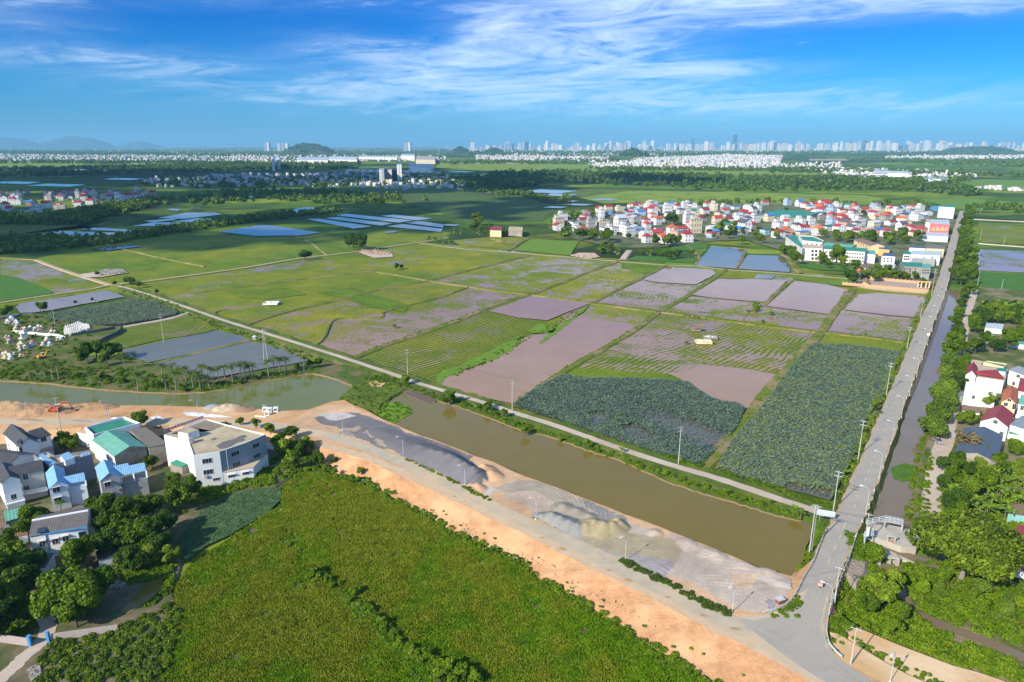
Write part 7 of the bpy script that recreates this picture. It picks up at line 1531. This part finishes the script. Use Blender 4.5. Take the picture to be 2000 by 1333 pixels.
r=empty('boat'); tag(r,'small white and blue boat at the lotus pond edge','boat'); m=MB(); m.add([(-2,-.6,.1),(1.6,-.6,.1),(2.4,0,.3),(1.6,.6,.1),(-2,.6,.1),(-2.1,-.8,.6),(1.7,-.8,.6),(2.8,0,.8),(1.7,.8,.6),(-2.1,.8,.6)],[(0,1,2,3,4),(0,5,6,1),(1,6,7,2),(2,7,8,3),(3,8,9,4),(4,9,5,0)]); m.build('hull',WHITE,r); m=MB(); m.box((-.3,0,.75),(2.4,1.4,.1)); m.build('canopy',BLUETRIM,r); r.location=at(187,590,.7)
def rubble(name,label,px,n,s,mat,z,cat='rubble'):
    rng=np.random.default_rng(n); P=sample(px,z,n,rng); mb=MB()
    for x,y in P: k=s*rng.uniform(.4,1.2); mb.box((x,y,z+k*.3),(k,k*rng.uniform(.5,1.1),k*rng.uniform(.4,.9)),rng.uniform(0,3))
    tag(mb.build(name,mat),label,cat,None,'stuff')
rubble('rubble','white rubble heap beside the farm road',[(188,532),(210,526),(240,527),(248,532),(225,537),(195,537)],260,.9,M('grey_rubble',(.42,.39,.36),(.3,.28,.25),scale=1),.9); rubble('rubble','brick stacks and rubble beneath the big dark trees',[(700,488),(716,486),(740,489),(764,493),(760,499),(725,497)],180,1.2,M('brick_red',(.42,.2,.13),(.5,.4,.32),scale=1),.9)
rubble('rubble','pinkish rubble strip below the banana plants',[(1114,499),(1135,495),(1168,497),(1165,503),(1135,503)],160,1.0,M('pink_rubble',(.55,.38,.3),(.48,.4,.34),scale=1),.9); rubble('rubble','pale rubble below the grove at the lower left',[(180,1135),(200,1128),(245,1140),(238,1150),(200,1150)],260,.5,M('debris',(.36,.32,.26),(.22,.2,.17),scale=1),.5)
rubble('rubble','pale stones at the edge of the lower left lane',[(55,1310),(75,1300),(80,1318),(62,1330)],120,.5,M('debris',(.36,.32,.26)),.5); rubble('stones','pale stones strewn over the orange slope',[(700,925),(900,1020),(1150,1135),(1500,1300),(1480,1320),(1120,1150),(880,1030),(700,935)],260,.25,M('pale_stone',(.66,.52,.38)),1.6,'stones')
# ================================================================ the far land
def wallmat(name,c,floors=3.3,step=2.9):
    """distant wall whose openings are too small to build one by one"""
    m=M(name,c,tuple(x*.9 for x in c),scale=.3,rand=.10); nt,N,L,p=_pr(m); tc=N.new('ShaderNodeTexCoord'); sp=N.new('ShaderNodeSeparateXYZ'); L.new(tc.outputs['Object'],sp.inputs[0])
    def mm(op,a,b=None):
        n=N.new('ShaderNodeMath'); n.operation=op
        for i,x in enumerate((a,b)):
            if x is None: continue
            if isinstance(x,(int,float)): n.inputs[i].default_value=x
            else: L.new(x,n.inputs[i])
        return n.outputs[0]
    h=mm('FRACT',mm('DIVIDE',mm('ADD',mm('ADD',sp.outputs[0],sp.outputs[1]),200),step)); z=mm('FRACT',mm('DIVIDE',mm('ADD',sp.outputs[2],.0),floors))
    k=mm('MULTIPLY',mm('MULTIPLY',mm('GREATER_THAN',h,.35),mm('LESS_THAN',h,.68)),mm('MULTIPLY',mm('GREATER_THAN',z,.3),mm('LESS_THAN',z,.72)))
    old=p.inputs['Base Color'].links[0].from_socket; x=N.new('ShaderNodeMix'); x.data_type='RGBA'; L.new(k,x.inputs[0]); L.new(old,x.inputs[6]); x.inputs[7].default_value=(.07,.085,.11,1); L.new(x.outputs[2],p.inputs['Base Color']); return m
VW=[wallmat('village_white',(.72,.71,.70)),wallmat('village_cream',(.68,.58,.42)),wallmat('village_grey',(.38,.37,.35)),wallmat('village_pink',(.62,.36,.28)),wallmat('village_blue',(.42,.54,.66))]; VWN=['white','cream','grey','salmon','pale blue']
VR=[M('far_maroon_roof',(.40,.045,.05),rand=.2),M('far_orange_roof',(.56,.14,.05),rand=.2),M('far_charcoal_roof',(.10,.11,.125),rand=.2),M('far_flat_roof',(.40,.38,.34),rand=.2),M('far_green_roof',(.04,.20,.15),rand=.2),M('far_blue_roof',(.06,.22,.55),rand=.2),M('far_pale_roof',(.46,.53,.58),rand=.2)]; VRN=['maroon','orange','charcoal','flat grey','green','bright blue','pale blue-grey']
HM={}
def vhouse(wi,ri,shape,loc,rz,sx,sy,sz):
    key=(wi,ri,shape)
    if key not in HM:
        w=MB(); r=MB()
        if shape==0: # gable
            w.box((0,0,3),(8,11,6)); w.add([(-4,-5.5,6),(4,-5.5,6),(0,-5.5,8)],[(0,1,2)]); w.add([(4,5.5,6),(-4,5.5,6),(0,5.5,8)],[(0,1,2)])
            r.slab([Vector((-4.4,-5.9,5.85)),Vector((0,-5.9,8.1)),Vector((0,5.9,8.1)),Vector((-4.4,5.9,5.85))],.15); r.slab([Vector((0,-5.9,8.1)),Vector((4.4,-5.9,5.85)),Vector((4.4,5.9,5.85)),Vector((0,5.9,8.1))],.15)
        elif shape==1: # flat with stair room
            w.box((0,0,4.4),(6,12,8.8)); w.box((0,3,10),(4,4,2.4)); r.slab([Vector((-3.2,-6.2,9)),Vector((3.2,-6.2,9)),Vector((3.2,6.2,9)),Vector((-3.2,6.2,9))],.2); r.slab([Vector((-2.2,.8,11.4)),Vector((2.2,.8,11.4)),Vector((2.2,5.2,11.4)),Vector((-2.2,5.2,11.4))],.2)
        elif shape==2: # hip
            w.box((0,0,3.2),(8,9,6.4)); a=[Vector((-4.4,-4.9,6.4)),Vector((4.4,-4.9,6.4)),Vector((4.4,4.9,6.4)),Vector((-4.4,4.9,6.4))]; p,q=Vector((0,-1.5,8.6)),Vector((0,1.5,8.6))
            for f in ([a[0],a[1],p],[a[1],a[2],q,p],[a[2],a[3],q],[a[3],a[0],p,q]): r.slab(f,.12)
        else: # low shed
            w.box((0,0,1.9),(9,12,3.8)); r.slab([Vector((-4.8,-6.3,3.9)),Vector((0,-6.3,5.2)),Vector((0,6.3,5.2)),Vector((-4.8,6.3,3.9))],.12); r.slab([Vector((0,-6.3,5.2)),Vector((4.8,-6.3,3.9)),Vector((4.8,6.3,3.9)),Vector((0,6.3,5.2))],.12)
        o=w.build('village_house',VW[wi]); r.build('roof',VR[ri],o); HM[key]=o
        o.location=loc; o.rotation_euler=(0,0,rz); o.scale=(sx,sy,sz)
    else: o=copy_thing(HM[key],loc,rz,(sx,sy,sz))
    return o
def village(px,n,z,where,grp,seed,spacing,probs,ang,avoid=(),hs=1.0,tallp=.12):
    rng=np.random.default_rng(seed); P=sample(px,z,n*14,rng); got=[]; av=[PX(a,z) for a in avoid]
    for x,y in P:
        if any(inside(a,np.array([x]),np.array([y]))[0] for a in av): continue
        if all((x-a)**2+(y-b)**2>spacing**2 for a,b in got): got.append((x,y))
        if len(got)>=n: break
    by={}
    for x,y in got:
        ri=rng.choice(7,p=probs); wi=rng.choice(5,p=[.60,.13,.12,.07,.08]); sh=1 if ri==3 else (rng.choice([0,2]) if ri in (0,1,2) else rng.choice([0,3]) if ri in (5,6) else 3)
        if ri in (4,5) : sh=3 if rng.random()<.6 else 0
        h=rng.choice([.75,1.0,1.25],p=[.3,.45,.25])*hs; 
        if rng.random()<tallp: h*=1.35
        o=vhouse(wi,ri,int(sh),(x,y,z-.2),ang+rng.choice([0,1.5708])+rng.normal(0,.08),rng.uniform(.95,1.45),rng.uniform(.8,1.25),h)
        by.setdefault((VWN[wi],VRN[ri]),[]).append(o)
    for (w,r),os_ in by.items():
        label_row(os_,f'{w} house with {r} roof',where,'house',grp)
    return got
mix1=[.33,.12,.14,.18,.07,.08,.08]
av=[[(1495,405),(1580,408),(1575,432),(1495,430)],[(1802,428),(1868,428),(1866,466),(1797,466)],[(1825,395),(1870,395),(1870,425),(1825,425)],[(1290,425),(1340,425),(1340,450),(1290,450)]]
V1=village([(1075,446),(1092,430),(1150,420),(1180,410),(1260,400),(1400,401),(1500,400),(1650,402),(1750,407),(1800,412),(1835,420),(1812,430),(1800,462),(1760,468),(1700,462),(1640,458),(1560,465),(1440,462),(1400,462),(1345,474),(1290,478),(1200,480),(1180,470),(1130,464)],226,.8,'in the village',"houses of the nearer village",81,10.8,mix1,.35,av,1.1)
V2=village([(-6,392),(0,380),(40,376),(90,379),(130,375),(220,378),(300,380),(318,386),(270,394),(200,400),(130,408),(80,422),(30,416),(-6,418)],78,.8,'in the far left village','houses of the left village',82,13,[.52,.14,.08,.12,.04,.05,.05],.3,(),1.25)
fill(['broad','dark','bright'],[(1090,440),(1180,415),(1400,405),(1700,410),(1800,420),(1790,460),(1700,460),(1500,462),(1340,470),(1200,476),(1110,460)],.8,34,(2.4,4.0),'among the village houses',seed=31,mind=1.2)
# --- everything farther: towns of small houses, counted as one mass
def town_mesh():
    rng=np.random.default_rng(90); mb=[[] for _ in range(6)]; Vs=[];Fs=[];Ms=[]; nv=0
    T=[([(270,352),(400,349),(400,366),(300,366)],50,9,1.2),([(400,343),(700,340),(900,350),(915,362),(900,373),(760,372),(640,366),(500,366),(400,362)],300,10,1.3),
       ([(0,302),(160,303),(400,305),(560,308),(560,316),(300,316),(150,314),(0,315)],620,12,1.5),([(450,303),(600,304),(870,302),(880,316),(640,318),(460,314)],300,14,1.5),([(930,304),(1060,305),(1190,308),(1190,318),(1060,316),(930,312)],520,12,1.5),
       ([(1150,322),(1260,310),(1420,303),(1530,305),(1520,330),(1400,331),(1260,328),(1160,328)],1500,11,1.6),([(1600,328),(1700,332),(1900,342),(1915,348),(1780,348),(1640,342),(1600,336)],170,12,1.3),([(1500,322),(1640,318),(1650,328),(1520,332)],70,11,1.3),
       ([(1560,330),(1860,344),(1700,347),(1610,339)],60,13,1.4),([(1730,306),(2060,302),(2060,310),(1860,313),(1730,311)],420,14,1.6),([(0,286),(500,286),(860,288),(860,296),(400,296),(0,294)],1500,22,1.6),([(860,288),(2060,290),(2060,300),(1300,301),(900,298)],3200,24,1.8),
       ([(1900,366),(2060,372),(2060,377),(1900,371)],36,9,.9),([(1000,300),(1300,300),(1300,304),(1000,303)],200,14,1.4)]
    pal=np.array([0,0,0,1,1,2,2,3,3,3,4,5])
    for px,n,s,h in T:
        P=sample(px,0,int(n*1.45),rng); far=np.hypot(P[:,0],P[:,1])
        for (x,y) in P:
            w=s*.78*rng.uniform(.5,1.3)/2; d=s*.8*rng.uniform(.7,1.5)/2; H=rng.uniform(2.8,7.5)*h*(1.8 if rng.random()<.07 else 1); a=rng.uniform(0,1.57); ca,sa=math.cos(a),math.sin(a)
            c=[(x+ca*i*w-sa*j*d,y+sa*i*w+ca*j*d) for i,j in ((-1,-1),(1,-1),(1,1),(-1,1))]; m=int(pal[rng.integers(0,len(pal))]); rr=int(rng.choice([3,3,1,4,2])) if m!=3 else 1
            Vs+= [(*q,0) for q in c]+[(*q,H) for q in c]; Fs+=[(nv+i,nv+(i+1)%4,nv+4+(i+1)%4,nv+4+i) for i in range(4)]+[(nv+4,nv+5,nv+6,nv+7)]; Ms+=[0 if m in (0,3) else (5 if m==5 else 4 if m==4 else 0 if m==1 else 2)]*4+[ {1:1,2:2,3:3,4:0}.get(rr,3)]; nv+=8
    o=npmesh('distant_houses',np.array(Vs,float),np.array(Fs),None,mi=np.array(Ms),mats=[M('town_white',(.60,.575,.54)),M('town_red',(.42,.12,.09)),M('town_grey',(.38,.38,.38)),M('town_pale',(.55,.52,.48)),M('town_cream',(.66,.55,.38)),M('town_blue',(.25,.36,.5))])
    tag(o,'thousands of tiny pale houses of the far towns across the plain','houses','distant houses','stuff')
town_mesh()
def bigbox(name,label,px,zt,wm,rm,cat='factory'):
    b=house(name,label,cat); block(b,px,zt,0,wm,rm); recentre(b)
WW=wallmat('hall_white',(.76,.74,.70),6,9); WG=wallmat('tower_grey',(.42,.42,.42),3.4,5); WD=wallmat('tower_dark',(.16,.18,.20),3.4,3.5)
for i,(l,px,h,wm) in enumerate([('long white factory hall, widest in the middle distance',[(580,313),(640,314),(642,308),(585,307)],20,WW),('bright white factory hall behind the shaded village',[(640,312),(697,313),(697,307),(642,306)],20,WW),('long low white hall left of the pale factory',[(700,307),(775,308),(776,305),(702,304)],16,WW),
      ('pale cream factory with a stepped roof, right of centre',[(812,312),(850,312.5),(850,306),(814,305)],22,VW[1]),('white exhibition block in front of the pale factory',[(797,326),(848,328),(846,321),(800,320)],20,WW),('tall white slab beside the exhibition block',[(775,322),(784,322),(784,318),(776,318)],48,WW),
      ('white block with a green scaffold top',[(783,304),(810,305),(810,301),(784,301)],30,WW),('left of the twin white slab blocks',[(530,313),(536,313),(536,310),(530,310)],42,WW),('right of the twin white slab blocks',[(540,313),(546,313),(546,310),(540,310)],38,WW),
      ('blue roofed shed in the eastern business park',[(1677,346),(1692,347),(1692,343),(1679,342)],9,VW[4]),('long white hall of the eastern business park',[(1704,338),(1776,340),(1776,335),(1706,333)],11,WW),('white halls at the right of the business park',[(1805,350),(1852,351),(1853,346),(1806,345)],10,WW),
      ('red and cream roadside shed far left',[(201,333),(212,333),(212,331),(202,331)],12,VW[3]),('pale long shed beneath the far left tree belt',[(146,333),(185,335),(184,332),(148,330)],8,WW),('white boundary wall of the business campus',[(675,331),(860,336.5),(861,336),(676,330.6)],5,WW)]): bigbox('factory_hall',l,px,h,wm,VR[6] if wm is WW else VR[3])
for l,px,h,wm in [('left unfinished grey apartment block of the campus',[(740,331.5),(750,332),(750,328),(741,328)],36,WG),('second unfinished grey apartment block of the campus',[(757,332.5),(765,333),(765,329),(758,329)],34,WG),('dark framed block between the unfinished towers',[(750,331),(757,331.5),(757,328),(750,328)],28,WD),('dark framed block right of the unfinished towers',[(765,332),(779,333),(779,329),(766,329)],30,WD)]: bigbox('apartment_block',l,px,h,wm,VR[3],'apartment block')
# towers of the far skyline
TW=[wallmat('skyline_pale',(.62,.62,.62),7,9),wallmat('skyline_cream',(.60,.55,.48),7,9),wallmat('skyline_grey',(.40,.43,.46),7,9),wallmat('skyline_blue',(.12,.20,.26),7,9)]
sky_t=[]; rng=np.random.default_rng(99); TM={}
def tower(u,dist,h,w,d,wi,cap=True):
    key=wi
    x=(u-1000)/F*dist
    if key not in TM:
        m=MB(); m.box((0,0,.5),(1,1,1)); o=m.build('apartment_tower',TW[wi]); c=MB(); c.box((0,0,1.02),(.6,.6,.05)); c.build('roof',VR[3],o); TM[key]=o
    else: o=copy_thing(TM[key],(0,0,0))
    o.location=(x,dist*math.cos(0),0); o.rotation_euler=(0,0,rng.uniform(-.4,.4)); o.scale=(w,d,h); return o
for i in range(250):
    u=890+1110*rng.random()**.75; top=rng.uniform(276,284) if u<1150 else rng.uniform(274,283); 
    if rng.random()<.35: top+=3
    dist=rng.uniform(11500,15500); h=max(35,100+(HZ-top)/F*dist*1.0)
    base=(283-top)/F*dist+100; w=rng.uniform(30,75)*(1.25 if rng.random()<.2 else 1)
    sky_t.append(tower(u,dist,base*rng.uniform(.75,1.02),w,rng.uniform(30,55),int(rng.choice(4,p=[.55,.2,.17,.08]))))
for wi_,wn in enumerate(('pale','cream','grey','dark blue')):
    label_row([o for o in sky_t if o.data==TM[wi_].data],wn+' high-rise block','on the far skyline','tower block','towers of the far skyline')
for l,u,v,dist,w,wi in [('tallest blue glass tower of the far skyline',1417,265,14500,85,3),('slim dark spire tower left of the tallest one',1339,272,14500,40,3),('pale twin slab tower standing alone on the horizon',801,279,12000,45,1),('right half of the lone pale twin slab tower',808,279,12000,38,0),('first grey tower behind the wooded hill',537,279,11500,35,2),('second pale tower behind the wooded hill',543,279,11500,35,0),('third pale tower left of the wooded hill',562,280,11500,40,0),('fourth pale tower left of the wooded hill',569,280,11500,40,1),('fifth pale tower touching the wooded hill',578,281,11500,45,0)]:
    o=tower(u,dist,(283-v)/F*dist+100,w,45,wi); tag(o,l,'tower')
# hills
def hill(name,u,v,w_px,top_v,label,seed,mat,dscale=.7,ridge=1.0,dist=None):
    base=at(u,v,0) if dist is None else Vector(((u-1000)/F*dist,dist,0)); D=base.y; R=w_px/F*D/2; h=100+(HZ-top_v)/F*D
    n=70; X,Y=np.meshgrid(np.linspace(-1.1,1.1,n),np.linspace(-1.1,1.1,n)); r=np.sqrt(X**2+Y**2); nz=noise2(X*3,Y*3,1.2,seed,5); Z=h*np.clip(1-r**1.7,0,1)**ridge*(1+.22*nz)-2
    V=np.stack([X*R,Y*R*dscale,Z],-1).reshape(-1,3); idx=np.arange(n*n).reshape(n,n); q=np.stack([idx[:-1,:-1],idx[:-1,1:],idx[1:,1:],idx[1:,:-1]],-1).reshape(-1,4)
    o=npmesh(name,V,q,mat); o.location=base; o.data.polygons.foreach_set('use_smooth',[True]*len(q)); tag(o,label,None,None,'structure'); return o,R,h,base
HILLM=M('wooded_hill',(.02,.045,.012),(.045,.075,.02),scale=.02,detail=8,bump=1,c3=(.12,.10,.08),s3=.006)
FARH=M('far_mountain',(.05,.08,.04),(.08,.10,.05),scale=.001)
hills=[hill('hill',604,300,100,279,None,3,HILLM),hill('hill',899,299,30,288,None,4,HILLM,ridge=.7),hill('hill',1238,306,56,293,None,5,HILLM),hill('hill',1908,299,150,286,None,6,HILLM,ridge=.8),hill('hill',965,300,40,291,None,8,HILLM)]
hill('mountain',180,0,150,268,None,11,FARH,dist=24000); hill('mountain',35,0,190,269,None,12,FARH,dist=26000,ridge=.8); hill('mountain',-60,0,200,266,None,13,FARH,dist=26000); hill('mountain',300,0,90,277,None,14,FARH,dist=26000)
# tree belts, too many to count
BELT=leafmat('belt_leaves',(.035,.085,.008),(.125,.205,.015))
def belt(px,n,s,label,seed,nz=34):
    rng=np.random.default_rng(seed); P=sample(px,0,n,rng); n=len(P); R=rng.uniform(.6,1.25,n)*s; H=R*rng.uniform(1.3,2.1,n)
    d=rng.normal(size=(n,nz,3)); d/=np.linalg.norm(d,axis=2)[:,:,None]; rr=rng.uniform(.7,1.05,(n,nz,1)); p=d*rr*np.stack([R,R,H*.5],1)[:,None,:]; p[:,:,2]+=H[:,None]*.62; p[:,:,0]+=P[:,0,None]; p[:,:,1]+=P[:,1,None]
    V=leaves(p.reshape(-1,3),s*.36,rng,.4,d.reshape(-1,3)); o=npmesh('tree_belt',V,Q(len(V)),BELT); tag(o,label,'trees',None,'stuff')
B=[([(-60,330),(160,329),(300,325),(560,322),(700,318),(700,332),(560,330),(400,337),(200,342),(-60,350)],1700,7,'dark tree belt across the far left plain'),
   ([(-60,420),(80,427),(160,415),(230,402),(330,392),(330,400),(240,418),(170,438),(-60,440)],420,5,'trees around the left village'),
   (k3([(-100,190),(200,195),(650,190),(1000,130),(1500,66),(1900,26),(1900,45),(1500,88),(1000,160),(600,225),(100,275),(-100,290)]),520,3.6,'diagonal tree belt between the flooded fields'),
   ([(330,392),(480,372),(640,372),(760,386),(860,395),(740,398),(640,400),(520,392),(380,405)],240,5,'scattered trees below the shaded village'),
   ([(850,358),(1000,336),(1120,336),(1250,338),(1500,348),(1650,352),(1860,362),(1930,380),(1900,388),(1800,375),(1600,372),(1500,376),(1250,367),(1100,356),(1000,372),(900,372)],1300,6.5,'broad tree belt behind the nearer village'),
   ([(270,350),(920,345),(920,362),(600,368),(280,368)],330,5.5,'trees among the shaded village houses'),([(900,375),(1000,378),(1120,392),(1100,396),(1000,384)],60,5,'trees beside the pale far road'),
   ([(1590,346),(1700,352),(1900,350),(1900,356),(1700,360)],200,6,'trees below the eastern business park'),([(1500,330),(2060,345),(2060,350),(1900,345),(1500,338)],300,7,'trees around the eastern business park'),
   ([(1150,330),(1540,333),(1540,336),(1150,333)],200,7,'trees at the foot of the white far town'),([(1250,405),(1500,398),(1700,400),(1830,410),(1800,402),(1600,396),(1400,396)],70,4.5,'trees behind the nearer village'),
   ([(1895,405),(1930,400),(2060,412),(2060,420),(1930,415)],60,4.5,'trees behind the eastern fields'),([(860,318),(1240,312),(1240,318),(1100,322),(870,322)],260,8,'trees before the white far town'),
   ([(-60,296),(500,300),(900,302),(900,308),(500,306),(-60,303)],900,10,'far trees left of the wooded hill'),([(900,298),(2060,298),(2060,306),(1500,304),(900,304)],1300,12,'far trees before the skyline'),
   ([(-60,316),(500,318),(500,322),(-60,320)],300,8,'trees along the bright far meadow'),([(1640,312),(2060,316),(2060,330),(1800,322)],420,9,'trees of the far eastern plain'),
   ([(1070,440),(1100,428),(1180,406),(1180,412),(1110,440),(1120,470),(1090,458)],46,4,'trees at the left edge of the nearer village'),([(1895,610),(2060,600),(2060,640),(1990,640)],40,4,'trees behind the eastern pond')]
for i,(px,n,s,l) in enumerate(B): belt(px,n,s,l,400+i)
def hilltrees():
    rng=np.random.default_rng(77); A=[]
    for o,R,h,b in hills:
        me=o.data; co=np.zeros(len(me.vertices)*3); me.vertices.foreach_get('co',co); co=co.reshape(-1,3); k=rng.choice(len(co),900); p=co[k]; p=p[p[:,2]>3]+np.array(b); p+=rng.normal(0,6,p.shape); A.append(p)
    P=np.concatenate(A); P=np.repeat(P,6,0)+rng.normal(0,5,(len(P)*6,3)); V=leaves(P,7,rng,.5); o=npmesh('hill_woods',V,Q(len(V)),BELT); tag(o,'woods covering the small hills on the plain','trees',None,'stuff')
hilltrees()
# ================================================================ clouds high over the camera: they shade the left of the plain
def clouds():
    rng=np.random.default_rng(12); H=1150.0; off=Vector(SUNV)*(H/SUNV.z); CM=M('cloud_white',(.85,.86,.88),rough=1,spec=0)
    sh=[(40,420,120),(180,440,120),(330,430,130),(480,430,120),(620,420,120),(760,415,110),(900,400,100),(1010,395,80),(-120,430,160),(100,385,200),(300,385,220),(500,380,230),(700,378,220),(860,372,190),(-100,360,350),(200,352,420),(500,350,430),(760,350,380),(950,352,300),(1120,358,240),(1280,350,200),(1400,357,150),(20,340,450),(350,338,500),(640,338,450),(900,342,330),(60,462,60),(250,462,45),(450,458,55),(620,448,60),(760,442,60),(950,425,60),(1060,405,60),(-60,470,80),(250,472,75),(400,467,75),(100,477,70),(550,463,65),(-40,480,80),(40,484,34),(180,488,30),(330,482,36),(470,480,30),(560,472,34),(690,462,34),(800,452,30),(860,440,40),(110,476,44),(400,470,44)]
    base=MB(); ico=[]
    import bmesh
    bm=bmesh.new(); bmesh.ops.create_icosphere(bm,subdivisions=3,radius=1); iv=np.array([v.co[:] for v in bm.verts]); fi=np.array([[v.index for v in f.verts] for f in bm.faces]); bm.free(); allV=[];allF=[];nv=0
    for u,v,R in sh:
        g=at(u,v,0)+off
        for k in range(5):
            r=R*rng.uniform(.25,.55); c=np.array([g.x+rng.normal(0,R*.45),g.y+rng.normal(0,R*.45),H+rng.uniform(0,R*.25)]); d=1+.13*np.sin(iv@rng.normal(0,4,3)+rng.uniform(0,6))+.08*np.sin(iv@rng.normal(0,9,3)); p=iv*d[:,None]*r; p[:,2]*=.45; p[:,2]=np.maximum(p[:,2],-r*.12); allV.append(p+c); allF.append(fi+nv); nv+=len(iv)
    o=npmesh('cloud',np.concatenate(allV),np.concatenate(allF),CM); o.data.polygons.foreach_set('use_smooth',[True]*len(o.data.polygons)); tag(o,'white cumulus bank drifting high above the plain','clouds',None,'stuff')
clouds()
# ================================================================ air
def haze():
    mb=MB(); mb.box((0,15700,234),(60000,36000,472)); m=bpy.data.materials.new('haze_air'); m.use_nodes=True; nt=m.node_tree; N=nt.nodes; N.clear(); out=N.new('ShaderNodeOutputMaterial'); v=N.new('ShaderNodeVolumePrincipled')
    v.inputs['Color'].default_value=(.32,.72,1.0,1); v.inputs['Density'].default_value=HAZE_D; v.inputs['Anisotropy'].default_value=0; nt.links.new(v.outputs[0],out.inputs['Volume']); o=mb.build('haze',m); tag(o,None,None,None,'stuff')
HAZE_D=5.2e-5
haze()
# ================================================================ labels of the planted rows
for (kind,place),objs in TREEGROUPS.items():
    label_row(objs,(TN[kind] if len((TN[kind]+place).split())<9 else TN[kind].split(" with ")[0]),place,TC[kind],f"{TC[kind]}s {place}")
for k,o in PROTO.items():
    if k not in USED:
        for c in list(o.children): bpy.data.objects.remove(c)
        bpy.data.objects.remove(o)

for o in bpy.data.objects:
    l=o.get('label')
    if l and len(l.split())>16: print('LONG',len(l.split()),l)
